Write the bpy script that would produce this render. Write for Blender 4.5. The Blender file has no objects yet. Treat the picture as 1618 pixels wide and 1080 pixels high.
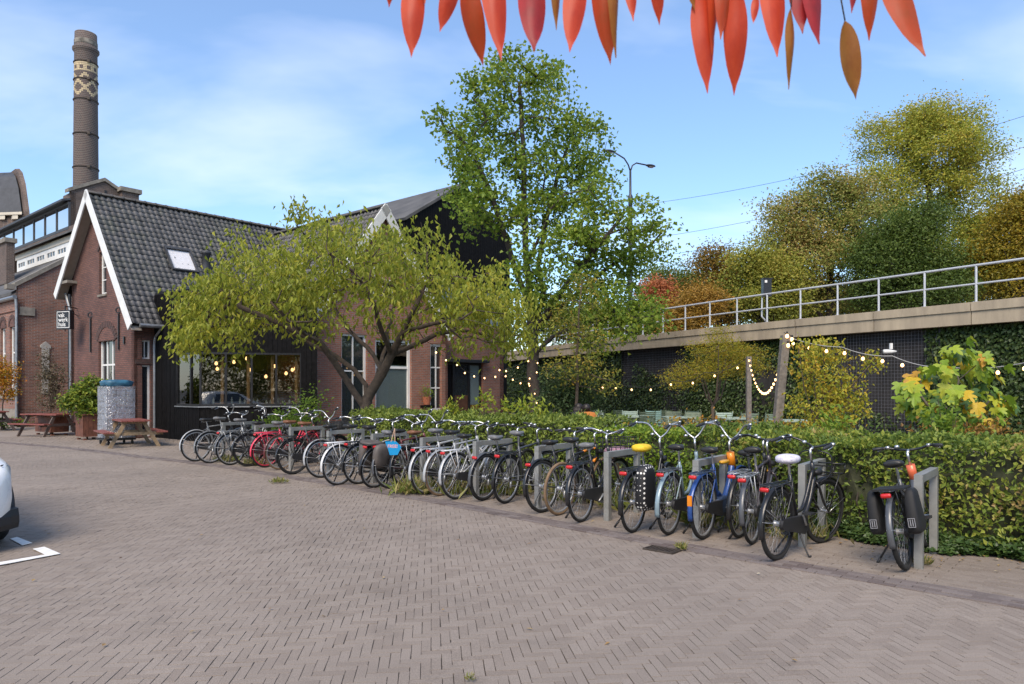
import bpy, bmesh, math, random
import numpy as np
from mathutils import Vector, Matrix

# ------------------------------------------------------------------ camera, sky, sun, exposure
scene = bpy.context.scene
EYE, FPX, HORIZON, W0, H0 = 1.65, 1120.0, 613.0, 1618.0, 1080.0
cam_data = bpy.data.cameras.new("camera")
cam_data.sensor_width = 36.0
cam_data.lens = 36.0 * FPX / W0
cam_data.shift_y = (HORIZON - H0 / 2) / W0
cam_data.clip_start = 0.05
cam_data.clip_end = 1500.0
cam_data.dof.use_dof = True
cam_data.dof.focus_distance = 11.0
cam_data.dof.aperture_fstop = 9.0
cam = bpy.data.objects.new("camera", cam_data)
cam.location = (0, 0, EYE)
cam.rotation_euler = (math.radians(90), 0, 0)
scene.collection.objects.link(cam)
scene.camera = cam

SUN_AZ = math.radians(196)     # clockwise from +Y: the sun stands behind the camera
SUN_EL = math.radians(46)
world = bpy.data.worlds.new("World")
scene.world = world
world.use_nodes = True
wn, wl = world.node_tree.nodes, world.node_tree.links
wn.clear()
w_out = wn.new("ShaderNodeOutputWorld")
w_bg = wn.new("ShaderNodeBackground")
w_bg.inputs["Strength"].default_value = 0.11
w_sky = wn.new("ShaderNodeTexSky")
w_sky.sky_type = 'NISHITA'
w_sky.sun_disc = False
w_sky.sun_elevation = SUN_EL
w_sky.sun_rotation = SUN_AZ
w_sky.air_density = 1.0
w_sky.dust_density = 0.5
w_sky.ozone_density = 3.0
# thin drifting cloud, laid on a flat layer overhead so that it thins and stretches towards the horizon
w_tc = wn.new("ShaderNodeTexCoord")
w_sep = wn.new("ShaderNodeSeparateXYZ")
wl.new(w_tc.outputs["Generated"], w_sep.inputs[0])
w_add = wn.new("ShaderNodeMath"); w_add.operation = 'ADD'; w_add.inputs[1].default_value = 0.22
wl.new(w_sep.outputs["Z"], w_add.inputs[0])
w_max = wn.new("ShaderNodeMath"); w_max.operation = 'MAXIMUM'; w_max.inputs[1].default_value = 0.05
wl.new(w_add.outputs[0], w_max.inputs[0])
w_dx = wn.new("ShaderNodeMath"); w_dx.operation = 'DIVIDE'
w_dy = wn.new("ShaderNodeMath"); w_dy.operation = 'DIVIDE'
wl.new(w_sep.outputs["X"], w_dx.inputs[0]); wl.new(w_max.outputs[0], w_dx.inputs[1])
wl.new(w_sep.outputs["Y"], w_dy.inputs[0]); wl.new(w_max.outputs[0], w_dy.inputs[1])
w_com = wn.new("ShaderNodeCombineXYZ")
wl.new(w_dx.outputs[0], w_com.inputs[0]); wl.new(w_dy.outputs[0], w_com.inputs[1])
w_map = wn.new("ShaderNodeMapping")
w_map.inputs["Location"].default_value = (3.1, 0.4, 0.0)
w_map.inputs["Rotation"].default_value = (0, 0, math.radians(25))
w_map.inputs["Scale"].default_value = (1.0, 1.7, 1.0)
wl.new(w_com.outputs[0], w_map.inputs[0])
w_noise = wn.new("ShaderNodeTexNoise")
w_noise.inputs["Scale"].default_value = 1.15
w_noise.inputs["Detail"].default_value = 5.0
w_noise.inputs["Roughness"].default_value = 0.52
w_noise.inputs["Distortion"].default_value = 0.25
wl.new(w_map.outputs[0], w_noise.inputs["Vector"])
w_ramp = wn.new("ShaderNodeValToRGB")
w_ramp.color_ramp.elements[0].position = 0.46
w_ramp.color_ramp.elements[0].color = (0.10, 0.10, 0.10, 1)
w_ramp.color_ramp.elements[1].position = 0.95
w_ramp.color_ramp.elements[1].color = (0.80, 0.80, 0.80, 1)
wl.new(w_noise.outputs["Fac"], w_ramp.inputs[0])
w_mix = wn.new("ShaderNodeMixRGB")
w_mix.inputs["Color2"].default_value = (5.2, 5.5, 6.2, 1)
wl.new(w_ramp.outputs[0], w_mix.inputs["Fac"])
wl.new(w_sky.outputs[0], w_mix.inputs["Color1"])
w_hs = wn.new("ShaderNodeHueSaturation")
w_hs.inputs["Saturation"].default_value = 1.14
wl.new(w_mix.outputs[0], w_hs.inputs["Color"])
wl.new(w_hs.outputs[0], w_bg.inputs["Color"])
wl.new(w_bg.outputs[0], w_out.inputs["Surface"])

sun_data = bpy.data.lights.new("sun", 'SUN')
sun_data.energy = 1.9
sun_data.angle = math.radians(32)
sun_data.color = (1.0, 0.86, 0.68)
sun = bpy.data.objects.new("sun", sun_data)
sd = Vector((math.sin(SUN_AZ) * math.cos(SUN_EL), math.cos(SUN_AZ) * math.cos(SUN_EL), math.sin(SUN_EL)))
sun.rotation_euler = sd.to_track_quat('Z', 'Y').to_euler()
sun.location = (-8, -10, 20)
scene.collection.objects.link(sun)

scene.view_settings.view_transform = 'Standard'
scene.view_settings.look = 'None'
scene.view_settings.gamma = 1.0
scene.view_settings.use_curve_mapping = False
scene.view_settings.exposure = 1.17
scene.render.engine = 'CYCLES'
scene.cycles.max_bounces = 6
scene.cycles.diffuse_bounces = 3
scene.cycles.glossy_bounces = 3
scene.cycles.transmission_bounces = 4
scene.cycles.transparent_max_bounces = 8

# ------------------------------------------------------------------ helpers
COL = scene.collection
ANG = math.radians(40)                      # the yard, the houses and the racks share one set of axes
U = np.array([math.sin(ANG), math.cos(ANG), 0.0])
V = np.array([-math.cos(ANG), math.sin(ANG), 0.0])
ZUP = np.array([0, 0, 1.0])
rng = np.random.default_rng(7)
random.seed(7)

def at(px, py, Y):
    """a point of the place at distance Y, from where the photograph shows it"""
    return np.array([(px - W0 / 2) / FPX * Y, Y, EYE + (HORIZON - py) / FPX * Y])

def gp(px, py):
    """the same for a point on the ground"""
    Y = EYE * FPX / (py - HORIZON)
    return np.array([(px - W0 / 2) / FPX * Y, Y, 0.0])

def v3(*a):
    return np.array(a, dtype=float)

def unit(a):
    a = np.asarray(a, float)
    return a / (np.linalg.norm(a) + 1e-12)

class MB:
    """collects shapes into one mesh"""
    def __init__(self):
        self.v, self.f = [], []
    def add(self, vs, fs):
        o = len(self.v)
        self.v.extend([tuple(map(float, p)) for p in vs])
        self.f.extend([tuple(i + o for i in f) for f in fs])
        return self
    def obox(self, o, a, b, c):
        """box from corner o with edge vectors a, b, c"""
        o, a, b, c = (np.asarray(q, float) for q in (o, a, b, c))
        if np.dot(np.cross(a, b), c) < 0:
            a, b = b, a
        vs = [o, o + a, o + a + b, o + b, o + c, o + a + c, o + a + b + c, o + b + c]
        return self.add(vs, [(0, 3, 2, 1), (4, 5, 6, 7), (0, 1, 5, 4), (1, 2, 6, 5), (2, 3, 7, 6), (3, 0, 4, 7)])
    def box(self, c, s, ax=None, ay=None, az=None):
        ax = v3(1, 0, 0) if ax is None else ax
        ay = v3(0, 1, 0) if ay is None else ay
        az = ZUP if az is None else az
        c = np.asarray(c, float)
        return self.obox(c - ax * s[0] / 2 - ay * s[1] / 2 - az * s[2] / 2, ax * s[0], ay * s[1], az * s[2])
    def bar(self, p, q, w, h, up=ZUP):
        p, q = np.asarray(p, float), np.asarray(q, float)
        d = q - p
        x = unit(d)
        y = unit(np.cross(up, x)) if abs(np.dot(unit(up), x)) < 0.99 else unit(np.cross(v3(1, 0, 0), x))
        z = np.cross(x, y)
        return self.obox(p - y * w / 2 - z * h / 2, d, y * w, z * h)
    def quad(self, a, b, c, d):
        return self.add([a, b, c, d], [(0, 1, 2, 3)])
    def tube(self, path, r, n=8, closed=False, caps=True):
        P = np.asarray(path, float)
        m = len(P)
        R = np.full(m, r, float) if np.isscalar(r) else np.asarray(r, float)
        if closed:
            T = np.roll(P, -1, 0) - np.roll(P, 1, 0)
        else:
            T = np.gradient(P, axis=0) if m > 2 else np.repeat((P[1] - P[0])[None], 2, 0)
        T /= np.linalg.norm(T, axis=1)[:, None] + 1e-12
        ref = v3(0, 0, 1) if abs(T[0][2]) < 0.9 else v3(1, 0, 0)
        N = unit(np.cross(T[0], ref))
        rings = []
        for k in range(m):
            N = unit(N - T[k] * np.dot(N, T[k]))
            B = np.cross(T[k], N)
            a = np.arange(n) * 2 * math.pi / n
            rings.append(P[k] + R[k] * (np.cos(a)[:, None] * N + np.sin(a)[:, None] * B))
        vs = np.concatenate(rings)
        fs = []
        for k in range(m if closed else m - 1):
            k2 = (k + 1) % m
            for j in range(n):
                j2 = (j + 1) % n
                fs.append((k * n + j, k * n + j2, k2 * n + j2, k2 * n + j))
        if caps and not closed:
            fs.append(tuple(range(n - 1, -1, -1)))
            fs.append(tuple((m - 1) * n + j for j in range(n)))
        return self.add(vs, fs)
    def ring(self, c, R, r, axis='Y', n=32, m=8, a0=0.0, a1=2 * math.pi):
        full = abs(a1 - a0 - 2 * math.pi) < 1e-6
        k = n if full else n + 1
        a = a0 + (a1 - a0) * np.arange(k) / n
        z = np.zeros(k)
        if axis == 'Y':
            P = np.stack([np.cos(a) * R, z, np.sin(a) * R], 1)
        elif axis == 'Z':
            P = np.stack([np.cos(a) * R, np.sin(a) * R, z], 1)
        else:
            P = np.stack([z, np.cos(a) * R, np.sin(a) * R], 1)
        return self.tube(P + np.asarray(c, float), r, m, closed=full)
    def lathe(self, prof, n=16, c=(0, 0, 0)):
        """profile [(r, z)...] turned about Z"""
        vs, fs = [], []
        for (r, z) in prof:
            for j in range(n):
                a = 2 * math.pi * j / n
                vs.append((c[0] + r * math.cos(a), c[1] + r * math.sin(a), c[2] + z))
        for k in range(len(prof) - 1):
            for j in range(n):
                j2 = (j + 1) % n
                fs.append((k * n + j, k * n + j2, (k + 1) * n + j2, (k + 1) * n + j))
        fs.append(tuple(range(n - 1, -1, -1)))
        fs.append(tuple((len(prof) - 1) * n + j for j in range(n)))
        return self.add(vs, fs)
    def loft(self, secs, caps=True):
        """closed cross sections, all with the same number of points"""
        n = len(secs[0])
        vs = [p for s in secs for p in s]
        fs = []
        for k in range(len(secs) - 1):
            for j in range(n):
                j2 = (j + 1) % n
                fs.append((k * n + j, k * n + j2, (k + 1) * n + j2, (k + 1) * n + j))
        if caps:
            fs.append(tuple(range(n - 1, -1, -1)))
            fs.append(tuple((len(secs) - 1) * n + j for j in range(n)))
        return self.add(vs, fs)
    def prism(self, poly, d):
        """closed outline pushed along vector d"""
        poly = [np.asarray(p, float) for p in poly]
        d = np.asarray(d, float)
        n = len(poly)
        nrm = sum(np.cross(poly[i], poly[(i + 1) % n]) for i in range(n))
        if np.dot(nrm, d) < 0:
            poly = poly[::-1]
        vs = poly + [p + d for p in poly]
        fs = [tuple(range(n - 1, -1, -1)), tuple(range(n, 2 * n))]
        fs += [(i, (i + 1) % n, (i + 1) % n + n, i + n) for i in range(n)]
        return self.add(vs, fs)
    def mesh(self, name, m=None, smooth=False):
        me = bpy.data.meshes.new(name)
        me.from_pydata(self.v, [], self.f)
        if smooth:
            me.polygons.foreach_set("use_smooth", [True] * len(me.polygons))
        if m is not None:
            me.materials.append(m)
        me.update()
        return me
    def build(self, name, m, parent=None, smooth=False):
        return put(name, self.mesh(name, m, smooth), parent)

def put(name, me, parent=None, loc=None):
    o = bpy.data.objects.new(name, me)
    COL.objects.link(o)
    if parent is not None:
        o.parent = parent
        # parts are modelled in world coordinates unless the thing was moved on purpose
        if parent.get("_world"):
            o.matrix_parent_inverse = WINV[root_of(parent).name]
    if loc is not None:
        o.location = loc
    return o

WINV = {}
def root_of(o):
    while o.parent is not None:
        o = o.parent
    return o

def thing(name, label, cat, loc, group=None, world=True):
    """an Empty at the thing's base; with world=True its parts are given in world coordinates"""
    o = bpy.data.objects.new(name, None)
    o.empty_display_size = 0.1
    COL.objects.link(o)
    o.location = tuple(map(float, loc))
    o["label"], o["category"] = label, cat
    if group:
        o["group"] = group
    if world:
        o["_world"] = 1
        WINV[o.name] = Matrix.Translation(-Vector(tuple(map(float, loc))))
    return o

def part(mb, name, m, parent, smooth=False):
    """a part modelled in world coordinates under a thing (or under a part of it)"""
    me = mb.mesh(name, m, smooth) if isinstance(mb, MB) else mb
    o = bpy.data.objects.new(name, me)
    COL.objects.link(o)
    o.parent = parent
    r = root_of(parent)
    if parent is r and r.name in WINV:
        o.matrix_parent_inverse = WINV[r.name]
    return o

def tag(o, label, cat, group=None):
    o["label"], o["category"] = label, cat
    if group:
        o["group"] = group
    return o

def struct(o):
    o["kind"] = "structure"
    return o

def np_mesh(name, verts, faces, m, smooth=False, attr=None):
    """fast mesh from arrays; faces is (M, k)"""
    verts = np.asarray(verts, np.float32)
    faces = np.asarray(faces, np.int32)
    me = bpy.data.meshes.new(name)
    M, k = faces.shape
    me.vertices.add(len(verts))
    me.vertices.foreach_set("co", verts.ravel())
    me.loops.add(M * k)
    me.loops.foreach_set("vertex_index", faces.ravel())
    me.polygons.add(M)
    me.polygons.foreach_set("loop_start", np.arange(0, M * k, k, dtype=np.int32))
    me.polygons.foreach_set("loop_total", np.full(M, k, dtype=np.int32))
    if smooth:
        me.polygons.foreach_set("use_smooth", np.ones(M, dtype=bool))
    if m is not None:
        me.materials.append(m)
    me.update(calc_edges=True)
    if not smooth:
        me.shade_flat()
    return me

# ------------------------------------------------------------------ materials
MATS = {}
def nodes_of(name):
    m = bpy.data.materials.new(name)
    m.use_nodes = True
    nt = m.node_tree
    return m, nt.nodes, nt.links, nt.nodes["Principled BSDF"]

def mat(name, col, rough=0.6, metal=0.0, var=0.12, scale=6.0, bump=0.0, spec=0.5, coat=0.0, emit=None, estr=0.0, dirt=None, rnd=0.0, stretch=None):
    if name in MATS:
        return MATS[name]
    m, n, l, b = nodes_of(name)
    b.inputs["Roughness"].default_value = rough
    b.inputs["Metallic"].default_value = metal
    b.inputs["Specular IOR Level"].default_value = spec
    if coat:
        b.inputs["Coat Weight"].default_value = coat
        b.inputs["Coat Roughness"].default_value = 0.08
    if emit:
        b.inputs["Emission Color"].default_value = (*emit, 1)
        b.inputs["Emission Strength"].default_value = estr
    tc = n.new("ShaderNodeTexCoord")
    nz = n.new("ShaderNodeTexNoise")
    nz.inputs["Scale"].default_value = scale
    nz.inputs["Detail"].default_value = 6
    nz.inputs["Roughness"].default_value = 0.65
    if stretch:
        mp = n.new("ShaderNodeMapping"); mp.inputs["Scale"].default_value = stretch
        l.new(tc.outputs["Object"], mp.inputs[0]); l.new(mp.outputs[0], nz.inputs["Vector"])
    else:
        l.new(tc.outputs["Object"], nz.inputs["Vector"])
    rp = n.new("ShaderNodeValToRGB")
    c = np.array(col)
    d = np.clip(c * (1 - var * 1.6), 0, 1) if dirt is None else np.array(dirt)
    e = np.clip(c * (1 + var), 0, 1)
    rp.color_ramp.elements[0].position = 0.3
    rp.color_ramp.elements[1].position = 0.7
    rp.color_ramp.elements[0].color = (*d, 1)
    rp.color_ramp.elements[1].color = (*e, 1)
    l.new(nz.outputs["Fac"], rp.inputs[0])
    src = rp.outputs[0]
    if rnd:
        oi = n.new("ShaderNodeObjectInfo")
        hs = n.new("ShaderNodeHueSaturation")
        mr = n.new("ShaderNodeMapRange")
        mr.inputs["To Min"].default_value = 1 - rnd
        mr.inputs["To Max"].default_value = 1 + rnd
        l.new(oi.outputs["Random"], mr.inputs["Value"])
        l.new(mr.outputs[0], hs.inputs["Value"])
        l.new(src, hs.inputs["Color"])
        src = hs.outputs[0]
    l.new(src, b.inputs["Base Color"])
    if rough > 0.15:
        rr = n.new("ShaderNodeMapRange")
        rr.inputs["To Min"].default_value = max(rough - 0.12, 0.05)
        rr.inputs["To Max"].default_value = min(rough + 0.12, 1)
        l.new(nz.outputs["Fac"], rr.inputs["Value"])
        l.new(rr.outputs[0], b.inputs["Roughness"])
    if bump:
        bp = n.new("ShaderNodeBump")
        bp.inputs["Strength"].default_value = bump
        bp.inputs["Distance"].default_value = 0.01
        l.new(nz.outputs["Fac"], bp.inputs["Height"])
        l.new(bp.outputs[0], b.inputs["Normal"])
    MATS[name] = m
    return m

def brick_mat(name, c1, c2, mortar, bw=0.22, bh=0.065, ms=0.011, soot=0.35):
    """brickwork that follows both directions of the walls"""
    if name in MATS:
        return MATS[name]
    m, n, l, b = nodes_of(name)
    g = n.new("ShaderNodeNewGeometry")
    dot = n.new("ShaderNodeVectorMath"); dot.operation = 'DOT_PRODUCT'
    dot.inputs[1].default_value = tuple(U + V)
    l.new(g.outputs["Position"], dot.inputs[0])
    sp = n.new("ShaderNodeSeparateXYZ")
    l.new(g.outputs["Position"], sp.inputs[0])
    cb = n.new("ShaderNodeCombineXYZ")
    l.new(dot.outputs["Value"], cb.inputs[0])
    l.new(sp.outputs["Z"], cb.inputs[1])
    bt = n.new("ShaderNodeTexBrick")
    bt.inputs["Scale"].default_value = 1.0
    bt.inputs["Brick Width"].default_value = bw
    bt.inputs["Row Height"].default_value = bh
    bt.inputs["Mortar Size"].default_value = ms
    bt.inputs["Mortar Smooth"].default_value = 0.2
    bt.inputs["Bias"].default_value = 0.0
    bt.inputs["Color1"].default_value = (*c1, 1)
    bt.inputs["Color2"].default_value = (*c2, 1)
    bt.inputs["Mortar"].default_value = (*mortar, 1)
    l.new(cb.outputs[0], bt.inputs["Vector"])
    nz = n.new("ShaderNodeTexNoise")
    nz.inputs["Scale"].default_value = 0.9
    nz.inputs["Detail"].default_value = 8
    nz.inputs["Roughness"].default_value = 0.7
    l.new(g.outputs["Position"], nz.inputs["Vector"])
    mr = n.new("ShaderNodeMapRange")
    mr.inputs["From Min"].default_value = 0.3
    mr.inputs["From Max"].default_value = 0.7
    mr.inputs["To Min"].default_value = 1 - soot
    mr.inputs["To Max"].default_value = 1.15
    l.new(nz.outputs["Fac"], mr.inputs["Value"])
    hs = n.new("ShaderNodeHueSaturation")
    l.new(bt.outputs["Color"], hs.inputs["Color"])
    l.new(mr.outputs[0], hs.inputs["Value"])
    l.new(hs.outputs[0], b.inputs["Base Color"])
    b.inputs["Roughness"].default_value = 0.85
    bp = n.new("ShaderNodeBump")
    bp.invert = True
    bp.inputs["Strength"].default_value = 0.8
    bp.inputs["Distance"].default_value = 0.012
    l.new(bt.outputs["Fac"], bp.inputs["Height"])
    l.new(bp.outputs[0], b.inputs["Normal"])
    MATS[name] = m
    return m

def leaf_mat(name, cols, trans=0.35, rough=0.5, pos=None, patch=0.0, pscale=0.6):
    """foliage: every leaf takes its own tint between the given colours"""
    if name in MATS:
        return MATS[name]
    m, n, l, b = nodes_of(name)
    g = n.new("ShaderNodeNewGeometry")
    rp = n.new("ShaderNodeValToRGB")
    els = rp.color_ramp.elements
    k = len(cols)
    while len(els) < k:
        els.new(0.5)
    for i, c in enumerate(cols):
        els[i].position = pos[i] if pos else i / max(k - 1, 1)
        els[i].color = (*c, 1)
    if patch:
        nz = n.new("ShaderNodeTexNoise")
        nz.inputs["Scale"].default_value = pscale
        nz.inputs["Detail"].default_value = 3
        l.new(g.outputs["Position"], nz.inputs["Vector"])
        ma = n.new("ShaderNodeMath"); ma.operation = 'MULTIPLY_ADD'
        ma.inputs[1].default_value = patch * 2.4
        ma.inputs[2].default_value = -patch * 1.2
        l.new(nz.outputs["Fac"], ma.inputs[0])
        ad = n.new("ShaderNodeMath"); ad.operation = 'ADD'; ad.use_clamp = True
        iw = n.new("ShaderNodeMath"); iw.operation = 'MULTIPLY_ADD'; iw.inputs[1].default_value = 0.62; iw.inputs[2].default_value = 0.19
        l.new(g.outputs["Random Per Island"], iw.inputs[0])
        l.new(iw.outputs[0], ad.inputs[0])
        l.new(ma.outputs[0], ad.inputs[1])
        l.new(ad.outputs[0], rp.inputs[0])
    else:
        l.new(g.outputs["Random Per Island"], rp.inputs[0])
    l.new(rp.outputs[0], b.inputs["Base Color"])
    b.inputs["Roughness"].default_value = rough
    b.inputs["Specular IOR Level"].default_value = 0.35
    tr = n.new("ShaderNodeBsdfTranslucent")
    l.new(rp.outputs[0], tr.inputs["Color"])
    mx = n.new("ShaderNodeMixShader")
    mx.inputs[0].default_value = trans
    out = n["Material Output"]
    l.new(b.outputs[0], mx.inputs[1])
    l.new(tr.outputs[0], mx.inputs[2])
    l.new(mx.outputs[0], out.inputs["Surface"])
    MATS[name] = m
    return m

def glass_mat(name, tint=(0.02, 0.025, 0.03), rough=0.04):
    """dark window glass seen from outside: mostly what it mirrors"""
    if name in MATS:
        return MATS[name]
    m, n, l, b = nodes_of(name)
    b.inputs["Base Color"].default_value = (*tint, 1)
    b.inputs["Roughness"].default_value = rough
    b.inputs["Specular IOR Level"].default_value = 0.8
    b.inputs["IOR"].default_value = 1.6
    tc = n.new("ShaderNodeTexCoord")
    nz = n.new("ShaderNodeTexNoise")
    nz.inputs["Scale"].default_value = 1.3
    l.new(tc.outputs["Object"], nz.inputs["Vector"])
    bp = n.new("ShaderNodeBump")
    bp.inputs["Strength"].default_value = 0.05
    l.new(nz.outputs["Fac"], bp.inputs["Height"])
    l.new(bp.outputs[0], b.inputs["Normal"])
    MATS[name] = m
    return m

def clear_glass(name, mirror=0.3, tint=(0.85, 0.9, 0.9)):
    """a pane one can look through, with the mirror image on it"""
    if name in MATS:
        return MATS[name]
    m, n, l, b = nodes_of(name)
    n.remove(b)
    t = n.new("ShaderNodeBsdfTransparent")
    t.inputs[0].default_value = (*tint, 1)
    gl = n.new("ShaderNodeBsdfGlossy")
    gl.inputs["Roughness"].default_value = 0.02
    fr = n.new("ShaderNodeFresnel")
    fr.inputs["IOR"].default_value = 1.5
    ad = n.new("ShaderNodeMath"); ad.operation = 'ADD'; ad.use_clamp = True
    ad.inputs[1].default_value = mirror
    l.new(fr.outputs[0], ad.inputs[0])
    geo = n.new("ShaderNodeNewGeometry")          # only the outer face of the sheet mirrors
    inv = n.new("ShaderNodeMath"); inv.operation = 'SUBTRACT'; inv.inputs[0].default_value = 1.0
    l.new(geo.outputs["Backfacing"], inv.inputs[1])
    mu = n.new("ShaderNodeMath"); mu.operation = 'MULTIPLY'
    l.new(ad.outputs[0], mu.inputs[0]); l.new(inv.outputs[0], mu.inputs[1])
    mx = n.new("ShaderNodeMixShader")
    l.new(mu.outputs[0], mx.inputs[0])
    l.new(t.outputs[0], mx.inputs[1])
    l.new(gl.outputs[0], mx.inputs[2])
    l.new(mx.outputs[0], n["Material Output"].inputs["Surface"])
    MATS[name] = m
    return m

def paver_mat(name, c_dark, c_mid, c_light, gritty=0.25):
    if name in MATS:
        return MATS[name]
    m, n, l, b = nodes_of(name)
    g = n.new("ShaderNodeNewGeometry")
    oi = n.new("ShaderNodeObjectInfo")
    ad = n.new("ShaderNodeMath"); ad.operation = 'ADD'
    l.new(g.outputs["Random Per Island"], ad.inputs[0])
    l.new(oi.outputs["Random"], ad.inputs[1])
    fr = n.new("ShaderNodeMath"); fr.operation = 'FRACT'
    l.new(ad.outputs[0], fr.inputs[0])
    rp = n.new("ShaderNodeValToRGB")
    e = rp.color_ramp.elements
    e[0].position, e[0].color = 0.0, (*c_dark, 1)
    e[1].position, e[1].color = 1.0, (*c_light, 1)
    k = e.new(0.35); k.color = (*c_mid, 1)
    l.new(fr.outputs[0], rp.inputs[0])
    nz = n.new("ShaderNodeTexNoise")
    nz.inputs["Scale"].default_value = 0.55
    nz.inputs["Detail"].default_value = 7
    nz.inputs["Roughness"].default_value = 0.6
    l.new(g.outputs["Position"], nz.inputs["Vector"])
    nf = n.new("ShaderNodeTexNoise")
    nf.inputs["Scale"].default_value = 160
    nf.inputs["Detail"].default_value = 3
    l.new(g.outputs["Position"], nf.inputs["Vector"])
    m1 = n.new("ShaderNodeMapRange")
    m1.inputs["From Min"].default_value = 0.3; m1.inputs["From Max"].default_value = 0.7
    m1.inputs["To Min"].default_value = 0.86; m1.inputs["To Max"].default_value = 1.1
    l.new(nz.outputs["Fac"], m1.inputs["Value"])
    m2 = n.new("ShaderNodeMapRange")
    m2.inputs["From Min"].default_value = 0.3; m2.inputs["From Max"].default_value = 0.7
    m2.inputs["To Min"].default_value = 1 - gritty; m2.inputs["To Max"].default_value = 1 + gritty
    l.new(nf.outputs["Fac"], m2.inputs["Value"])
    mu = n.new("ShaderNodeMath"); mu.operation = 'MULTIPLY'
    l.new(m1.outputs[0], mu.inputs[0]); l.new(m2.outputs[0], mu.inputs[1])
    # old stains with soft edges
    ns = n.new("ShaderNodeTexNoise")
    ns.inputs["Scale"].default_value = 1.7; ns.inputs["Detail"].default_value = 9; ns.inputs["Roughness"].default_value = 0.68
    l.new(g.outputs["Position"], ns.inputs["Vector"])
    m3 = n.new("ShaderNodeMapRange")
    m3.inputs["From Min"].default_value = 0.54; m3.inputs["From Max"].default_value = 0.72
    m3.inputs["To Min"].default_value = 1.0; m3.inputs["To Max"].default_value = 0.80
    l.new(ns.outputs["Fac"], m3.inputs["Value"])
    mu3 = n.new("ShaderNodeMath"); mu3.operation = 'MULTIPLY'
    l.new(mu.outputs[0], mu3.inputs[0]); l.new(m3.outputs[0], mu3.inputs[1])
    hs = n.new("ShaderNodeHueSaturation")
    l.new(rp.outputs[0], hs.inputs["Color"]); l.new(mu3.outputs[0], hs.inputs["Value"])
    l.new(hs.outputs[0], b.inputs["Base Color"])
    b.inputs["Roughness"].default_value = 0.8
    b.inputs["Specular IOR Level"].default_value = 0.3
    bp = n.new("ShaderNodeBump")
    bp.inputs["Strength"].default_value = 0.15
    bp.inputs["Distance"].default_value = 0.002
    l.new(nf.outputs["Fac"], bp.inputs["Height"])
    l.new(bp.outputs[0], b.inputs["Normal"])
    MATS[name] = m
    return m
# ------------------------------------------------------------------ ground
M_PAVE = paver_mat("paver_stone", (0.228, 0.187, 0.155), (0.248, 0.206, 0.172), (0.268, 0.224, 0.188))
M_PAVE_DARK = paver_mat("border_stone", (0.125, 0.098, 0.09), (0.165, 0.136, 0.125), (0.20, 0.168, 0.155))
M_JOINT = mat("joint_sand", (0.06, 0.048, 0.04), 0.95, var=0.3, scale=14)
M_SOIL = mat("soil", (0.055, 0.045, 0.034), 0.95, var=0.4, scale=5, bump=0.6)

big = MB().box((0, 250, -0.25), (1200, 1200, 0.4)).build("ground", mat("ground_far", (0.10, 0.09, 0.075), 0.9, var=0.3, scale=0.3))
struct(big)
# the bed of the paved yard, seen only in the joints
bed = MB().box((0, 30, -0.03), (90, 84, 0.04)).build("paving_bed", M_JOINT)
struct(bed)

# line between the herringbone yard and the strip under the bicycles
EDGE = [gp(1900, 1012), gp(1618, 962), gp(1330, 912), gp(1050, 866), gp(850, 826), gp(640, 786), gp(450, 755), gp(320, 734), gp(210, 722), gp(100, 708), gp(0, 700), gp(-150, 690)]
EX = np.array([e[0] for e in EDGE])[::-1]
EY = np.array([e[1] for e in EDGE])[::-1]
def edge_y(x):
    return np.interp(x, EX, EY)

def paver_block(w, l, h=0.03, ch=0.0007):
    x, y = w / 2, l / 2
    vs = [(-x, -y, -h), (x, -y, -h), (x, y, -h), (-x, y, -h),
          (-x, -y, -ch), (x, -y, -ch), (x, y, -ch), (-x, y, -ch),
          (-x + ch, -y + ch, 0), (x - ch, -y + ch, 0), (x - ch, y - ch, 0), (-x + ch, y - ch, 0)]
    fs = []
    for k in (0, 4):
        for j in range(4):
            j2 = (j + 1) % 4
            fs.append((k + j, k + j2, k + 4 + j2, k + 4 + j))
    fs.append((8, 9, 10, 11))
    return np.array(vs), np.array(fs)

def lay(centres, angs, w, l, rise, m, name, n_single, parent_of):
    """pavers: the nearest ones as pieces of their own, the rest joined"""
    d = np.hypot(centres[:, 0], centres[:, 1])
    inview = (np.abs(centres[:, 0]) < centres[:, 1] * 0.715) & (centres[:, 1] > 3.95)
    order = np.argsort(np.where(inview, d, d + 1000))
    single, rest = order[:n_single], order[n_single:]
    bv, bf = paver_block(w, l)
    me = np_mesh("paver", bv, bf, m)
    for i in single:
        o = bpy.data.objects.new("paver", me)
        COL.objects.link(o)
        o.parent = parent_of
        o.location = (centres[i, 0], centres[i, 1], rise[i])
        o.rotation_euler = (random.gauss(0, 0.001), random.gauss(0, 0.001), angs[i])
    c, s = np.cos(angs[rest]), np.sin(angs[rest])
    X = bv[None, :, 0] * c[:, None] - bv[None, :, 1] * s[:, None] + centres[rest, 0][:, None]
    Y = bv[None, :, 0] * s[:, None] + bv[None, :, 1] * c[:, None] + centres[rest, 1][:, None]
    tx, ty = rng.normal(0, 0.001, len(rest)), rng.normal(0, 0.001, len(rest))
    Z = bv[None, :, 2] + rise[rest][:, None] + bv[None, :, 0] * tx[:, None] + bv[None, :, 1] * ty[:, None]
    vs = np.stack([X, Y, Z], 2).reshape(-1, 3)
    fs = (bf[None] + (np.arange(len(rest)) * len(bv))[:, None, None]).reshape(-1, 4)
    o = put(name, np_mesh(name, vs, fs, m), parent_of)
    o["kind"] = "stuff"
    return o

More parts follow.
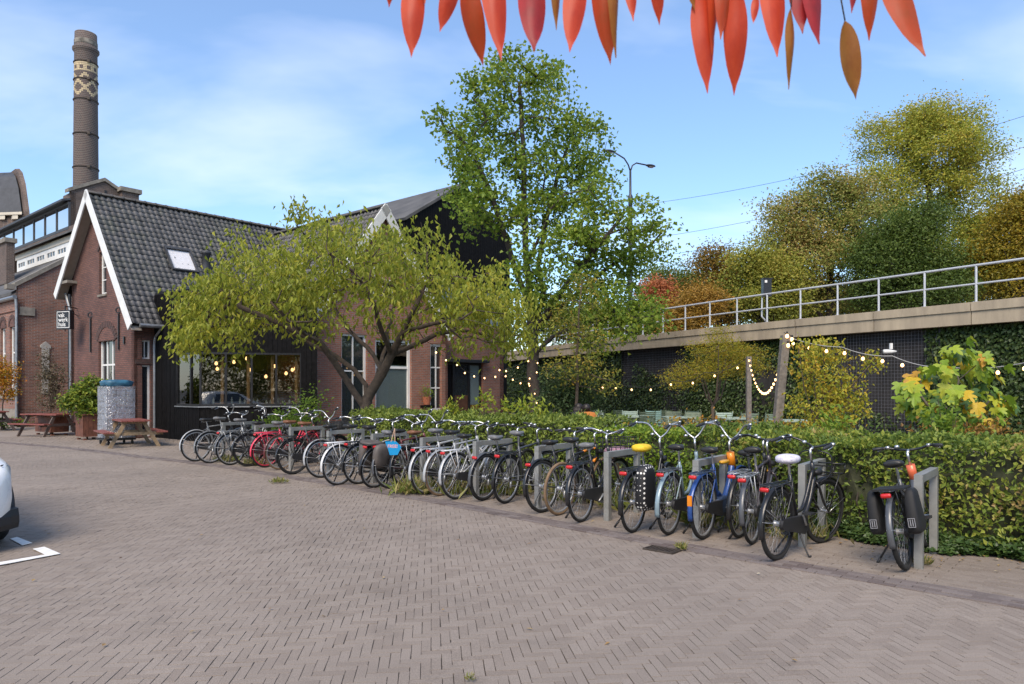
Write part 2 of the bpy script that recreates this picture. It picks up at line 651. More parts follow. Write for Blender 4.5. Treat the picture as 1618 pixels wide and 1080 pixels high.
def soft_noise(x, y):
    return 0.5 * np.sin(x * 1.1 + 0.7 * y) * np.sin(0.8 * y - 0.3 * x + 1.0) + 0.3 * np.sin(2.3 * x - 1.7 * y + 2.0)

# herringbone yard, blocks 3 : 1
yard = struct(MB().box((0, 0, -0.046), (0.2, 0.2, 0.01)).build("street", M_JOINT))
PW = 0.0625
NB = 3
ga = math.radians(6.5)
gx, gy = np.array([math.cos(ga), math.sin(ga)]), np.array([-math.sin(ga), math.cos(ga)])
FAR = 24.0
cs, an = [], []
K = int(FAR / PW) + 40
kk = np.arange(-K, K)
for j in range(-110, 111):
    x0 = kk + 2 * NB * j
    for hor in (True, False):
        if hor:
            cx, cy, a = x0 + NB / 2, kk + 0.5, 0.0
        else:
            cx, cy, a = x0 + NB + 0.5, kk + 1 - NB / 2, math.pi / 2
        X = (cx * gx[0] + cy * gy[0]) * PW
        Y = (cx * gx[1] + cy * gy[1]) * PW
        ok = (Y > 2.6) & (Y < FAR) & (np.abs(X) < Y * 0.80 + 1.2) & (Y < edge_y(X) + 0.10)
        cs.append(np.stack([X[ok], Y[ok]], 1))
        an.append(np.full(ok.sum(), ga + a))
cs, an = np.concatenate(cs), np.concatenate(an)
cs += rng.normal(0, 0.0011, cs.shape)
an += rng.normal(0, 0.010, len(an))
rise = soft_noise(cs[:, 0], cs[:, 1]) * 0.007 * np.clip((edge_y(cs[:, 0]) - cs[:, 1] - 0.1) / 0.8, 0, 1) - 0.002 + rng.normal(0, 0.0005, len(cs))
# blocks are NB long along local x
bvl, bvw = NB * PW - 0.0039, PW - 0.0039
lay(cs, an, bvl, bvw, rise, M_PAVE, "paver_field", 300, yard)

# far yard where single blocks can no longer be told apart
far = MB()
far.obox((-70, FAR - 0.15, -0.03), (140, 0, 0), (0, 60, 0), (0, 0, 0.026))
struct(far.build("far_yard", M_PAVE))

# strip under the bicycles: stretcher rows along the edge, then running bond to the hedge
strip = struct(MB().box((1.5, 9, -0.046), (0.2, 0.2, 0.01)).build("pavement", M_JOINT))
def arc_points(off, step, phase):
    """points at even steps along the edge line, moved off metres towards the hedge"""
    P = np.array([[e[0], e[1]] for e in EDGE])
    seg = np.diff(P, axis=0)
    L = np.concatenate([[0], np.cumsum(np.hypot(seg[:, 0], seg[:, 1]))])
    s = np.arange(phase, L[-1], step)
    # smooth the line a little before walking along it
    t = np.linspace(0, L[-1], 400)
    x, y = np.interp(t, L, P[:, 0]), np.interp(t, L, P[:, 1])
    ker = np.ones(41) / 41
    xs = np.convolve(np.pad(x, 20, mode='edge'), ker, 'valid')
    ys = np.convolve(np.pad(y, 20, mode='edge'), ker, 'valid')
    dx, dy = np.gradient(xs), np.gradient(ys)
    n = np.hypot(dx, dy)
    nx, ny = dy / n, -dx / n
    nx, ny = np.where(ny < 0, -nx, nx), np.where(ny < 0, -ny, ny)
    X, Y = np.interp(s, t, xs + nx * off), np.interp(s, t, ys + ny * off)
    A = np.interp(s, t, np.unwrap(np.arctan2(dy, dx)))
    return X, Y, A
cs, an = [], []
for r in range(62):
    X, Y, A = arc_points(-0.01 + 0.0725 * (r + 0.5), 0.215, 0.1075 * (r % 2))
    ok = (Y > 3.0) & (Y < 24) & (np.abs(X) < Y * 0.80 + 1.2)
    cs.append(np.stack([X[ok], Y[ok]], 1)); an.append(A[ok])
nb = sum(len(c) for c in cs[:4])
cs, an = np.concatenate(cs), np.concatenate(an)
cs += rng.normal(0, 0.0015, cs.shape)
an += rng.normal(0, 0.010, len(an))
rise = 0.004 + soft_noise(cs[:, 0], cs[:, 1]) * 0.003 + rng.normal(0, 0.0016, len(cs))
lay(cs[:nb], an[:nb], 0.208, 0.066, rise[:nb] + 0.006, M_PAVE_DARK, "border_paver_row", 120, strip)
lay(cs[nb:], an[nb:], 0.209, 0.066, rise[nb:], M_PAVE, "bond_paver_field", 180, strip)

# white parking bay lines on the yard (thin paint over the blocks)
M_PAINT = mat("road_paint", (0.78, 0.77, 0.74), 0.7, var=0.1, scale=9)
bay = struct(MB().box((-5.2, 8.0, -0.046), (0.2, 0.2, 0.01)).build("bay_marking", M_JOINT))
def ground_poly(pts, name, m, z=0.0055, parent=None):
    ps = [gp(*p) for p in pts]
    ps = [v3(p[0], p[1], z) for p in ps]
    mb = MB().prism(ps, (0, 0, 0.003))
    return mb.build(name, m, parent)
ground_poly([(95.5, 875.5), (70, 864.5), (52, 868), (71, 877), (0, 889), (-40, 896), (-40, 900.5), (8, 892)], "painted_line", M_PAINT, parent=bay)
ground_poly([(51, 858.5), (27, 849), (16, 852), (35, 862)], "painted_line", M_PAINT, parent=bay)

# drain grate at the edge
g0 = gp(1046, 869)
dr = thing("drain_grate", "rusty slotted drain grate set in the paving edge", "drain", (g0[0], g0[1], 0))
A_ = math.atan2(EDGE[3][1] - EDGE[2][1], EDGE[3][0] - EDGE[2][0])
ex, ey = v3(math.cos(A_), math.sin(A_), 0), v3(-math.sin(A_), math.cos(A_), 0)
M_IRON = mat("cast_iron", (0.075, 0.06, 0.05), 0.75, 0.4, var=0.3, scale=20)
fr = MB()
for s in (-1, 1):
    fr.box(g0 + ey * s * 0.085 + ZUP * 0.000, (0.34, 0.02, 0.03), ex, ey)
    fr.box(g0 + ex * s * 0.16 + ZUP * 0.0005, (0.02, 0.148, 0.03), ex, ey)
part(fr, "frame", M_IRON, dr)
for k in range(8):
    part(MB().box(g0 + ex * (-0.126 + 0.036 * k) + ZUP * 0.003, (0.016, 0.148, 0.018), ex, ey), "bar", M_IRON, dr)
# ------------------------------------------------------------------ buildings
M_BRICK = brick_mat("brick_house", (0.205, 0.088, 0.066), (0.14, 0.062, 0.05), (0.085, 0.062, 0.054))
M_BRICK_RED = brick_mat("brick_red", (0.37, 0.13, 0.078), (0.26, 0.10, 0.066), (0.26, 0.21, 0.175))
M_BRICK_WING = brick_mat("brick_wing", (0.31, 0.115, 0.07), (0.175, 0.078, 0.058), (0.27, 0.22, 0.185))
M_BRICK_OLD = brick_mat("brick_old", (0.145, 0.088, 0.066), (0.085, 0.056, 0.047), (0.19, 0.165, 0.145))
M_WHITE = mat("white_paint", (0.74, 0.73, 0.70), 0.5, var=0.07, scale=3)
M_CREAM = mat("cream_paint", (0.55, 0.49, 0.40), 0.6, var=0.08, scale=3)
M_TILE = mat("roof_tile", (0.052, 0.050, 0.052), 0.55, var=0.35, scale=2.2, spec=0.4)
M_RIDGE = mat("ridge_tile", (0.075, 0.07, 0.066), 0.7, var=0.35, scale=5)
M_LEAD = mat("roof_lead", (0.05, 0.052, 0.058), 0.6, var=0.25, scale=2)
M_SLATE = mat("roof_felt", (0.095, 0.092, 0.09), 0.8, var=0.3, scale=1.2)
M_STONE = mat("coping_stone", (0.23, 0.205, 0.17), 0.85, var=0.25, scale=4)
M_BLACKWOOD = mat("black_timber", (0.0065, 0.006, 0.0065), 0.65, var=0.5, scale=9, spec=0.12)
M_BLACKMETAL = mat("black_metal", (0.014, 0.014, 0.016), 0.4, var=0.2, scale=9)
M_ZINC = mat("zinc", (0.33, 0.34, 0.35), 0.45, 0.7, var=0.15, scale=6)
M_GLASS = glass_mat("window_glass")
M_GLASS_SKY = clear_glass("clerestory_glass", 0.85, (0.5, 0.55, 0.6))
M_PLASTER = mat("plaster", (0.40, 0.37, 0.33), 0.85, var=0.15, scale=4)
M_ARCH = brick_mat("brick_arch", (0.13, 0.062, 0.052), (0.09, 0.048, 0.042), (0.06, 0.048, 0.043), bw=0.065, bh=0.25)

def wall(mb, o, d, nrm, breaks, top, holes, depth=0.13, z0=0.0, back=0.25):
    """brick face along d from o with openings (s0, s1, z0, z1), reveals and thickness; top(s) gives its height"""
    o, d, nrm = map(lambda q: np.asarray(q, float), (o, d, nrm))
    S = sorted(set([round(b, 4) for b in breaks] + [round(h[i], 4) for h in holes for i in (0, 1)]))
    def P(s, z, k=0.0):
        return o + d * s + ZUP * z - nrm * k
    for a, b in zip(S[:-1], S[1:]):
        mid = (a + b) / 2
        hs = sorted([h for h in holes if h[0] < mid < h[1]], key=lambda h: h[2])
        za = z0
        for h in hs:
            mb.quad(P(a, za), P(b, za), P(b, h[2]), P(a, h[2]))
            za = h[3]
        mb.quad(P(a, za), P(b, za), P(b, top(b)), P(a, top(a)))
        mb.quad(P(b, top(b)), P(b, top(b), back), P(a, top(a), back), P(a, top(a)))
        mb.quad(P(b, z0, back), P(a, z0, back), P(a, top(a), back), P(b, top(b), back)) if not hs else None
    for (a, b, za, zb) in holes:
        mb.quad(P(a, za), P(a, zb), P(a, zb, depth), P(a, za, depth))
        mb.quad(P(b, za, depth), P(b, zb, depth), P(b, zb), P(b, za))
        mb.quad(P(a, zb), P(b, zb), P(b, zb, depth), P(a, zb, depth))
        mb.quad(P(a, za, depth), P(b, za, depth), P(b, za), P(a, za))
    for s in (S[0], S[-1]):
        mb.quad(P(s, z0), P(s, top(s)), P(s, top(s), back), P(s, z0, back))

def window(parent, o, d, nrm, s0, s1, z0, z1, cols=2, rows=(0.5,), inset=0.09, fw=0.07, bw=0.035, fm=None, gm=None, sill=True, name="window", arch=0.0, blind_or_sky_sheet=None):
    """frame with glazing bars, every pane a piece of its own"""
    fm = fm or M_WHITE
    gm = gm or M_GLASS
    o, d, nrm = map(lambda q: np.asarray(q, float), (o, d, nrm))
    def P(s, z, k=0.0):
        return o + d * s + ZUP * z - nrm * k
    k0 = inset
    f = MB()
    def slab(a, b, za, zb, k, t):
        f.obox(P(a, za, k + t), d * (b - a), nrm * t, ZUP * (zb - za))
    slab(s0, s0 + fw, z0, z1, k0, 0.07)
    slab(s1 - fw, s1, z0, z1, k0, 0.07)
    slab(s0 + fw, s1 - fw, z0, z0 + fw, k0 + 0.002, 0.066)
    slab(s0 + fw, s1 - fw, z1 - fw, z1, k0 + 0.002, 0.066)
    w = s1 - s0 - 2 * fw
    h = z1 - z0 - 2 * fw
    cs_ = [s0 + fw + w * c / cols for c in range(cols + 1)] if isinstance(cols, int) else [s0 + fw] + [s0 + fw + w * c for c in cols] + [s1 - fw]
    rs = [z0 + fw] + [z0 + fw + h * r for r in rows] + [z1 - fw]
    for c in cs_[1:-1]:
        slab(c - bw / 2, c + bw / 2, z0 + fw, z1 - fw, k0 + 0.012, 0.05)
    for r in rs[1:-1]:
        slab(s0 + fw, s1 - fw, r - bw / 2, r + bw / 2, k0 + 0.016, 0.042)
    win = part(f, name, fm, parent)
    for i in range(len(cs_) - 1):
        for j in range(len(rs) - 1):
            a, b = cs_[i] + bw / 2, cs_[i + 1] - bw / 2
            za, zb = rs[j] + bw / 2, rs[j + 1] - bw / 2
            g = MB().obox(P(a - 0.01, za - 0.01, k0 + 0.045), d * (b - a + 0.02), nrm * 0.006, ZUP * (zb - za + 0.02))
            part(g, "pane", gm, win)
    # closed dark room behind the opening
    if sill:
        part(MB().obox(P(s0 - 0.05, z0 - 0.08, 0.10), d * (s1 - s0 + 0.1), nrm * 0.15, ZUP * 0.075), "sill", M_STONE, win)
    if blind_or_sky_sheet:
        part(MB().obox(P(s0 + fw, blind_or_sky_sheet[0], k0 + 0.075), d * w, nrm * 0.01, ZUP * (blind_or_sky_sheet[1] - blind_or_sky_sheet[0])), "blind_or_sky_sheet", blind_or_sky_sheet[2], win)
    return win

def pantiles(o, along, up, L, H, nrm, tw=0.20, th=0.25):
    """one roof plane of S-shaped tiles in overlapping rows, as one joined piece of relief"""
    o, along, up, nrm = map(lambda q: np.asarray(q, float), (o, along, up, nrm))
    nc, nr = int(L / tw), int(H / th)
    tw, th = L / nc, H / nr
    m = 7
    t = np.linspace(0, 1, m)
    prof = 0.022 * np.sin(2 * math.pi * t) + 0.006 * np.sin(4 * math.pi * t)
    I, J = np.meshgrid(np.arange(nc), np.arange(nr), indexing='ij')
    I, J = I.ravel(), J.ravel()
    n = len(I)
    jit = rng.normal(0, 0.004, (n, 3))
    lift0 = 0.045 + jit[:, 0]
    vs = np.zeros((n, 3, m, 3))
    for q in range(m):
        s = (I + t[q]) * tw
        lo = J * th - 0.02 + jit[:, 1]
        hi = (J + 1) * th + 0.05
        vs[:, 0, q] = o + along * s[:, None] + up * lo[:, None] + nrm * (lift0 + prof[q] - 0.03)[:, None]
        vs[:, 1, q] = o + along * s[:, None] + up * lo[:, None] + nrm * (lift0 + prof[q])[:, None]
        vs[:, 2, q] = o + along * s[:, None] + up * hi[:, None] + nrm * (0.008 + prof[q] + jit[:, 2])[:, None]
    f = []
    for r in range(2):
        for q in range(m - 1):
            f.append((r * m + q, r * m + q + 1, (r + 1) * m + q + 1, (r + 1) * m + q))
    f = np.array(f)
    fs = (f[None] + (np.arange(n) * 3 * m)[:, None, None]).reshape(-1, 4)
    return vs.reshape(-1, 3), fs

def tile_mat(name="pantile", base=(0.105, 0.10, 0.098)):
    if name in MATS:
        return MATS[name]
    m, n, l, b = nodes_of(name)
    g = n.new("ShaderNodeNewGeometry")
    rp = n.new("ShaderNodeValToRGB")
    c = np.array(base)
    e = rp.color_ramp.elements
    e[0].color = (*(c * 0.72), 1); e[1].color = (*(c * 1.3), 1)
    l.new(g.outputs["Random Per Island"], rp.inputs[0])
    nz = n.new("ShaderNodeTexNoise")
    nz.inputs["Scale"].default_value = 1.6; nz.inputs["Detail"].default_value = 8
    l.new(g.outputs["Position"], nz.inputs["Vector"])
    mx = n.new("ShaderNodeMixRGB")
    mx.inputs["Color2"].default_value = (0.10, 0.105, 0.075, 1)
    mr = n.new("ShaderNodeMapRange")
    mr.inputs["From Min"].default_value = 0.48; mr.inputs["From Max"].default_value = 0.75
    mr.inputs["To Max"].default_value = 0.7
    l.new(nz.outputs["Fac"], mr.inputs["Value"])
    l.new(mr.outputs[0], mx.inputs["Fac"]); l.new(rp.outputs[0], mx.inputs["Color1"])
    l.new(mx.outputs[0], b.inputs["Base Color"])
    b.inputs["Roughness"].default_value = 0.55
    b.inputs["Specular IOR Level"].default_value = 0.4
    MATS[name] = m
    return m
M_PANTILE = tile_mat()

def frustum_path(p, q, r):
    return MB().tube([p, q], r, 8)

# ---------------- house with the white verge boards
A_PT = v3(-11.95, 23.7, 0)
P0 = A_PT - U * 0.65
house = thing("brick_house", "brown brick gabled house with white verge boards and dark tiled roof", "house", P0)
def HP(s, t, z):
    """house axes: s along the ridge (away), t along the gable front (to the left)"""
    return P0 + U * s + V * t + ZUP * z
APT, APZ = 3.08, 8.5
RT, RZ = -0.62, 3.72
LT, LZ = 6.2, 5.25
def gable_top(t):
    return min(APZ - 0.12 - (APT - t) * (APZ - RZ) / (APT - RT) if t < APT else APZ - 0.12 - (t - APT) * (APZ - LZ) / (LT - APT), APZ)
wb = MB()
holes = [(1.55, 2.98, 1.0, 3.55), (2.28, 2.92, 4.95, 6.45)]
wall(wb, HP(0, 0, 0), V, -U, [0, APT, 5.55], gable_top, holes)
# side wall towards the yard, with the door, and the far side
wall(wb, HP(0, 0, 0), U, -V, [0, 9.0], lambda s: 3.95, [(0.10, 0.52, 0.05, 2.42), (0.10, 0.52, 2.62, 3.25)])
wall(wb, HP(0, 5.55, 0), U, V, [0, 9.0], lambda s: 5.6, [])
wall(wb, HP(9.0, 0, 0), V, U, [0, APT, 5.55], gable_top, [])
part(wb, "wall", M_BRICK, house)
# roof: two tiled planes, ridge tiles, verge boards
EAV = 0.34
roof = None
mbr = MB()
upR = (HP(0, APT, APZ) - HP(0, RT, RZ)); HR = np.linalg.norm(upR); upR = upR / HR
upL = (HP(0, APT, APZ) - HP(0, LT, LZ)); HL = np.linalg.norm(upL); upL = upL / HL
nR, nL = unit(np.cross(U, upR)), unit(np.cross(upL, U))
if nR[2] < 0: nR = -nR
if nL[2] < 0: nL = -nL
mbr.obox(HP(-EAV, RT, RZ) - nR * 0.10, U * 9.3, upR * HR, nR * 0.09)
mbr.obox(HP(-EAV, LT, LZ) - nL * 0.10, U * 9.3, upL * HL, nL * 0.09)
roof = part(mbr, "roof", M_BLACKWOOD, house)
vs, fs = pantiles(HP(-EAV + 0.03, RT - 0.0, RZ), U, upR, 9.25, HR, nR)
o = part(np_mesh("roof_tiles", vs, fs, M_PANTILE, True), "roof_tiles", None, roof); o["kind"] = "stuff"
vs, fs = pantiles(HP(-EAV + 0.03, LT, LZ), U, upL, 9.25, HL, nL)
o = part(np_mesh("roof_tiles", vs, fs, M_PANTILE, True), "roof_tiles", None, roof); o["kind"] = "stuff"
rt = MB()
half = []
for k in range(8):
    a = math.pi * k / 7
    half.append((math.cos(a) * 0.13, math.sin(a) * 0.11))
for k in range(24):
    s0 = -EAV + k * 0.385
    r = MB()
    secs = [[HP(s, APT, APZ + 0.015) + V * c * f + ZUP * h * f for (c, h) in half] for (s, f) in ((s0, 1.0), (s0 + 0.36, 0.93), (s0 + 0.40, 1.08), (s0 + 0.43, 1.08))]
    r.loft(secs)
    part(r, "ridge_tile", M_RIDGE, roof, True)
def verge(ta, za, tb, zb, m, name, s, w, h):
    p, q = HP(s, ta, za), HP(s, tb, zb)
    d = unit(q - p)
    nn = np.cross(U, d)
    if nn[2] < 0: nn = -nn
    return MB().obox(p - nn * (h - 0.05), (q - p), nn * h, U * w), name, m
for (ta, za) in ((RT - 0.05, RZ - 0.06), (LT + 0.05, LZ - 0.06)):
    mb, nme, m = verge(ta, za, APT, APZ + 0.10, M_WHITE, "verge_board", -EAV - 0.05, 0.045, 0.30)
    part(mb, nme, m, house)
sf = MB()
for (tt, zt) in ((RT, RZ), (LT, LZ)):
    p, q = HP(-EAV, tt, zt - 0.22), HP(-EAV, APT, APZ - 0.22)
    sf.obox(p, q - p, U * (EAV - 0.01), ZUP * 0.03)
part(sf, "soffit", mat("soffit_paint", (0.30, 0.25, 0.20), 0.7, var=0.1), house)
# soffit return at the left foot
part(MB().obox(HP(-EAV - 0.004, 5.0, 5.55), V * 0.75, U * 0.5, ZUP * 0.10), "eave_bracket", M_STONE, house)
# gutter and pipes
part(MB().tube([HP(-0.1, RT - 0.06, RZ - 0.05), HP(1.7, RT - 0.06, RZ - 0.05)], 0.065, 8), "gutter", M_ZINC, house)
part(MB().tube([HP(0.62, RT + 0.02, RZ - 0.1), HP(0.60, -0.16, 3.35), HP(0.60, -0.10, 3.1), HP(0.60, -0.10, 0.05)], 0.042, 8), "downpipe", M_ZINC, house)
part(MB().tube([HP(-0.1, 5.9, 5.25), HP(-0.12, 5.50, 4.75), HP(-0.09, 5.42, 4.5), HP(-0.09, 5.42, 0.05)], 0.045, 8), "downpipe", M_ZINC, house)
part(MB().tube([HP(-0.05, 5.62, 5.2), HP(-0.05, 5.62, 0.05)], 0.06, 8), "downpipe", M_BLACKMETAL, house)
window(house, HP(0, 0, 0), V, -U, 1.55, 2.98, 1.0, 3.40, cols=(0.30, 0.66), rows=(0.33, 0.62), fw=0.09, bw=0.06)
window(house, HP(0, 0, 0), V, -U, 2.28, 2.92, 4.95, 6.45, cols=1, rows=(0.33, 0.66), fw=0.07)
# brick arch over the large window, plain infill and iron wall anchors
arc = MB()
for k in range(14):
    a0, a1 = math.pi * (0.12 + 0.76 * k / 14), math.pi * (0.12 + 0.76 * (k + 0.86) / 14)
    c = lambda a, r: HP(-0.03, 2.265 - math.cos(a) * r, 3.02 + math.sin(a) * r * 0.95)
    arc.prism([c(a0, 0.80), c(a1, 0.80), c(a1, 1.03), c(a0, 1.03)], U * 0.03)
part(arc, "brick_arch", M_ARCH, house)
arc = MB()
for k in range(8):
    a0, a1 = math.pi * (0.08 + 0.84 * k / 8), math.pi * (0.08 + 0.84 * (k + 0.85) / 8)
    c = lambda a, r: HP(-0.03, 2.60 - math.cos(a) * r, 6.42 + math.sin(a) * r * 0.7)
    arc.prism([c(a0, 0.34), c(a1, 0.34), c(a1, 0.50), c(a0, 0.50)], U * 0.03)
part(arc, "brick_arch", M_ARCH, house)
inf = []
for k in range(13):
    a = math.pi * (0.12 + 0.76 * k / 12)
    inf.append(HP(-0.012, 2.265 - math.cos(a) * 0.80, 3.02 + math.sin(a) * 0.76))
part(MB().prism(inf, U * 0.05), "arch_infill", M_BRICK, house)
for tt in (3.62, 1.15):
    an_ = MB().bar(HP(-0.04, tt, 2.95), HP(-0.04, tt, 4.15), 0.05, 0.04, U)
    an_.ring(HP(-0.04, tt, 4.28), 0.09, 0.025, 'Y', 10, 5)
    part(an_, "wall_anchor", M_BLACKMETAL, house)
an_ = MB().box(HP(-0.03, 0.72, 3.25), (0.08, 0.05, 0.24), V, U)
part(an_, "wall_anchor", M_BLACKMETAL, house)
# door in the side wall
dfr = MB()
for s in (0.10, 0.455):
    dfr.obox(HP(s, 0.09, 0.05), U * 0.065, V * 0.06, ZUP * 2.37)
dfr.obox(HP(0.165, 0.092, 2.36), U * 0.29, V * 0.056, ZUP * 0.06)
door = part(dfr, "door_frame", M_WHITE, house)
part(MB().obox(HP(0.165, 0.11, 0.06), U * 0.29, V * 0.03, ZUP * 2.3), "door_glass", M_GLASS, door)
part(MB().obox(HP(0.165, 0.10, 0.06), U * 0.12, V * 0.03, ZUP * 2.3), "door_leaf", M_CREAM, door)
window(house, HP(0, 0, 0), U, -V, 0.10, 0.52, 2.62, 3.25, cols=3, rows=(), fw=0.05, sill=False)
part(MB().obox(HP(0.03, -0.03, 2.45), U * 0.56, V * 0.10, ZUP * 0.14), "lintel", M_ARCH, house)
# roof window and flue
def roof_window(parent, s, h, w, L, base, up, nrm, along):
    c = base + along * s + up * h
    f = MB()
    f.obox(c + nrm * 0.05, along * 0.06, up * L, nrm * 0.09)
    f.obox(c + along * (w - 0.06) + nrm * 0.05, along * 0.06, up * L, nrm * 0.09)
    f.obox(c + along * 0.06 + nrm * 0.052, along * (w - 0.12), up * 0.06, nrm * 0.086)
    f.obox(c + along * 0.06 + up * (L - 0.10) + nrm * 0.052, along * (w - 0.12), up * 0.10, nrm * 0.10)
    o = part(f, "roof_window", M_LEAD, parent)
    g = MB().obox(c + along * 0.06 + up * 0.06 + nrm * 0.08, along * (w - 0.12), up * (L - 0.16), nrm * 0.02)
    part(g, "pane", clear_glass("skylight_glass", 0.06, (0.97, 0.97, 0.97)), o)
    part(MB().obox(c + along * 0.06 + up * 0.06 + nrm * 0.055, along * (w - 0.12), up * (L - 0.16), nrm * 0.01), "blind_or_sky_sheet", mat("sky_reflection_white", (0.82, 0.80, 0.80), 0.8, var=0.03), o)  # white sheet under the pane, painting in the bright sky it would mirror
    return o
roof_window(house, 2.0, 2.62, 0.95, 1.15, HP(-EAV, RT, RZ), upR, nR, U)
fl = HP(-EAV, RT, RZ) + U * 3.35 + upR * 2.95
part(MB().lathe([(0.16, -0.4), (0.15, 0.0), (0.145, 0.55), (0.19, 0.57), (0.19, 0.66), (0.14, 0.68)], 14, fl), "flue", M_LEAD, house, True)

# ---------------- black timber extension with the corner window
B_PT = v3(-9.54, 21.7, 0)
FD = unit(v3(0.969, 0.247, 0))
FN = unit(v3(0.247, -0.969, 0))
ext = thing("timber_extension", "black timber clad extension with wide corner window below the tiled roof", "extension", B_PT)
ZT, WZ0, WZ1 = 4.75, 1.16, 2.70
def boards(mb, o, d, nrm, L, z0, z1, bw=0.135):
    n = int(L / bw)
    w = L / n
    for k in range(n):
        mb.obox(o + d * (k * w + 0.006) + ZUP * z0, d * (w - 0.012), nrm * (0.028 + random.uniform(-0.004, 0.004)), ZUP * (z1 - z0))
cl = MB()
SW, FW = 1.53, 2.95
boards(cl, B_PT, FD, FN, FW, WZ1 + 0.06, ZT)
boards(cl, B_PT, FD, FN, FW, 0.02, WZ0 - 0.06)
boards(cl, B_PT + FD * FW, FD, FN, 3.45 - FW, 0.02, ZT)
boards(cl, B_PT, V, -U, SW, WZ1 + 0.06, ZT)
boards(cl, B_PT, V, -U, SW, 0.02, WZ0 - 0.06)
boards(cl, B_PT + V * SW, V, -U, 3.14 - SW, 0.02, ZT)
o = part(cl, "cladding", M_BLACKWOOD, ext); o["kind"] = "stuff"
C_PT = B_PT + FD * 3.45
co = MB()
def slabw(o, d, nrm, L, z0, z1):
    co.obox(o + ZUP * z0 - nrm * 0.16, d * L, nrm * 0.155, ZUP * (z1 - z0))
slabw(B_PT, FD, FN, FW, WZ1, ZT); slabw(B_PT, FD, FN, FW, 0, WZ0); slabw(B_PT + FD * FW, FD, FN, 0.5, 0, ZT)
slabw(B_PT, V, -U, SW, WZ1, ZT); slabw(B_PT, V, -U, SW, 0, WZ0); slabw(B_PT + V * SW, V, -U, 3.14 - SW, 0, ZT)
CE = v3(-6.62, 23.52, 0)
co.prism([B_PT + ZUP * ZT, C_PT + ZUP * ZT, CE + ZUP * ZT, CE + V * 2.4 + ZUP * ZT, B_PT + V * 3.14 + U * 1.0 + ZUP * ZT, B_PT + V * 3.14 + ZUP * ZT], ZUP * 0.08)
co.prism([C_PT, CE, CE - FD * 0.15, C_PT - FD * 0.15], ZUP * ZT)
part(co, "wall", M_BLACKMETAL, ext)
# corner window: frame, every pane, metal sill
wf = MB()
fr_s = [0.0, 0.73, 1.48, 2.21, FW]
for s in fr_s:
    wf.obox(B_PT + FD * (s - 0.03) + ZUP * WZ0 - FN * 0.08, FD * 0.06, FN * 0.10, ZUP * (WZ1 - WZ0))
for s in (0.62, SW):
    wf.obox(B_PT + V * (s - 0.03) + ZUP * WZ0 + U * 0.08, V * 0.06, -U * 0.10, ZUP * (WZ1 - WZ0))
for z in (WZ0 - 0.06, WZ1):
    wf.obox(B_PT + ZUP * z - FN * 0.08, FD * FW, FN * 0.102, ZUP * 0.062)
    wf.obox(B_PT + ZUP * (z + 0.002) + U * 0.08, V * SW, -U * 0.104, ZUP * 0.058)
cw = part(wf, "corner_window", M_BLACKMETAL, ext)
GM = clear_glass("cafe_glass", 0.12, (0.72, 0.74, 0.72))
for a, b in zip(fr_s[:-1], fr_s[1:]):
    part(MB().obox(B_PT + FD * (a + 0.03) + ZUP * WZ0 - FN * 0.03, FD * (b - a - 0.06), FN * 0.008, ZUP * (WZ1 - WZ0)), "pane", GM, cw)
for a, b in ((0.03, 0.59), (0.65, SW - 0.03)):
    part(MB().obox(B_PT + V * a + ZUP * WZ0 + U * 0.03, V * (b - a), -U * 0.008, ZUP * (WZ1 - WZ0)), "pane", GM, cw)
si = MB().obox(B_PT + ZUP * (WZ0 - 0.10) - FN * 0.02 - FD * 0.06, FD * (FW + 0.12), FN * 0.10, ZUP * 0.035)
si.obox(B_PT + ZUP * (WZ0 - 0.102) + U * 0.02 - V * 0.02, V * (SW + 0.06), -U * 0.10, ZUP * 0.033)
part(si, "sill", M_ZINC, cw)
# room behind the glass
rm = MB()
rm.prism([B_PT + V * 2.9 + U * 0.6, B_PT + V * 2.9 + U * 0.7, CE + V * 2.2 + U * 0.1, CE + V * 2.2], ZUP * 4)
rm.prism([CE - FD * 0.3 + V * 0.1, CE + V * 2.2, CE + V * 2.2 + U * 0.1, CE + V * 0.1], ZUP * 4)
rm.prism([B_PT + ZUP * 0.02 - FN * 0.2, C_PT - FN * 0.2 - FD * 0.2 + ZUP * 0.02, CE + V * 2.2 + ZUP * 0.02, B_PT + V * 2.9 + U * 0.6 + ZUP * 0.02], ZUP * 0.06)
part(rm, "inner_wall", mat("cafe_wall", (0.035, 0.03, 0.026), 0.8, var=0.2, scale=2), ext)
M_OAK = mat("oak", (0.38, 0.20, 0.085), 0.55, var=0.2, scale=7)
for s in (0.60, 1.36, 2.08, 2.80):
    part(MB().box(B_PT + FD * s - FN * 0.2 + ZUP * 1.9, (0.085, 0.10, 3.6), FD, FN), "inner_post", M_OAK, ext)
M_BULB = mat("lit_bulb", (1.0, 0.75, 0.4), 0.4, var=0.0, emit=(1.0, 0.55, 0.22), estr=2.2)
bulb_mb = MB().lathe([(0.006, 0.03), (0.016, 0.026), (0.030, 0.0), (0.032, -0.015), (0.024, -0.036), (0.006, -0.045)], 10)
BULB = bulb_mb.mesh("bulb", M_BULB, True)
for (s, k, z) in ((0.35, 0.7, 2.45), (0.8, 1.3, 2.52), (1.25, 0.8, 2.62), (1.36, 0.6, 2.25), (1.8, 1.2, 2.05), (2.05, 1.6, 2.4), (2.45, 0.9, 2.15), (2.62, 1.4, 2.28), (2.75, 0.7, 2.3), (0.25, 1.6, 2.3)):
    p = B_PT + FD * s - FN * k + ZUP * z
    o = bpy.data.objects.new("pendant_bulb", BULB); COL.objects.link(o)
    o.parent = ext; o.location = Vector(tuple(p - B_PT)); o.scale = (1.6,) * 3
tb = MB()
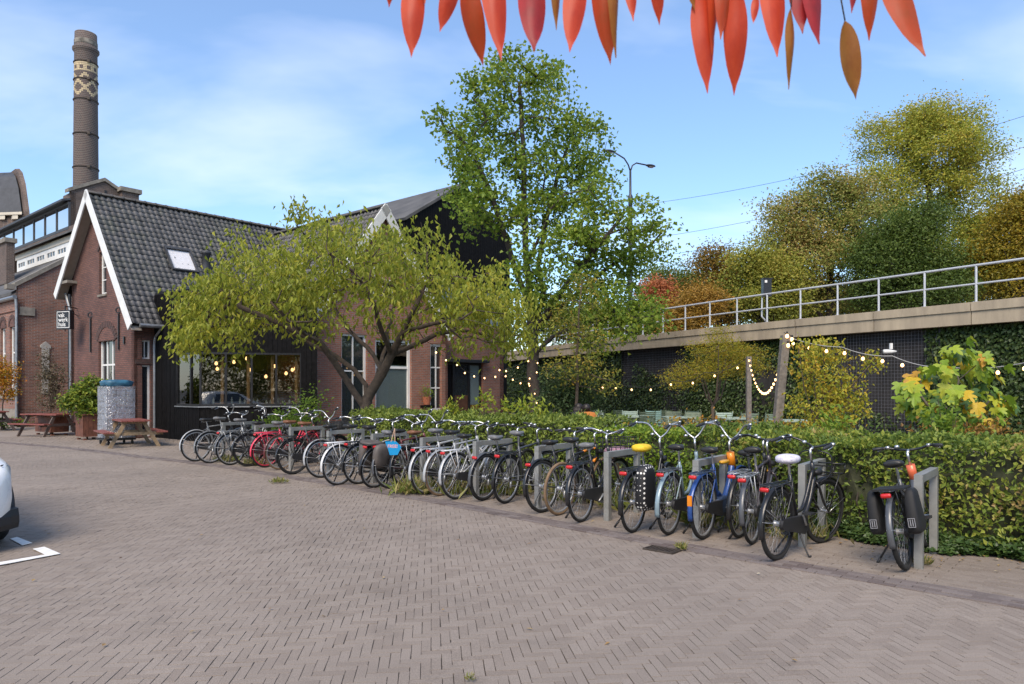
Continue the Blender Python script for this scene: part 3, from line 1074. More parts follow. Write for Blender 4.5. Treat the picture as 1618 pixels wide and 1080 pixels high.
for (s, k) in ((0.6, 0.9), (1.7, 1.1), (2.5, 0.8)):
    tb.lathe([(0.05, 0.08), (0.05, 1.12), (0.38, 1.13), (0.38, 1.17)], 16, B_PT + FD * s - FN * k)
part(tb, "inner_counter", M_OAK, ext)
bt = MB()
for k in range(14):
    s = 0.15 + 0.19 * k + random.uniform(-0.05, 0.05)
    h = random.uniform(0.08, 0.24)
    bt.lathe([(0.03, 0), (0.035, h * 0.6), (0.015, h * 0.75), (0.015, h)], 8, B_PT + FD * s - FN * 0.22 + ZUP * (WZ0 + 0.01))
bt.obox(B_PT - FN * 0.32 + ZUP * (WZ0 - 0.03), FD * FW, FN * 0.16, ZUP * 0.035)
part(bt, "shelf_with_jars", mat("jars", (0.35, 0.36, 0.33), 0.3, var=0.4, scale=9), ext)

# ---------------- second gabled house, its front turned to the terrace
Q0 = v3(-6.6, 23.5, 0)
h2 = thing("terrace_house", "red brick gabled house with white windows behind the spreading tree", "house", Q0)
def QP(s, t, z):
    return Q0 + U * s + V * t + ZUP * z
A2, Z2 = 2.96, 8.2
def top2(s):
    return max(0.2, Z2 - 0.15 - abs(s - A2) * 1.3)
h2h = [(1.15, 2.25, 0.35, 3.55), (2.62, 4.35, 0.35, 3.45), (5.32, 6.12, 0.75, 3.4)]
wb = MB()
wall(wb, QP(0, 0, 0), U, -V, [-0.25, A2, 6.2], top2, h2h)
wall(wb, QP(-0.25, 0, 0), V, -U, [0, 10], lambda s: top2(-0.25), [])
wall(wb, QP(6.2, 0, 0), V, U, [0, 10], lambda s: top2(6.2), [])
part(wb, "wall", M_BRICK_RED, h2)
mbr = MB()
e0, e1 = -0.75, 6.35
up0 = QP(A2, 0, Z2) - QP(e0, 0, Z2 - (A2 - e0) * 1.3); H0_ = np.linalg.norm(up0); up0 /= H0_
up1 = QP(A2, 0, Z2) - QP(e1, 0, Z2 - (e1 - A2) * 1.3); H1_ = np.linalg.norm(up1); up1 /= H1_
n0, n1 = unit(np.cross(up0, V)), unit(np.cross(V, up1))
if n0[2] < 0: n0 = -n0
if n1[2] < 0: n1 = -n1
mbr.obox(QP(e0, -0.15, Z2 - (A2 - e0) * 1.3) - n0 * 0.10, V * 10.2, up0 * H0_, n0 * 0.09)
mbr.obox(QP(e1, -0.15, Z2 - (e1 - A2) * 1.3) - n1 * 0.10, V * 10.2, up1 * H1_, n1 * 0.09)
r2 = part(mbr, "roof", M_BLACKWOOD, h2)
vs, fs = pantiles(QP(e0, -0.13, Z2 - (A2 - e0) * 1.3), V, up0, 10.1, H0_, n0)
o = part(np_mesh("roof_tiles", vs, fs, M_PANTILE, True), "roof_tiles", None, r2); o["kind"] = "stuff"
vs, fs = pantiles(QP(e1, -0.13, Z2 - (e1 - A2) * 1.3), V, up1, 10.1, H1_, n1)
o = part(np_mesh("roof_tiles", vs, fs, M_PANTILE, True), "roof_tiles", None, r2); o["kind"] = "stuff"
for k in range(26):
    s0 = -0.12 + k * 0.385
    r = MB()
    secs = [[QP(A2, s, Z2 + 0.015) + U * c * f + ZUP * h * f for (c, h) in half] for (s, f) in ((s0, 1.0), (s0 + 0.36, 0.93), (s0 + 0.40, 1.08), (s0 + 0.43, 1.08))]
    r.loft(secs)
    part(r, "ridge_tile", M_RIDGE, r2, True)
for e in (e0 - 0.04, e1 + 0.04):
    p, q = QP(e, -0.2, Z2 - abs(e - A2) * 1.3 - 0.04), QP(A2, -0.2, Z2 + 0.10)
    d = unit(q - p); nn = np.cross(V, d)
    if nn[2] < 0: nn = -nn
    part(MB().obox(p - nn * 0.29, q - p, nn * 0.34, V * 0.05), "verge_board", M_WHITE, h2)
roof_window(h2, 2.6, 2.9, 0.9, 1.1, QP(e0, -0.15, Z2 - (A2 - e0) * 1.3), up0, n0, V)
window(h2, QP(0, 0, 0), U, -V, 1.15, 2.25, 0.35, 3.55, cols=2, rows=(0.60,), fw=0.08, bw=0.05)
M_BLIND = mat("grey_blind", (0.24, 0.25, 0.25), 0.8, var=0.05)
window(h2, QP(0, 0, 0), U, -V, 2.62, 4.35, 0.35, 3.45, cols=1, rows=(0.68,), fw=0.11, bw=0.09, gm=clear_glass("blind_glass", 0.1), blind_or_sky_sheet=(0.45, 2.5, M_BLIND))
window(h2, QP(0, 0, 0), U, -V, 5.32, 6.12, 0.75, 3.4, cols=2, rows=(0.33, 0.66), fw=0.11, bw=0.05)
window(h2, QP(0, 0, 0), U, -V, 2.5, 3.4, 5.0, 6.2, cols=2, rows=(0.5,), inset=-0.03, fw=0.07)
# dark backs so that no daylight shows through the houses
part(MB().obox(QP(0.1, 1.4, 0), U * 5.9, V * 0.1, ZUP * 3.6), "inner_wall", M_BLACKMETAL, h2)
pl = MB().lathe([(0.13, 0), (0.17, 0.28), (0.17, 0.30), (0.1, 0.30)], 14, QP(4.95, -0.2, 1.02))
plant_stand = QP(4.95, -0.2, 0)
part(MB().obox(QP(4.75, -0.35, 0.9), U * 0.45, V * 0.3, ZUP * 0.1), "window_ledge", M_BLACKWOOD, h2)

# ---------------- porch and low wing beside it
an2 = thing("brick_annex", "low brick annex with dark glazed door and glass band above", "annex", QP(6.4, 0, 0))
wb = MB()
wall(wb, QP(0, 0.35, 0), U, -V, [6.2, 10.1], lambda s: 4.35, [(6.62, 8.75, 0.02, 2.75)])
wall(wb, QP(10.1, 0.35, 0), V, U, [0, 6], lambda s: 4.35, [])
part(wb, "wall", M_BRICK_RED, an2)
pm = MB()
for s in (6.62, 7.02, 7.95, 8.65):
    pm.obox(QP(s, 0.45, 0.02), U * 0.10, V * 0.08, ZUP * 2.7)
pm.obox(QP(6.72, 0.452, 2.62), U * 1.93, V * 0.076, ZUP * 0.10)
pm.obox(QP(6.3, 0.10, 2.72), U * 2.6, V * 0.3, ZUP * 0.12)
dfr = part(pm, "door_frame", M_BLACKMETAL, an2)
part(MB().obox(QP(6.72, 0.5, 0.05), U * 0.30, V * 0.03, ZUP * 2.57), "door_panel", M_BLACKWOOD, dfr)
part(MB().obox(QP(7.12, 0.5, 0.05), U * 0.83, V * 0.03, ZUP * 1.3), "door_leaf", mat("brown_door", (0.10, 0.045, 0.025), 0.5, var=0.2), dfr)
part(MB().obox(QP(7.12, 0.5, 1.36), U * 0.83, V * 0.02, ZUP * 1.26), "pane", M_GLASS, dfr)
part(MB().obox(QP(8.05, 0.5, 0.95), U * 0.60, V * 0.02, ZUP * 1.67), "pane", glass_mat("pale_glass", (0.16, 0.2, 0.2), 0.1), dfr)
part(MB().obox(QP(8.05, 0.5, 0.05), U * 0.60, V * 0.03, ZUP * 0.89), "door_leaf", mat("ochre_panel", (0.20, 0.115, 0.02), 0.5, var=0.25, scale=2), dfr)
gb = MB()
for s in np.linspace(6.2, 10.02, 6):
    gb.obox(QP(s, 0.36, 4.38), U * 0.08, V * 0.08, ZUP * 1.25)
gb.obox(QP(6.2, 0.34, 5.6), U * 3.95, V * 0.3, ZUP * 0.14)
gf = part(gb, "glass_band_frame", M_ZINC, an2)
for a in np.linspace(6.2, 10.02, 6)[:-1]:
    part(MB().obox(QP(a + 0.08, 0.39, 4.38), U * 0.68, V * 0.02, ZUP * 1.2), "pane", glass_mat("green_glass", (0.03, 0.05, 0.04), 0.06), gf)
part(MB().obox(QP(6.2, 0.6, 4.35), U * 3.9, V * 5, ZUP * 1.2), "roof_box", M_BLACKWOOD, an2)

# ---------------- tall black barn-shaped hall
R0 = v3(-4.5, 30.0, 0)
barn = thing("timber_hall", "tall black timber hall with grey roof and arched ochre window", "hall", R0)
def BP(s, t, z):
    return R0 + U * s + V * t + ZUP * z
BW, BE, BA = 6.8, 8.8, 10.95
def topb(s):
    return BA - abs(s - BW / 2) * (BA - BE) / (BW / 2)
cl = MB()
n = 44
def archz(s):
    d = abs(s - 2.75)
    return None if d > 1.35 else 4.6 + math.sqrt(1.35 ** 2 - d ** 2) * 1.25
for k in range(n):
    a, b = BW * k / n + 0.006, BW * (k + 1) / n - 0.006
    zb = archz((a + b) / 2) or 4.2
    dd = -V * (0.03 + random.uniform(-0.004, 0.004))
    cl.prism([BP(a, 0, zb), BP(b, 0, zb), BP(b, 0, topb(b)), BP(a, 0, topb(a))], dd)
for k in range(60):
    cl.obox(BP(0, 0.2 * k + 0.006, 4.2), V * 0.188, -U * 0.03, ZUP * (BE - 4.2))
o = part(cl, "cladding", M_BLACKWOOD, barn); o["kind"] = "stuff"
wb = MB()
wall(wb, BP(0, 0.35, 0), U, -V, [0, BW / 2, BW], lambda s: topb(s) - 0.02, [])
wall(wb, BP(0.06, 0.12, 0), V, -U, [0, 12], lambda s: BE - 0.02, [])
wall(wb, BP(BW - 0.06, 0.12, 0), V, U, [0, 12], lambda s: BE - 0.02, [])
part(wb, "wall", M_BLACKMETAL, barn)
rb = MB()
for sgn, e in ((1, 0.0), (-1, BW)):
    up = BP(BW / 2, 0, BA) - BP(e, 0, BE); Hh = np.linalg.norm(up); up /= Hh
    nn = np.cross(V, up)
    if nn[2] < 0: nn = -nn
    rb.obox(BP(e, -0.12, BE) - up * 0.12, V * 12.2, up * (Hh + 0.12), nn * 0.12)
part(rb, "roof", M_SLATE, barn)
part(MB().obox(BP(-0.05, 0.6, BE - 1.35), -U * 0.02, V * 1.3, ZUP * 1.2), "side_window", glass_mat("blue_glass", (0.10, 0.14, 0.18), 0.1), barn)
pts = [BP(2.75 + 1.36 * math.cos(a), 0.16, 4.6 + 1.36 * 1.25 * math.sin(a)) for a in np.linspace(0, math.pi, 24)]
part(MB().prism(pts, V * 0.06), "arched_panel", mat("ochre_panel2", (0.20, 0.125, 0.025), 0.5, var=0.35, scale=1.5), barn)
am = MB()
ar = [BP(2.75 + 1.40 * math.cos(a), -0.05, 4.6 + 1.40 * 1.25 * math.sin(a)) for a in np.linspace(0, math.pi, 24)]
am.tube(ar, 0.07, 6)
part(am, "arch_frame", M_BLACKMETAL, barn)
# ---------------- old factory on the left
K0 = v3(-20.9, 30.0, 0)
wing = thing("factory_wing", "orange brick factory wing with tall arched windows and sloping coping", "building", K0)
def KP(s, t, z):
    return K0 + U * s + V * t + ZUP * z
wb = MB()
wh = [(0.45, 1.15, 1.35, 4.35), (1.75, 2.45, 1.35, 4.35), (3.6, 4.3, 1.35, 4.35), (4.9, 5.6, 1.35, 4.35)]
wall(wb, KP(0, 0, 0), V, -U, [0.0, 9.0], lambda s: 5.45, wh)
wall(wb, KP(0, 0, 0), U, -V, [0, 0.01, 5.5], lambda s: 6.0 + 0.70 * s, [])
part(wb, "wall", M_BRICK_WING, wing)
for (a, b, z0, z1) in wh:
    window(wing, KP(0, 0, 0), V, -U, a, b, z0, z1, cols=2, rows=(0.62,), fw=0.1, bw=0.06)
    ap = MB()
    for k in range(9):
        a0, a1 = math.pi * k / 9, math.pi * (k + 0.86) / 9
        c = lambda q, r: KP(-0.03, (a + b) / 2 - math.cos(q) * r, z1 - 0.05 + math.sin(q) * r)
        ap.prism([c(a0, 0.35), c(a1, 0.35), c(a1, 0.52), c(a0, 0.52)], U * 0.03)
    part(ap, "brick_arch", M_ARCH, wing)
    pts = [KP(-0.01, (a + b) / 2 - math.cos(q) * 0.35, z1 - 0.05 + math.sin(q) * 0.35) for q in np.linspace(0, math.pi, 10)]
    part(MB().prism(pts, U * 0.05), "arch_infill", M_BRICK, wing)
part(MB().obox(KP(-0.06, -0.02, 0), V * 9, U * 0.06, ZUP * 0.75), "plinth", M_STONE, wing)
part(MB().obox(KP(-0.10, 0.25, 1.2), V * 6, U * 0.10, ZUP * 0.12), "sill_band", M_STONE, wing)
part(MB().obox(KP(-0.05, 0.0, 4.95), V * 9, U * 0.05, ZUP * 0.14), "brick_band", M_BRICK_WING, wing)
part(MB().tube([KP(-0.12, 0.0, 5.5), KP(-0.12, 9, 5.5)], 0.09, 8), "gutter", M_ZINC, wing)
part(MB().tube([KP(-0.1, -0.08, 5.4), KP(-0.08, -0.08, 4.9), KP(-0.08, -0.08, 0.05)], 0.055, 8), "downpipe", M_ZINC, wing)
part(MB().obox(KP(0.05, -0.06, 4.75), U * 0.55, V * 0.06, ZUP * 0.35), "corbel_stone", M_STONE, wing)
cp = MB()
p, q = KP(-0.15, -0.08, 6.0 - 0.1), KP(5.5, -0.08, 6.0 + 0.70 * 5.5)
cp.obox(p, q - p, V * 0.42, ZUP * 0.20)
cp.obox(KP(-0.42, -0.08, 5.82), U * 0.30, V * 0.42, ZUP * 0.2)
part(cp, "coping", M_STONE, wing)
pq = MB().obox(KP(0.86, -0.05, 1.4), U * 0.28, V * 0.05, ZUP * 2.0)
pq.prism([KP(0.80, -0.055, 3.4), KP(1.20, -0.055, 3.4), KP(1.20, -0.055, 3.5), KP(1.0, -0.055, 3.68), KP(0.80, -0.055, 3.5)], V * 0.06)
part(pq, "stone_plaque", M_PLASTER, wing)
rl = MB()
p, q = KP(-0.15, 0.34, 5.62), KP(3.7, 0.34, 8.35)
rl.obox(p, q - p, V * 14, ZUP * 0.12)
part(rl, "roof", M_SLATE, wing)
# clerestory with white casements, then a felt roof, then the long rooflight
S1 = v3(-22.4, 36.0, 0)
hall = thing("factory_hall", "long factory hall roof with white casements and a mirrored rooflight strip", "building", v3(S1[0], S1[1], 0))
def SP(s, t, z):
    return S1 + U * s + V * t + ZUP * z
wb = MB()
wall(wb, SP(0, 0, 0), V, -U, [-2.0, 8.6], lambda s: 9.25, [])
part(wb, "wall", M_BRICK_OLD, hall)
part(MB().obox(SP(-0.10, -2, 9.1), V * 10.6, U * 0.1, ZUP * 0.3), "eave_board", M_CREAM, hall)
for k in range(6):
    window(hall, SP(-0.05, 0, 0), V, -U, -1.3 + 1.62 * k, -1.3 + 1.62 * k + 1.62, 8.42, 9.10, cols=3, rows=(), inset=-0.01, fw=0.22, bw=0.06, sill=False)
rl = MB()
p, q = SP(-0.35, -2, 9.40), SP(1.46, -2, 10.45)
rl.obox(p, q - p, V * 20, ZUP * 0.1)
part(rl, "roof", M_SLATE, hall)
wb = MB()
wall(wb, SP(1.35, 0, 0), V, -U, [-1.5, 18], lambda s: 10.75, [])
part(wb, "upper_wall", M_BRICK_OLD, hall)
G0 = v3(-24.9, 40.0, 0)
gb = MB()
for k in range(10):
    gb.obox(G0 + V * (2.0 * k) + ZUP * 10.75, V * 0.10, -U * 0.1, ZUP * 1.3)
gb.obox(G0 - U * 0.12 + ZUP * 10.62, V * 20, U * 0.3, ZUP * 0.16)
gb.obox(G0 - U * 0.14 + ZUP * 12.02, V * 20, U * 0.3, ZUP * 0.14)
gf = part(gb, "rooflight_frame", M_LEAD, hall)
for k in range(9):
    part(MB().obox(G0 + V * (2.0 * k + 0.1) - U * 0.05 + ZUP * 10.75, V * 1.9, U * 0.02, ZUP * 1.3), "pane", M_GLASS_SKY, gf)
p = G0 - U * 0.45 + ZUP * 12.14
part(MB().obox(p, V * 20, U * 3.5 + ZUP * 1.0, ZUP * 0.12), "top_roof", M_LEAD, hall)
# brick end block with stepped coping, and its small chimney
blk = thing("brick_end_block", "dark brick end gable with stone coping in front of the chimney", "building", G0)
def GP(s, t, z):
    return G0 + U * s + V * t + ZUP * z
wb = MB()
def topg(s):
    return 12.8 + 0.9 * (1 - abs(s - 1.75) / 1.75)
wall(wb, GP(0, 0, 0), U, -V, [0, 1.75, 3.5], topg, [])
wall(wb, GP(0, 0, 0), V, -U, [0, 1.2], lambda s: 12.7, [])
part(wb, "wall", M_BRICK_OLD, blk)
for a, b in ((-0.15, 1.75), (3.65, 1.75)):
    p, q = GP(a, -0.1, topg(a) if a > 0 else 12.72), GP(b, -0.1, 13.72)
    part(MB().obox(p, q - p, V * 0.55, ZUP * 0.2), "coping", M_STONE, blk)
for (s, za, zb) in ((0.75, 10.6, 12.5), (1.75, 11.9, 13.2)):
    part(MB().obox(GP(s, -0.04, za), U * 0.12, V * 0.04, ZUP * (zb - za)), "wall_anchor", M_BLACKMETAL, blk)
an_ = MB()
an_.bar(GP(1.75, -0.04, 12.6), GP(0.95, -0.04, 11.9), 0.12, 0.06, V)
an_.bar(GP(1.75, -0.04, 12.6), GP(2.6, -0.04, 11.9), 0.12, 0.06, V)
part(an_, "wall_anchor", M_BLACKMETAL, blk)
sc = MB().obox(GP(2.55, -0.45, 9.0), U * 0.95, V * 0.8, ZUP * 4.25)
smc = part(sc, "small_chimney", M_BRICK_OLD, blk)
part(MB().obox(GP(2.43, -0.57, 13.25), U * 1.2, V * 1.05, ZUP * 0.25), "chimney_cap", M_STONE, smc)
part(MB().obox(GP(3.52, -0.1, 8.0), U * 1.3, V * 0.8, ZUP * 4.35), "buttress", M_BRICK_OLD, blk)
# chimney stack
def stack_mat():
    m, n, l, b = nodes_of("stack_brick")
    tc = n.new("ShaderNodeTexCoord")
    sp = n.new("ShaderNodeSeparateXYZ"); l.new(tc.outputs["Object"], sp.inputs[0])
    at_ = n.new("ShaderNodeMath"); at_.operation = 'ARCTAN2'
    l.new(sp.outputs["Y"], at_.inputs[0]); l.new(sp.outputs["X"], at_.inputs[1])
    ml = n.new("ShaderNodeMath"); ml.operation = 'MULTIPLY'; ml.inputs[1].default_value = 1.0
    l.new(at_.outputs[0], ml.inputs[0])
    cb = n.new("ShaderNodeCombineXYZ")
    l.new(ml.outputs[0], cb.inputs[0]); l.new(sp.outputs["Z"], cb.inputs[1])
    bt = n.new("ShaderNodeTexBrick")
    bt.inputs["Scale"].default_value = 1.0
    bt.inputs["Brick Width"].default_value = 2 * math.pi / 40
    bt.inputs["Row Height"].default_value = 0.11
    bt.inputs["Mortar Size"].default_value = 0.016
    bt.inputs["Color1"].default_value = (0.085, 0.050, 0.042, 1)
    bt.inputs["Color2"].default_value = (0.046, 0.032, 0.030, 1)
    bt.inputs["Mortar"].default_value = (0.16, 0.14, 0.125, 1)
    l.new(cb.outputs[0], bt.inputs["Vector"])
    l.new(bt.outputs["Color"], b.inputs["Base Color"])
    b.inputs["Roughness"].default_value = 0.85
    return m
M_STACK = stack_mat()
CH = v3(-26.45, 44.0, 0)
stack = thing("chimney_stack", "tall round brick factory chimney with pale diamond pattern near the top", "chimney", CH, world=False)
stack.scale = (0.82, 0.82, 0.984)
def cr(z):
    return 0.985 - 0.0095 * z
prof = [(cr(z), z) for z in np.linspace(0, 22.7, 25)] + [(0.78, 22.75), (0.90, 22.9), (0.90, 23.02), (0.80, 23.12), (0.76, 23.2), (0.74, 24.0), (0.55, 24.0), (0.55, 23.0)]
put("shaft", MB().lathe(prof, 40).mesh("shaft", M_STACK, True), stack)
for z in (9, 11.3, 13.4, 15.5, 17.6, 19.75, 21.0, 22.1):
    b = MB().ring((0, 0, z), cr(z) + 0.02, 0.045, 'Z', 40, 6)
    a = math.atan2(-CH[1], -CH[0]) + 0.25
    b.box(((cr(z) + 0.05) * math.cos(a), (cr(z) + 0.05) * math.sin(a), z), (0.2, 0.2, 0.16))
    put("iron_band", b.mesh("iron_band", M_IRON), stack)
put("cap_ring", MB().lathe([(0.76, 23.22), (0.785, 23.25), (0.785, 23.5), (0.755, 23.52)], 40).mesh("cap_ring", mat("lime_stain", (0.22, 0.20, 0.17), 0.9, var=0.5, scale=3)), stack)
# pale headers that make the diamond bands
M_HEADER = mat("yellow_header", (0.56, 0.45, 0.28), 0.8, var=0.2, scale=8)
N_H = 40
rows = [(21.93, [True] * N_H), (21.82, [True] * N_H), (21.71, [j % 4 < 2 for j in range(N_H)]), (21.60, [j % 4 < 2 for j in range(N_H)]), (21.49, [True] * N_H)]
for i in range(13):
    rows.append((21.27 - 0.11 * i, [min((j + i) % 8, (j - i) % 8) < 2 for j in range(N_H)]))
hd = MB()
for z, row in rows:
    r = cr(z) + 0.008
    for j, on in enumerate(row):
        if not on: continue
        a0, a1 = 2 * math.pi * (j + 0.06) / N_H, 2 * math.pi * (j + 0.94) / N_H
        c = lambda a, q, zz: (q * math.cos(a), q * math.sin(a), zz)
        hd.add([c(a0, r, z), c(a1, r, z), c(a1, r, z + 0.095), c(a0, r, z + 0.095)], [(0, 1, 2, 3)])
o = put("pale_header_bricks", hd.mesh("pale_header_bricks", M_HEADER), stack); o["kind"] = "stuff"
# dark mansard building at the far left
mn = v3(-41.2, 60.0, 0)
man = thing("mansard_building", "dark steep mansard roof on brick walls rising behind the factory", "building", mn)
ML, ME = unit(v3(-1, 0.12, 0)), unit(v3(-0.72, 0.69, 0))
def MP(s, t, z):
    return mn + ME * s + ML * t + ZUP * z
part(MB().prism([MP(0, 0, 0), MP(0, 14, 0), MP(10, 14, 0), MP(10, 0, 0)], ZUP * 16.3), "wall", M_BRICK_OLD, man)
prof = [(0.0, 16.3), (0.5, 17.3), (1.3, 18.9), (2.4, 20.1), (3.6, 20.7), (9, 20.9)]
rf = MB()
for (a, za), (b, zb) in zip(prof[:-1], prof[1:]):
    rf.prism([MP(a, 0.3, za), MP(a, 14, za), MP(b, 14, zb), MP(b, 0.3, zb)], v3(0, 0, -0.2))
part(rf, "roof", M_LEAD, man)
sec = [MP(a - 0.2, -0.35, z + 0.25) for a, z in prof] + [MP(9, -0.35, 15.5), MP(-0.2, -0.35, 15.9)]
part(MB().prism(sec, ML * 0.4), "verge", M_BRICK_OLD, man)
ev = MB().obox(MP(-0.5, 0.45, 16.3), ML * 13, ME * 0.5, ZUP * 0.22)
for k in range(10):
    ev.obox(MP(-0.4, 0.8 + 1.2 * k, 15.95), ML * 0.5, ME * 0.4, ZUP * 0.345)
part(ev, "cornice", M_CREAM, man)
# low brick stump between the roofs at the left edge
st = thing("brick_parapet_block", "small brick parapet block between the factory roofs at the edge", "building", v3(-25.6, 37.2, 0))
s0 = v3(-25.75, 36.1, 0)
part(MB().obox(s0 + ZUP * 7, V * 4, U * 0.35, ZUP * 2.1), "wall", M_BRICK_OLD, st)
part(MB().obox(s0 - U * 0.1 - V * 0.1 + ZUP * 9.1, V * 4.2, U * 0.55, ZUP * 0.22), "coping", M_STONE, st)
# ------------------------------------------------------------------ viaduct with railing, ivy wall
M_CONC = mat("viaduct_concrete", (0.40, 0.33, 0.235), 0.85, var=0.12, scale=2.2, bump=0.15, dirt=(0.25, 0.205, 0.15), stretch=(1, 1, 0.22))
M_CONC_TOP = mat("viaduct_coping", (0.22, 0.19, 0.15), 0.9, var=0.3, scale=3, dirt=(0.10, 0.09, 0.075))
M_RAIL = mat("rail_grey", (0.52, 0.53, 0.55), 0.4, 0.2, var=0.08, scale=5)
M_DARKWALL = mat("viaduct_wall", (0.028, 0.026, 0.026), 0.9, var=0.35, scale=2)
# centre line of the deck edge
VL = [v3(20.2, 7.6, 0), v3(13.6, 18.5, 0), v3(6.9, 29.6, 0), v3(2.2, 39.6, 0), v3(-1.2, 49.5, 0), v3(-4.5, 60, 0)]
def vline(step):
    P = np.array(VL)
    L = np.concatenate([[0], np.cumsum(np.linalg.norm(np.diff(P, axis=0), axis=1))])
    t = np.linspace(0, L[-1], 600)
    Q = np.stack([np.interp(t, L, P[:, i]) for i in range(3)], 1)
    ker = np.ones(121) / 121
    Q2 = np.stack([np.convolve(np.pad(Q[:, i], 60, mode='reflect', reflect_type='odd'), ker, 'valid') for i in range(3)], 1)
    L2 = np.concatenate([[0], np.cumsum(np.linalg.norm(np.diff(Q2, axis=0), axis=1))])
    s = np.arange(0, L2[-1], step)
    return np.stack([np.interp(s, L2, Q2[:, i]) for i in range(3)], 1), s
ZD, TH = 4.05, 0.62
via = thing("viaduct", "beige concrete railway viaduct edge above the ivy covered wall", "viaduct", (13.6, 18.5, 0))
pts, ss = vline(2.85)
NRM = []
for a, b in zip(pts[:-1], pts[1:]):
    d = unit(b - a)
    nn = v3(-d[1], d[0], 0)
    if np.dot(nn, -a) < 0: nn = -nn      # towards the yard
    p = MB()
    e = d * 0.012
    L = (b - a) - 2 * e
    lo = a + e + ZUP * (ZD - TH)
    p.obox(lo - nn * 0.35, L, nn * 0.35, ZUP * 0.36)
    p.obox(lo - nn * 0.35 + ZUP * 0.375, L, nn * 0.39, ZUP * (TH - 0.375 - 0.0))
    p.obox(lo - nn * 0.33 + ZUP * 0.355, L, nn * 0.345, ZUP * 0.025)
    part(p, "edge_panel", M_CONC, via)
    NRM.append(nn)
dk = MB()
for a, b, nn in zip(pts[:-1], pts[1:], NRM):
    d = b - a
    dk.obox(a - nn * 10 + ZUP * (ZD - 0.6), d, nn * 9.64, ZUP * 0.5)
part(dk, "deck", M_CONC_TOP, via)
wl_ = MB()
for a, b, nn in zip(pts[:-1], pts[1:], NRM):
    wl_.obox(a - nn * 0.75 + ZUP * (-0.1), b - a, nn * 0.35, ZUP * (ZD - TH + 0.1))
part(wl_, "retaining_wall", M_DARKWALL, via)
# railing
rail = thing("viaduct_railing", "grey tubular steel railing along the viaduct edge", "railing", (13.6, 18.5, ZD))
ps, _ = vline(1.42)
nnl = []
for k in range(len(ps)):
    a, b = ps[max(k - 1, 0)], ps[min(k + 1, len(ps) - 1)]
    d = unit(b - a); nn = v3(-d[1], d[0], 0)
    if np.dot(nn, -ps[k]) < 0: nn = -nn
    nnl.append(nn)
base = [p - n * 0.16 for p, n in zip(ps, nnl)]
for p in base:
    m_ = MB().tube([p + ZUP * ZD, p + ZUP * (ZD + 1.03)], 0.032, 8)
    m_.box(p + ZUP * (ZD + 0.012), (0.14, 0.14, 0.024))
    part(m_, "post", M_RAIL, rail, False)
part(MB().tube([p + ZUP * (ZD + 1.04) for p in base], 0.034, 8), "top_rail", M_RAIL, rail, True)
part(MB().tube([p + ZUP * (ZD + 0.52) for p in base], 0.028, 8), "middle_rail", M_RAIL, rail, True)
# signal head on the railing, its back to us
sg = at(1211, 470, 26.2)
sig = thing("railway_signal", "black railway signal box on a pole behind the railing", "signal", (sg[0], sg[1], ZD))
q = v3(sg[0], sg[1], 0)
part(MB().tube([q + ZUP * ZD, q + ZUP * 5.6], 0.045, 8), "pole", M_BLACKMETAL, sig)
hd_ = MB().box(q + ZUP * 5.35, (0.30, 0.24, 0.62))
hd_.box(q + ZUP * 5.70 + v3(0.04, 0.05, 0), (0.36, 0.3, 0.03))
part(hd_, "signal_head", M_BLACKMETAL, sig)
part(MB().box(q + v3(-0.06, -0.125, 5.58), (0.09, 0.012, 0.09)), "label_plate", M_WHITE, sig)
part(MB().tube([q + v3(-0.16, 0, 5.0), q + v3(-0.17, 0, 4.3), q + v3(-0.03, 0, 4.15)], 0.03, 6), "cable_loop", M_RAIL, sig)

# double street lamp behind the viaduct edge
lp = at(996, 613, 34.0); lp[2] = 0
lamp = thing("street_lamp", "tall dark lamp post with two curved arms above the viaduct", "street lamp", (lp[0], lp[1], ZD))
M_POST = mat("lamp_paint", (0.045, 0.05, 0.06), 0.45, 0.3, var=0.1)
part(MB().lathe([(0.16, ZD), (0.16, ZD + 1.1), (0.12, ZD + 1.2), (0.10, 10.6), (0.12, 10.65), (0.12, 10.85), (0.06, 10.95), (0.05, 12.1)], 12, lp), "pole", M_POST, lamp, True)
ax_, ay_ = v3(0.9, 0.43, 0), None
for sgn, col_r in ((-1, 0.80), (1, 0.95)):
    L = [lp + ZUP * 12.05, lp + ZUP * 12.35 + ax_ * sgn * 0.12, lp + ZUP * (12.62 if sgn < 0 else 12.5) + ax_ * sgn * 0.35, lp + ZUP * (12.85 if sgn < 0 else 12.48) + ax_ * sgn * 0.95]
    part(MB().tube(L, 0.035, 8), "arm", M_POST, lamp, True)
    h = L[-1] + ax_ * sgn * 0.25
    d = unit(ax_ * sgn)
    w = unit(np.cross(ZUP, d))
    secs = []
    for t, f in ((-0.30, 0.3), (-0.18, 0.8), (0.0, 1.0), (0.16, 0.8), (0.26, 0.3)):
        secs.append([h + d * t + w * math.cos(a) * 0.14 * f + ZUP * math.sin(a) * 0.07 * f for a in np.linspace(0, 2 * math.pi, 10, endpoint=False)])
    lh = part(MB().loft(secs), "lamp_head", M_POST, lamp, True)
    part(MB().box(h - ZUP * 0.07, (0.26, 0.16, 0.02), d, w), "lens", mat("lamp_lens", (0.35, 0.27, 0.25), 0.3), lh)

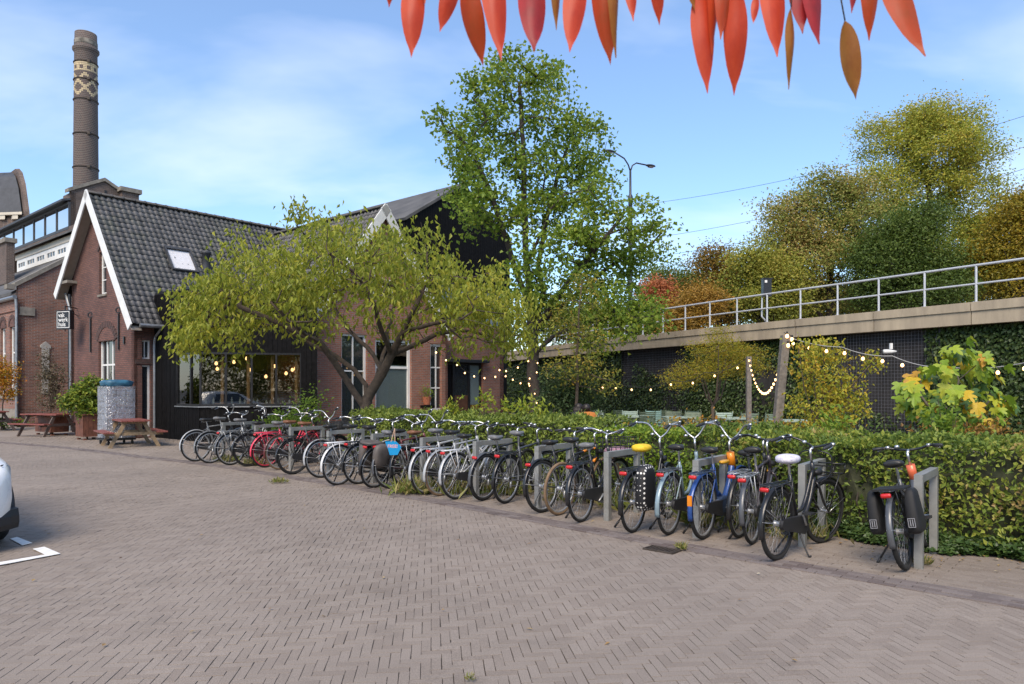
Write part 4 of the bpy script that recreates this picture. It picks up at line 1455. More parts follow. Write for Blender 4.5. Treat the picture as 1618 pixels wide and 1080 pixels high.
# overhead wires
for k, (y0, y1) in enumerate(((185, 300), (232, 355), (268, 385), (297, 402))):
    a, b = at(1800, y0 - 62, 48), at(1020, y1 + 22, 70)
    m_ = []
    for t in np.linspace(0, 1, 24):
        p = a * (1 - t) + b * t
        p[2] -= 1.1 * 4 * t * (1 - t)
        m_.append(p)
    o = MB().tube(m_, 0.016, 4).build("overhead_wire", M_BLACKMETAL)
    tag(o, ["highest thin overhead wire crossing the sky above the viaduct trees", "second highest thin overhead wire crossing the sky", "third thin overhead wire down crossing the sky", "lowest thin overhead wire crossing the sky behind the trees"][k], "wire", "overhead wires")
# ------------------------------------------------------------------ bicycle racks
M_RACK = mat("rack_steel", (0.30, 0.30, 0.285), 0.5, 0.35, var=0.12, scale=7)
RDIR = unit(v3(math.sin(math.radians(39)), math.cos(math.radians(39)), 0))
RSIDE = v3(-RDIR[1], RDIR[0], 0)
rack_px = [(1452, 898), (1268, 864), (1101, 850), (960, 823), (850, 804), (752, 788), (668, 776), (590, 763), (520, 753), (460, 742), (405, 733), (353, 726)]
rack_pos = [gp(x, y) for x, y in rack_px]
rack_says = [
    "grey steel bicycle rack at the end of the row beside the panniered bicycle",
    "grey steel bicycle rack behind the black bicycle with the front carrier",
    "grey steel bicycle rack beside the blue and orange bicycle",
    "grey steel bicycle rack between the polka dot bag and the black bicycle",
    "grey steel bicycle rack left of the tan tyred orange striped bicycle",
    "grey steel bicycle rack beside the thick tyred black bicycle",
    "grey steel bicycle rack behind the silver bicycle with red tail lamp",
    "grey steel bicycle rack behind the blue sign",
    "grey steel bicycle rack behind the white framed bicycle with tall carrier",
    "grey steel bicycle rack right of the pink bicycle",
    "grey steel bicycle rack left of the pink bicycle",
    "grey steel bicycle rack at the far end of the row"]
RH, RW = 0.86, 0.76
rk = {}
sq = 0.07
rk["post"] = MB().box((0, 0, RH / 2 - 0.02), (sq, sq, RH - 0.04 - sq + 0.06)).mesh("post", M_RACK)
rk["bar"] = MB().box((0, 0, RH - sq / 2), (RW + sq, sq, sq)).mesh("top_bar", M_RACK)
for p, say in zip(rack_pos, rack_says):
    r = thing("bicycle_rack", say, "bicycle rack", p, "bicycle racks in a row", world=False)
    r.rotation_euler = (0, 0, math.atan2(RDIR[1], RDIR[0]) + random.gauss(0, 0.02))
    for x in (0, RW):
        o = put("post", rk["post"], r); o.location = (x, 0, -0.02)
    o = put("top_bar", rk["bar"], r); o.location = (RW / 2, 0, 0)

# ------------------------------------------------------------------ bicycles
WR = 0.347          # wheel radius
RA, FA, BB = v3(0, 0, WR), v3(1.07, 0, WR), v3(0.45, 0, 0.29)
HEAD_T, HEAD_B = v3(0.80, 0, 0.86), v3(0.855, 0, 0.70)
STEM = v3(0.765, 0, 0.965)
bike_mesh = {}
def bm_(key, m, fn, smooth=True):
    k = (key, m.name)
    if k not in bike_mesh:
        mb = MB(); fn(mb)
        bike_mesh[k] = mb.mesh(key.split("|")[0], m, smooth)
    return bike_mesh[k]

def c3(pts, n=5):
    """smooth curve through points"""
    P = np.asarray(pts, float)
    if len(P) < 3: return P
    out = []
    Q = np.concatenate([[2 * P[0] - P[1]], P, [2 * P[-1] - P[-2]]])
    for i in range(1, len(Q) - 2):
        for t in np.linspace(0, 1, n, endpoint=False):
            a, b, c, d = Q[i - 1], Q[i], Q[i + 1], Q[i + 2]
            out.append(0.5 * ((2 * b) + (-a + c) * t + (2 * a - 5 * b + 4 * c - d) * t * t + (-a + 3 * b - 3 * c + d) * t ** 3))
    out.append(P[-1])
    return np.array(out)

def f_tyre(w):
    def fn(mb): mb.ring((0, 0, 0), WR - w, w, 'Y', 40, 8)
    return fn
def f_rim(mb):
    mb.ring((0, 0, 0), WR - 0.047, 0.011, 'Y', 40, 6)
    mb.ring((0, 0, 0), WR - 0.041, 0.012, 'Y', 40, 6)
def f_spokes(mb):
    for k in range(28):
        a = 2 * math.pi * k / 28
        b = a + (0.35 if (k // 2) % 2 else -0.35)
        y = 0.028 if k % 2 else -0.028
        mb.tube([(0.02 * math.cos(b), y, 0.02 * math.sin(b)), ((WR - 0.05) * math.cos(a), 0, (WR - 0.05) * math.sin(a))], 0.0013, 3, caps=False)
def f_hub(r):
    def fn(mb):
        mb.tube([(0, -0.06, 0), (0, -0.036, 0), (0, -0.034, 0), (0, -0.024, 0), (0, 0.024, 0), (0, 0.034, 0), (0, 0.036, 0), (0, 0.06, 0)], [0.008, 0.01, r, r * 0.7, r * 0.7, r, 0.01, 0.008], 10)
    return fn
def f_disc(mb):
    mb.ring((0, 0.04, 0), 0.07, 0.006, 'Y', 20, 5)

def f_frame(kind):
    def fn(mb):
        mb.tube([HEAD_T + (HEAD_T - HEAD_B) * 0.1, HEAD_B], 0.022, 10)
        st_top = v3(0.265, 0, 0.80)
        mb.tube([BB, st_top], 0.0165, 10)
        for s in (-1, 1):
            mb.tube(c3([BB + v3(-0.02, s * 0.03, 0), v3(0.3, s * 0.055, 0.305), RA + v3(0, s * 0.062, 0)], 4), 0.0095, 7)
            mb.tube(c3([v3(0.275, s * 0.02, 0.755), v3(0.2, s * 0.05, 0.63), RA + v3(0, s * 0.062, 0)], 4), 0.008, 7)
        mb.tube([BB - v3(0, 0.04, 0), BB + v3(0, 0.04, 0)], 0.024, 10)
        if kind == "men":
            mb.tube([HEAD_T - v3(-0.012, 0, 0.04), v3(0.275, 0, 0.77)], 0.0155, 10)
            mb.tube([HEAD_B + v3(-0.01, 0, 0.03), BB], 0.018, 10)
        elif kind == "oma":
            mb.tube(c3([HEAD_B + v3(-0.008, 0, 0.03), v3(0.74, 0, 0.50), v3(0.58, 0, 0.34), BB], 6), 0.016, 10)
            mb.tube(c3([HEAD_T - v3(-0.012, 0, 0.05), v3(0.70, 0, 0.58), v3(0.52, 0, 0.44), v3(0.385, 0, 0.46)], 6), 0.0145, 10)
        elif kind == "low":
            mb.tube(c3([HEAD_B + v3(-0.01, 0, 0.02), v3(0.72, 0, 0.47), v3(0.55, 0, 0.31), BB], 6), 0.026, 10)
            mb.tube(c3([HEAD_T - v3(-0.012, 0, 0.06), v3(0.66, 0, 0.55), v3(0.55, 0, 0.43), v3(0.40, 0, 0.41)], 6), 0.019, 10)
        elif kind == "fat":
            mb.tube(c3([HEAD_B + v3(-0.01, 0, 0.05), v3(0.72, 0, 0.50), v3(0.56, 0, 0.33), BB], 6), 0.040, 10)
            mb.tube(c3([v3(0.56, 0, 0.36), v3(0.45, 0, 0.44), v3(0.385, 0, 0.47)], 4), 0.022, 8)
        elif kind == "mixte":
            for s in (-1, 1):
                mb.tube([HEAD_T - v3(-0.015, -s * 0.012, 0.07), v3(0.36, s * 0.022, 0.50), RA + v3(0.0, s * 0.06, 0)], 0.009, 7)
            mb.tube([HEAD_B + v3(-0.01, 0, 0.03), BB], 0.017, 10)
    return fn
def f_fork(mb):
    mb.tube([HEAD_B, HEAD_B + v3(0.012, 0, -0.035)], 0.022, 8)
    for s in (-1, 1):
        mb.tube(c3([HEAD_B + v3(0.01, s * 0.012, -0.03), HEAD_B + v3(0.02, s * 0.048, -0.07), v3(0.965, s * 0.055, 0.46), FA + v3(0, s * 0.058, 0)], 4), [0.013] * 9 + [0.011] * 3 + [0.009], 7)
def f_stem(mb):
    mb.tube([HEAD_T, STEM, STEM + v3(-0.01, 0, 0.05)], 0.0125, 8)
    mb.tube([STEM + v3(-0.01, 0, 0.045), STEM + v3(0.04, 0, 0.07)], 0.014, 8)
def f_bar(kind):
    def fn(mb):
        c = STEM + v3(0.04, 0, 0.07)
        for s in (-1, 1):
            if kind == "dutch":
                P = [c, c + v3(0.03, s * 0.10, 0.03), c + v3(-0.03, s * 0.23, 0.075), c + v3(-0.14, s * 0.285, 0.065), c + v3(-0.28, s * 0.30, 0.04)]
            elif kind == "high":
                P = [c, c + v3(0.02, s * 0.07, 0.06), c + v3(0.0, s * 0.16, 0.17), c + v3(-0.10, s * 0.27, 0.19), c + v3(-0.25, s * 0.31, 0.16)]
            else:
                P = [c, c + v3(0.02, s * 0.10, 0.01), c + v3(-0.01, s * 0.20, 0.035), c + v3(-0.05, s * 0.31, 0.03)]
            mb.tube(c3(P, 5), 0.0115, 8)
    return fn
def bar_end(kind, s):
    c = STEM + v3(0.04, 0, 0.07)
    if kind == "dutch": return c + v3(-0.15, s * 0.288, 0.064), c + v3(-0.285, s * 0.301, 0.039)
    if kind == "high": return c + v3(-0.13, s * 0.28, 0.187), c + v3(-0.255, s * 0.311, 0.159)
    return c + v3(-0.02, s * 0.225, 0.036), c + v3(-0.052, s * 0.315, 0.03)
def f_grip(kind, s):
    def fn(mb):
        a, b = bar_end(kind, s)
        mb.tube([a, a * 0.5 + b * 0.5, b, b + (b - a) * 0.08], [0.016, 0.018, 0.017, 0.010], 8)
    return fn
def f_lever(kind, s):
    def fn(mb):
        a, b = bar_end(kind, s)
        d = unit(b - a)
        mb.tube(c3([a - d * 0.04, a + v3(0.03, 0, -0.012), a + (b - a) * 0.7 + v3(0.035, 0, -0.025)], 4), 0.006, 5)
        mb.box(a - d * 0.04, (0.035, 0.03, 0.03))
    return fn
def f_saddle(mb):
    secs = []
    for x, w, h, z in ((-0.125, 0.055, 0.02, 0.012), (-0.115, 0.085, 0.035, 0.012), (-0.07, 0.098, 0.045, 0.005), (0.0, 0.075, 0.04, -0.002), (0.07, 0.035, 0.034, 0.0), (0.13, 0.022, 0.03, 0.004), (0.148, 0.012, 0.015, 0.004)):
        ring = []
        for k in range(12):
            a = 2 * math.pi * k / 12
            yy, zz = math.cos(a) * w, math.sin(a) * h
            if zz < 0: zz *= 0.75
            ring.append((x, yy, z + zz))
        secs.append(ring)
    mb.loft(secs)
def f_post(h):
    def fn(mb):
        mb.tube([v3(0.27, 0, 0.78), v3(0.24, 0, h - 0.03)], 0.0125, 8)
        for s in (-1, 1):
            mb.ring((0.235 - 0.07, s * 0.05, h - 0.045), 0.014, 0.004, 'Z', 10, 4)
        mb.tube([v3(0.14, 0.02, h - 0.03), v3(0.36, 0.012, h - 0.03)], 0.004, 5)
        mb.tube([v3(0.14, -0.02, h - 0.03), v3(0.36, -0.012, h - 0.03)], 0.004, 5)
    return fn
def f_fender(a0, a1, w):
    def fn(mb):
        R = WR + 0.022
        secs, n = [], 26
        for k in range(n + 1):
            a = a0 + (a1 - a0) * k / n
            d, z = v3(math.cos(a), 0, math.sin(a)), None
            ring = []
            for (y, h) in ((-w, -0.014), (-w * 0.7, -0.003), (0, 0.003), (w * 0.7, -0.003), (w, -0.014), (w * 0.7, -0.006), (0, -0.001), (-w * 0.7, -0.006)):
                ring.append(d * (R + h) + v3(0, y, 0))
            secs.append(ring)
        mb.loft(secs)
    return fn
def f_stays(front):
    def fn(mb):
        for s in (-1, 1):
            a = math.radians(20 if front else 150)
            mb.tube([(0, s * 0.06, 0), ((WR + 0.02) * math.cos(a), s * 0.022, (WR + 0.02) * math.sin(a))], 0.0028, 4)
            if not front:
                a = math.radians(170)
                mb.tube([(0, s * 0.06, 0), ((WR + 0.02) * math.cos(a), s * 0.022, (WR + 0.02) * math.sin(a))], 0.0028, 4)
    return fn
def f_carrier(mb):
    z = 0.735
    mb.tube(c3([v3(0.20, 0.05, z), v3(-0.22, 0.062, z), v3(-0.27, 0.0, z), v3(-0.22, -0.062, z), v3(0.20, -0.05, z)], 4), 0.0065, 6)
    for y in (-0.022, 0.022):
        mb.tube([v3(0.2, y, z), v3(-0.25, y, z)], 0.005, 5)
    mb.tube([v3(0.20, -0.05, z), v3(0.20, 0.05, z)], 0.006, 5)
    for s in (-1, 1):
        mb.tube([v3(-0.05, s * 0.062, z), v3(0, s * 0.068, WR)], 0.0055, 5)
        mb.tube([v3(-0.20, s * 0.062, z), v3(-0.01, s * 0.068, WR)], 0.0055, 5)
def f_case(mb):
    n = 14
    a = [(0.085 * math.cos(t) + 0.45, 0.095 * math.sin(t) + 0.29) for t in np.linspace(-math.pi / 2, math.pi / 2, n)]
    b = [(0.06 * math.cos(t), 0.055 * math.sin(t) + WR) for t in np.linspace(math.pi / 2, 3 * math.pi / 2, n)]
    mb.prism([v3(x, -0.075, z) for x, z in a + b], (0, 0.035, 0))
def f_chain(mb):
    mb.ring((0.45, -0.05, 0.29), 0.085, 0.006, 'Y', 24, 5)
    for k in range(5):
        t = 2 * math.pi * k / 5
        mb.tube([(0.45, -0.05, 0.29), (0.45 + 0.085 * math.cos(t), -0.05, 0.29 + 0.085 * math.sin(t))], 0.006, 4)
    mb.ring((0, -0.045, WR), 0.036, 0.008, 'Y', 16, 5)
    mb.tube([(0.45, -0.05, 0.375), (0, -0.045, WR + 0.036)], 0.0045, 4)
    mb.tube([(0.45, -0.05, 0.205), (0.06, -0.045, WR - 0.09), (0, -0.045, WR - 0.036)], 0.0045, 4)
    mb.box((0.03, -0.05, WR - 0.07), (0.03, 0.02, 0.09))
def f_crank(ang):
    def fn(mb):
        d = v3(math.cos(ang), 0, math.sin(ang)) * 0.17
        for s in (-1, 1):
            mb.tube([BB + v3(0, s * 0.05, 0), BB + v3(0, s * 0.085, 0), BB + d * s + v3(0, s * 0.095, 0)], [0.014, 0.012, 0.009], 6)
    return fn
def f_pedal(ang, s):
    def fn(mb):
        p = BB + v3(math.cos(ang), 0, math.sin(ang)) * 0.17 * s + v3(0, s * 0.15, 0)
        for q in (-1, 1):
            mb.box(p + v3(q * 0.035, 0, 0), (0.022, 0.09, 0.022))
        for q in (-1, 1):
            mb.box(p + v3(0, q * 0.040, 0), (0.05, 0.008, 0.018))
        mb.tube([p - v3(0, 0.05, 0), p + v3(0, 0.05, 0)], 0.008, 6)
    return fn
def f_stand(kind):
    def fn(mb):
        if kind == "double":
            for s in (-1, 1):
                mb.tube(c3([v3(0.38, s * 0.03, 0.27), v3(0.34, s * 0.10, 0.13), v3(0.31, s * 0.17, 0.012), v3(0.345, s * 0.175, 0.012)], 4), 0.009, 6)
        else:
            mb.tube([v3(0.12, 0.05, 0.31), v3(0.10, 0.10, 0.28), v3(0.12, 0.29, 0.015)], [0.012, 0.010, 0.009], 6)
            mb.tube([v3(0.115, 0.24, 0.085), v3(0.122, 0.295, 0.010)], 0.013, 6)
    return fn
def f_tail(mb):
    secs = []
    for y, f in ((-0.042, 0.6), (-0.03, 0.85), (0.03, 0.85), (0.042, 0.6)):
        secs.append([v3(-0.285 + 0.018 * math.cos(a) * f, y, 0.700 + 0.026 * math.sin(a) * f) for a in np.linspace(0, 2 * math.pi, 8, endpoint=False)])
    mb.loft(secs)
def f_headlamp(mb):
    c = v3(0.90, 0, 0.77)
    mb.tube([c + v3(-0.05, 0, 0), c, c + v3(0.045, 0, 0), c + v3(0.055, 0, 0)], [0.012, 0.03, 0.036, 0.03], 10)
    mb.tube([c, HEAD_B + v3(0.02, 0, 0.03)], 0.006, 5)
def f_bell(mb):
    mb.lathe([(0.02, 0), (0.026, 0.01), (0.02, 0.026), (0.004, 0.03)], 10, STEM + v3(0.03, 0.10, 0.10))
def f_lock(mb):
    mb.ring((0.20, 0, 0.66), 0.05, 0.011, 'X', 16, 6)
    mb.box((0.2, 0.05, 0.66), (0.03, 0.035, 0.06))
def f_fcarrier(mb):
    z, x0, x1 = 0.74, 0.90, 1.22
    for zz, w in ((z, 0.17), (z + 0.10, 0.18)):
        mb.tube([v3(x0, -w, zz), v3(x1, -w, zz), v3(x1, w, zz), v3(x0, w, zz)], 0.0075, 6, closed=True)
    for y in (-0.11, -0.055, 0, 0.055, 0.11):
        mb.tube([v3(x0, y, z), v3(x1, y, z)], 0.005, 5)
    for s in (-1, 1):
        mb.tube([v3(x1 - 0.08, s * 0.15, z), FA + v3(0, s * 0.065, 0)], 0.0075, 6)
        mb.tube(c3([v3(0.85, s * 0.05, 0.66), v3(0.89, s * 0.15, 0.76), v3(0.88, s * 0.16, 0.95), v3(0.85, s * 0.04, 1.0)], 4), 0.0085, 6)
        for x in (x0, x1):
            mb.tube([v3(x, s * 0.17, z), v3(x, s * 0.18, z + 0.10)], 0.006, 5)
def f_crate(mb):
    z, x0, x1, w, h = 0.73, 0.90, 1.24, 0.20, 0.25
    for zz in np.linspace(z, z + h, 5):
        mb.tube([v3(x0, -w, zz), v3(x1, -w, zz), v3(x1, w, zz), v3(x0, w, zz)], 0.006, 5, closed=True)
    for k in range(7):
        y = -w + 2 * w * k / 6
        for x in (x0, x1):
            mb.tube([v3(x, y, z), v3(x, y, z + h)], 0.005, 4)
    for k in range(6):
        x = x0 + (x1 - x0) * k / 5
        for y in (-w, w):
            mb.tube([v3(x, y, z), v3(x, y, z + h)], 0.005, 4)
        mb.tube([v3(x, -w, z), v3(x, w, z)], 0.005, 4)
def blob(c, s, n=10, m=14, p=3.0, seed=0, rough=0.0, taper=0.0):
    """a soft box, for bags"""
    r = np.random.default_rng(seed)
    mb = MB()
    secs = []
    for i in range(n + 1):
        ph = -math.pi / 2 + math.pi * i / n
        cz, sz = math.cos(ph), math.sin(ph)
        fz = math.copysign(abs(sz) ** (2 / p), sz); fr_ = abs(cz) ** (2 / p)
        ring = []
        for k in range(m):
            a = 2 * math.pi * k / m
            x = math.copysign(abs(math.cos(a)) ** (2 / p), math.cos(a)) * fr_
            y = math.copysign(abs(math.sin(a)) ** (2 / p), math.sin(a)) * fr_
            j = (1 + r.normal(0, rough)) * (1 - taper * (fz + 1) / 2)
            ring.append((c[0] + s[0] / 2 * x * j, c[1] + s[1] / 2 * y * j, c[2] + s[2] / 2 * fz))
        secs.append(ring)
    mb.loft(secs)
    return mb

M_RUB = mat("rubber", (0.016, 0.016, 0.016), 0.85, var=0.25, scale=12)
M_RUB_TAN = mat("tan_tyre", (0.20, 0.13, 0.075), 0.8, var=0.2, scale=12)
M_CHROME = mat("chrome", (0.60, 0.60, 0.60), 0.3, 0.85, var=0.15, scale=20)
M_ALU = mat("alloy", (0.46, 0.47, 0.48), 0.4, 0.6, var=0.15, scale=15)
M_BLK = mat("bike_black", (0.016, 0.016, 0.018), 0.35, var=0.25, scale=9, coat=0.2)
M_PLA = mat("black_plastic", (0.022, 0.022, 0.024), 0.55, var=0.25, scale=14)
M_TAIL = mat("tail_red", (0.55, 0.02, 0.02), 0.25, var=0.15, scale=20, spec=0.6)
M_LENS = mat("lamp_glass", (0.5, 0.5, 0.5), 0.15, var=0.1)
M_SPOKE = mat("spoke_steel", (0.42, 0.42, 0.42), 0.4, 0.6, var=0.1)
def paint(nm, c, rough=0.35):
    return mat("bike_" + nm, c, rough, 0.15, var=0.12, scale=8, coat=0.25)

def polka_mat():
    m, n, l, b = nodes_of("polka_dot_fabric")
    tc = n.new("ShaderNodeTexCoord")
    mp = n.new("ShaderNodeMapping"); mp.inputs["Scale"].default_value = (26, 26, 26); mp.inputs["Rotation"].default_value = (0, math.radians(45), 0)
    l.new(tc.outputs["Object"], mp.inputs[0])
    fr = n.new("ShaderNodeVectorMath"); fr.operation = 'FRACTION'; l.new(mp.outputs[0], fr.inputs[0])
    sb = n.new("ShaderNodeVectorMath"); sb.operation = 'SUBTRACT'; sb.inputs[1].default_value = (0.5, 0.5, 0.5); l.new(fr.outputs[0], sb.inputs[0])
    mu = n.new("ShaderNodeVectorMath"); mu.operation = 'MULTIPLY'; mu.inputs[1].default_value = (1, 1, 1); l.new(sb.outputs[0], mu.inputs[0])
    ln = n.new("ShaderNodeVectorMath"); ln.operation = 'LENGTH'; l.new(mu.outputs[0], ln.inputs[0])
    lt = n.new("ShaderNodeMath"); lt.operation = 'LESS_THAN'; lt.inputs[1].default_value = 0.33; l.new(ln.outputs["Value"], lt.inputs[0])
    mx = n.new("ShaderNodeMixRGB"); mx.inputs["Color1"].default_value = (0.012, 0.012, 0.014, 1); mx.inputs["Color2"].default_value = (0.72, 0.70, 0.66, 1)
    l.new(lt.outputs[0], mx.inputs["Fac"]); l.new(mx.outputs[0], b.inputs["Base Color"])
    b.inputs["Roughness"].default_value = 0.6
    MATS["polka"] = m
    return m
M_POLKA = polka_mat()

def bicycle(label, px, py, head=40, lean=0.0, steer=0.0, kind="oma", col=M_BLK, bar="dutch", tyre=None, fend=None, ffend=True, rear_fend=True,
            carrier=M_BLK, case=True, sad=M_PLA, sadh=0.94, stand="side", tail=True, lamp=True, wide=0.019, rim=None, stem=None, fork=None, crank=-0.9, extra=None, grip=M_PLA, barm=None, spoke=None):
    p = gp(px, py)
    if px < 1200:
        jr = random.Random(int(px)); lean += jr.gauss(0, 2.6); steer += jr.gauss(0, 9); sadh += jr.uniform(-0.04, 0.03); sadh = round(sadh, 2); crank = round(jr.uniform(-3.1, 3.1), 1)
    root = thing("bicycle", label, "bicycle", (p[0], p[1], 0.004), "bicycles parked at the racks", world=False)
    root.rotation_euler = (math.radians(lean), 0, math.radians(90 - head))
    tyre = tyre or M_RUB
    fend = fend or col
    rim = rim or M_ALU
    barm = barm or M_CHROME
    spoke = spoke or M_SPOKE
    ax = unit(HEAD_T - HEAD_B)
    T = Matrix.Translation(Vector(tuple(HEAD_B)))
    S = T @ Matrix.Rotation(math.radians(steer), 4, Vector(tuple(ax))) @ T.inverted()
    def pp(nm, me, parent=root, M=None):
        o = bpy.data.objects.new(nm, me); COL.objects.link(o); o.parent = parent
        if M is not None: o.matrix_local = M
        return o
    pp("frame", bm_("frame|" + kind, col, f_frame(kind)))
    pp("fork", bm_("fork", fork or col, f_fork), M=S)
    pp("stem", bm_("stem", stem or M_CHROME, f_stem), M=S)
    hb = pp("handlebar", bm_("handlebar|" + bar, barm, f_bar(bar)), M=S)
    for s in (-1, 1):
        pp("grip", bm_("grip|%s%d" % (bar, s), grip, f_grip(bar, s)), hb)
        pp("brake_lever", bm_("brake_lever|%s%d" % (bar, s), M_CHROME, f_lever(bar, s)), hb)
    pp("bell", bm_("bell", M_CHROME, f_bell), hb)
    for nm, A, M, hr in (("rear_wheel", RA, None, 0.035), ("front_wheel", FA, S, 0.022)):
        L = Matrix.Translation(Vector(tuple(A)))
        w = pp(nm, bm_("rim", rim, f_rim), M=(M @ L if M is not None else L))
        pp("tyre", bm_("tyre|%g" % wide, tyre, f_tyre(wide)), w)
        pp("spokes", bm_("spokes", spoke, f_spokes), w)
        pp("hub", bm_("hub|%g" % hr, M_ALU, f_hub(hr)), w)
    if rear_fend:
        fo = pp("rear_mudguard", bm_("rear_mudguard", fend, f_fender(math.radians(35), math.radians(196), 0.030)), M=Matrix.Translation(Vector(tuple(RA))))
        pp("mudguard_stay", bm_("mudguard_stay|r", M_CHROME, f_stays(False)), fo)
    if ffend:
        fo = pp("front_mudguard", bm_("front_mudguard", fend, f_fender(math.radians(10), math.radians(165), 0.028)), M=S @ Matrix.Translation(Vector(tuple(FA))))
        pp("mudguard_stay", bm_("mudguard_stay|f", M_CHROME, f_stays(True)), fo)
    sp_ = pp("seat_post", bm_("seat_post|%g" % sadh, M_CHROME, f_post(sadh), False))
    so = pp("saddle", bm_("saddle", sad, f_saddle)); so.location = (0.235, 0, sadh)
    if carrier: pp("carrier", bm_("carrier", carrier, f_carrier))
    pp("chain_case", bm_("chain_case", M_PLA, f_case, False)) if case else pp("chainset", bm_("chainset", M_ALU, f_chain))
    cr_ = pp("crank", bm_("crank|%g" % crank, M_ALU, f_crank(crank)))
    for s in (-1, 1):
        pp("pedal", bm_("pedal|%g%d" % (crank, s), M_PLA, f_pedal(crank, s), False), cr_)
    if stand: pp("kickstand", bm_("kickstand|" + stand, M_PLA, f_stand(stand)))
    if tail:
        t = pp("tail_lamp", bm_("tail_lamp", M_TAIL, f_tail))
        if not carrier: t.location = (0.02, 0, -0.05)
    if lamp: pp("headlamp", bm_("headlamp", M_PLA, f_headlamp), M=S)
    pp("ring_lock", bm_("ring_lock", M_PLA, f_lock))
    if extra: extra(root, pp, S)
    return root

P_SILVER = paint("silver", (0.42, 0.43, 0.44))
P_GREY = paint("grey", (0.17, 0.175, 0.18))
P_PINK = paint("pink", (0.72, 0.05, 0.10))
P_WINE = paint("wine", (0.12, 0.025, 0.025))
P_WHITE = paint("white", (0.68, 0.68, 0.68))
P_BLUE = paint("blue", (0.02, 0.065, 0.24))
P_ORANGE = paint("orange", (0.80, 0.25, 0.012))
P_YELLOW = paint("yellow", (0.70, 0.36, 0.02))
P_ICE = paint("ice_blue", (0.22, 0.30, 0.34))
P_SLATE = paint("slate", (0.085, 0.09, 0.10))
P_PLUM = paint("plum", (0.055, 0.045, 0.055))
P_NAVY = paint("navy", (0.03, 0.05, 0.10))
P_CORAL = paint("coral", (0.75, 0.16, 0.07))
M_BROWN = mat("brown_leather", (0.20, 0.085, 0.04), 0.5, var=0.25, scale=14)
M_DARKSAD = mat("black_leather", (0.02, 0.019, 0.019), 0.45, var=0.25, scale=14)
M_GREYSAD = mat("grey_leather", (0.16, 0.16, 0.165), 0.5, var=0.2, scale=14)
M_YELSAD = mat("yellow_cover", (0.75, 0.50, 0.02), 0.6, var=0.12, scale=14)
M_FABBAG = mat("grey_brown_bag", (0.105, 0.09, 0.082), 0.6, var=0.25, scale=5, bump=0.4)
M_BLKBAG = mat("black_bag", (0.012, 0.012, 0.013), 0.7, var=0.3, scale=6)
M_PINKBAG = mat("pink_bag", (0.50, 0.28, 0.34), 0.6, var=0.15, scale=5)
M_REFLECT = mat("reflective", (0.30, 0.30, 0.32), 0.4, 0.2, var=0.05)

def x_black_crate(root, pp, S):
    c = pp("front_crate", bm_("front_crate", M_PLA, f_crate), M=S)
    pp("bag_in_crate", bm_("bag_in_crate", M_BLKBAG, lambda mb: mb.__dict__.update(blob((1.07, 0, 0.85), (0.30, 0.36, 0.24), seed=3, rough=0.03).__dict__)), c)
def x_pink_crate(root, pp, S):
    c = pp("front_crate", bm_("front_crate", M_PLA, f_crate), M=S)
    pp("pink_bundle", bm_("pink_bundle", M_PINKBAG, lambda mb: mb.__dict__.update(blob((1.07, 0, 0.79), (0.30, 0.36, 0.12), seed=4, rough=0.02).__dict__)), c)
def x_grey_bag(root, pp, S):
    pp("pannier", bm_("pannier|grey", M_FABBAG, lambda mb: mb.__dict__.update(blob((-0.06, 0.17, 0.56), (0.34, 0.17, 0.42), seed=5, rough=0.02).__dict__)))
    f = pp("pannier_flap", bm_("pannier_flap", M_FABBAG, lambda mb: mb.__dict__.update(blob((-0.06, 0.10, 0.745), (0.36, 0.30, 0.07), seed=6, rough=0.03).__dict__)))
    pp("pannier", bm_("pannier|grey2", M_FABBAG, lambda mb: mb.__dict__.update(blob((-0.06, -0.16, 0.57), (0.34, 0.15, 0.40), seed=7, rough=0.02).__dict__)))
def x_polka(root, pp, S):
    pp("pannier", bm_("pannier|polka", M_POLKA, lambda mb: mb.__dict__.update(blob((-0.04, -0.16, 0.53), (0.34, 0.15, 0.52), seed=8, p=4, rough=0.008).__dict__)))
    0 and pp("pannier", bm_("pannier|polka2", M_POLKA, lambda mb: mb.__dict__.update(blob((-0.04, 0.14, 0.53), (0.34, 0.13, 0.50), seed=9, p=4, rough=0.008).__dict__)))
    pp("skirt_guard", bm_("skirt_guard", mat("skirt_guard", (0.30, 0.33, 0.35), 0.3, var=0.1), lambda mb: mb.prism([v3(0.0, -0.068, 0.30), v3(0.34, -0.068, 0.33), v3(0.24, -0.068, 0.70), v3(0.0, -0.068, 0.70)], (0, 0.003, 0)), False))
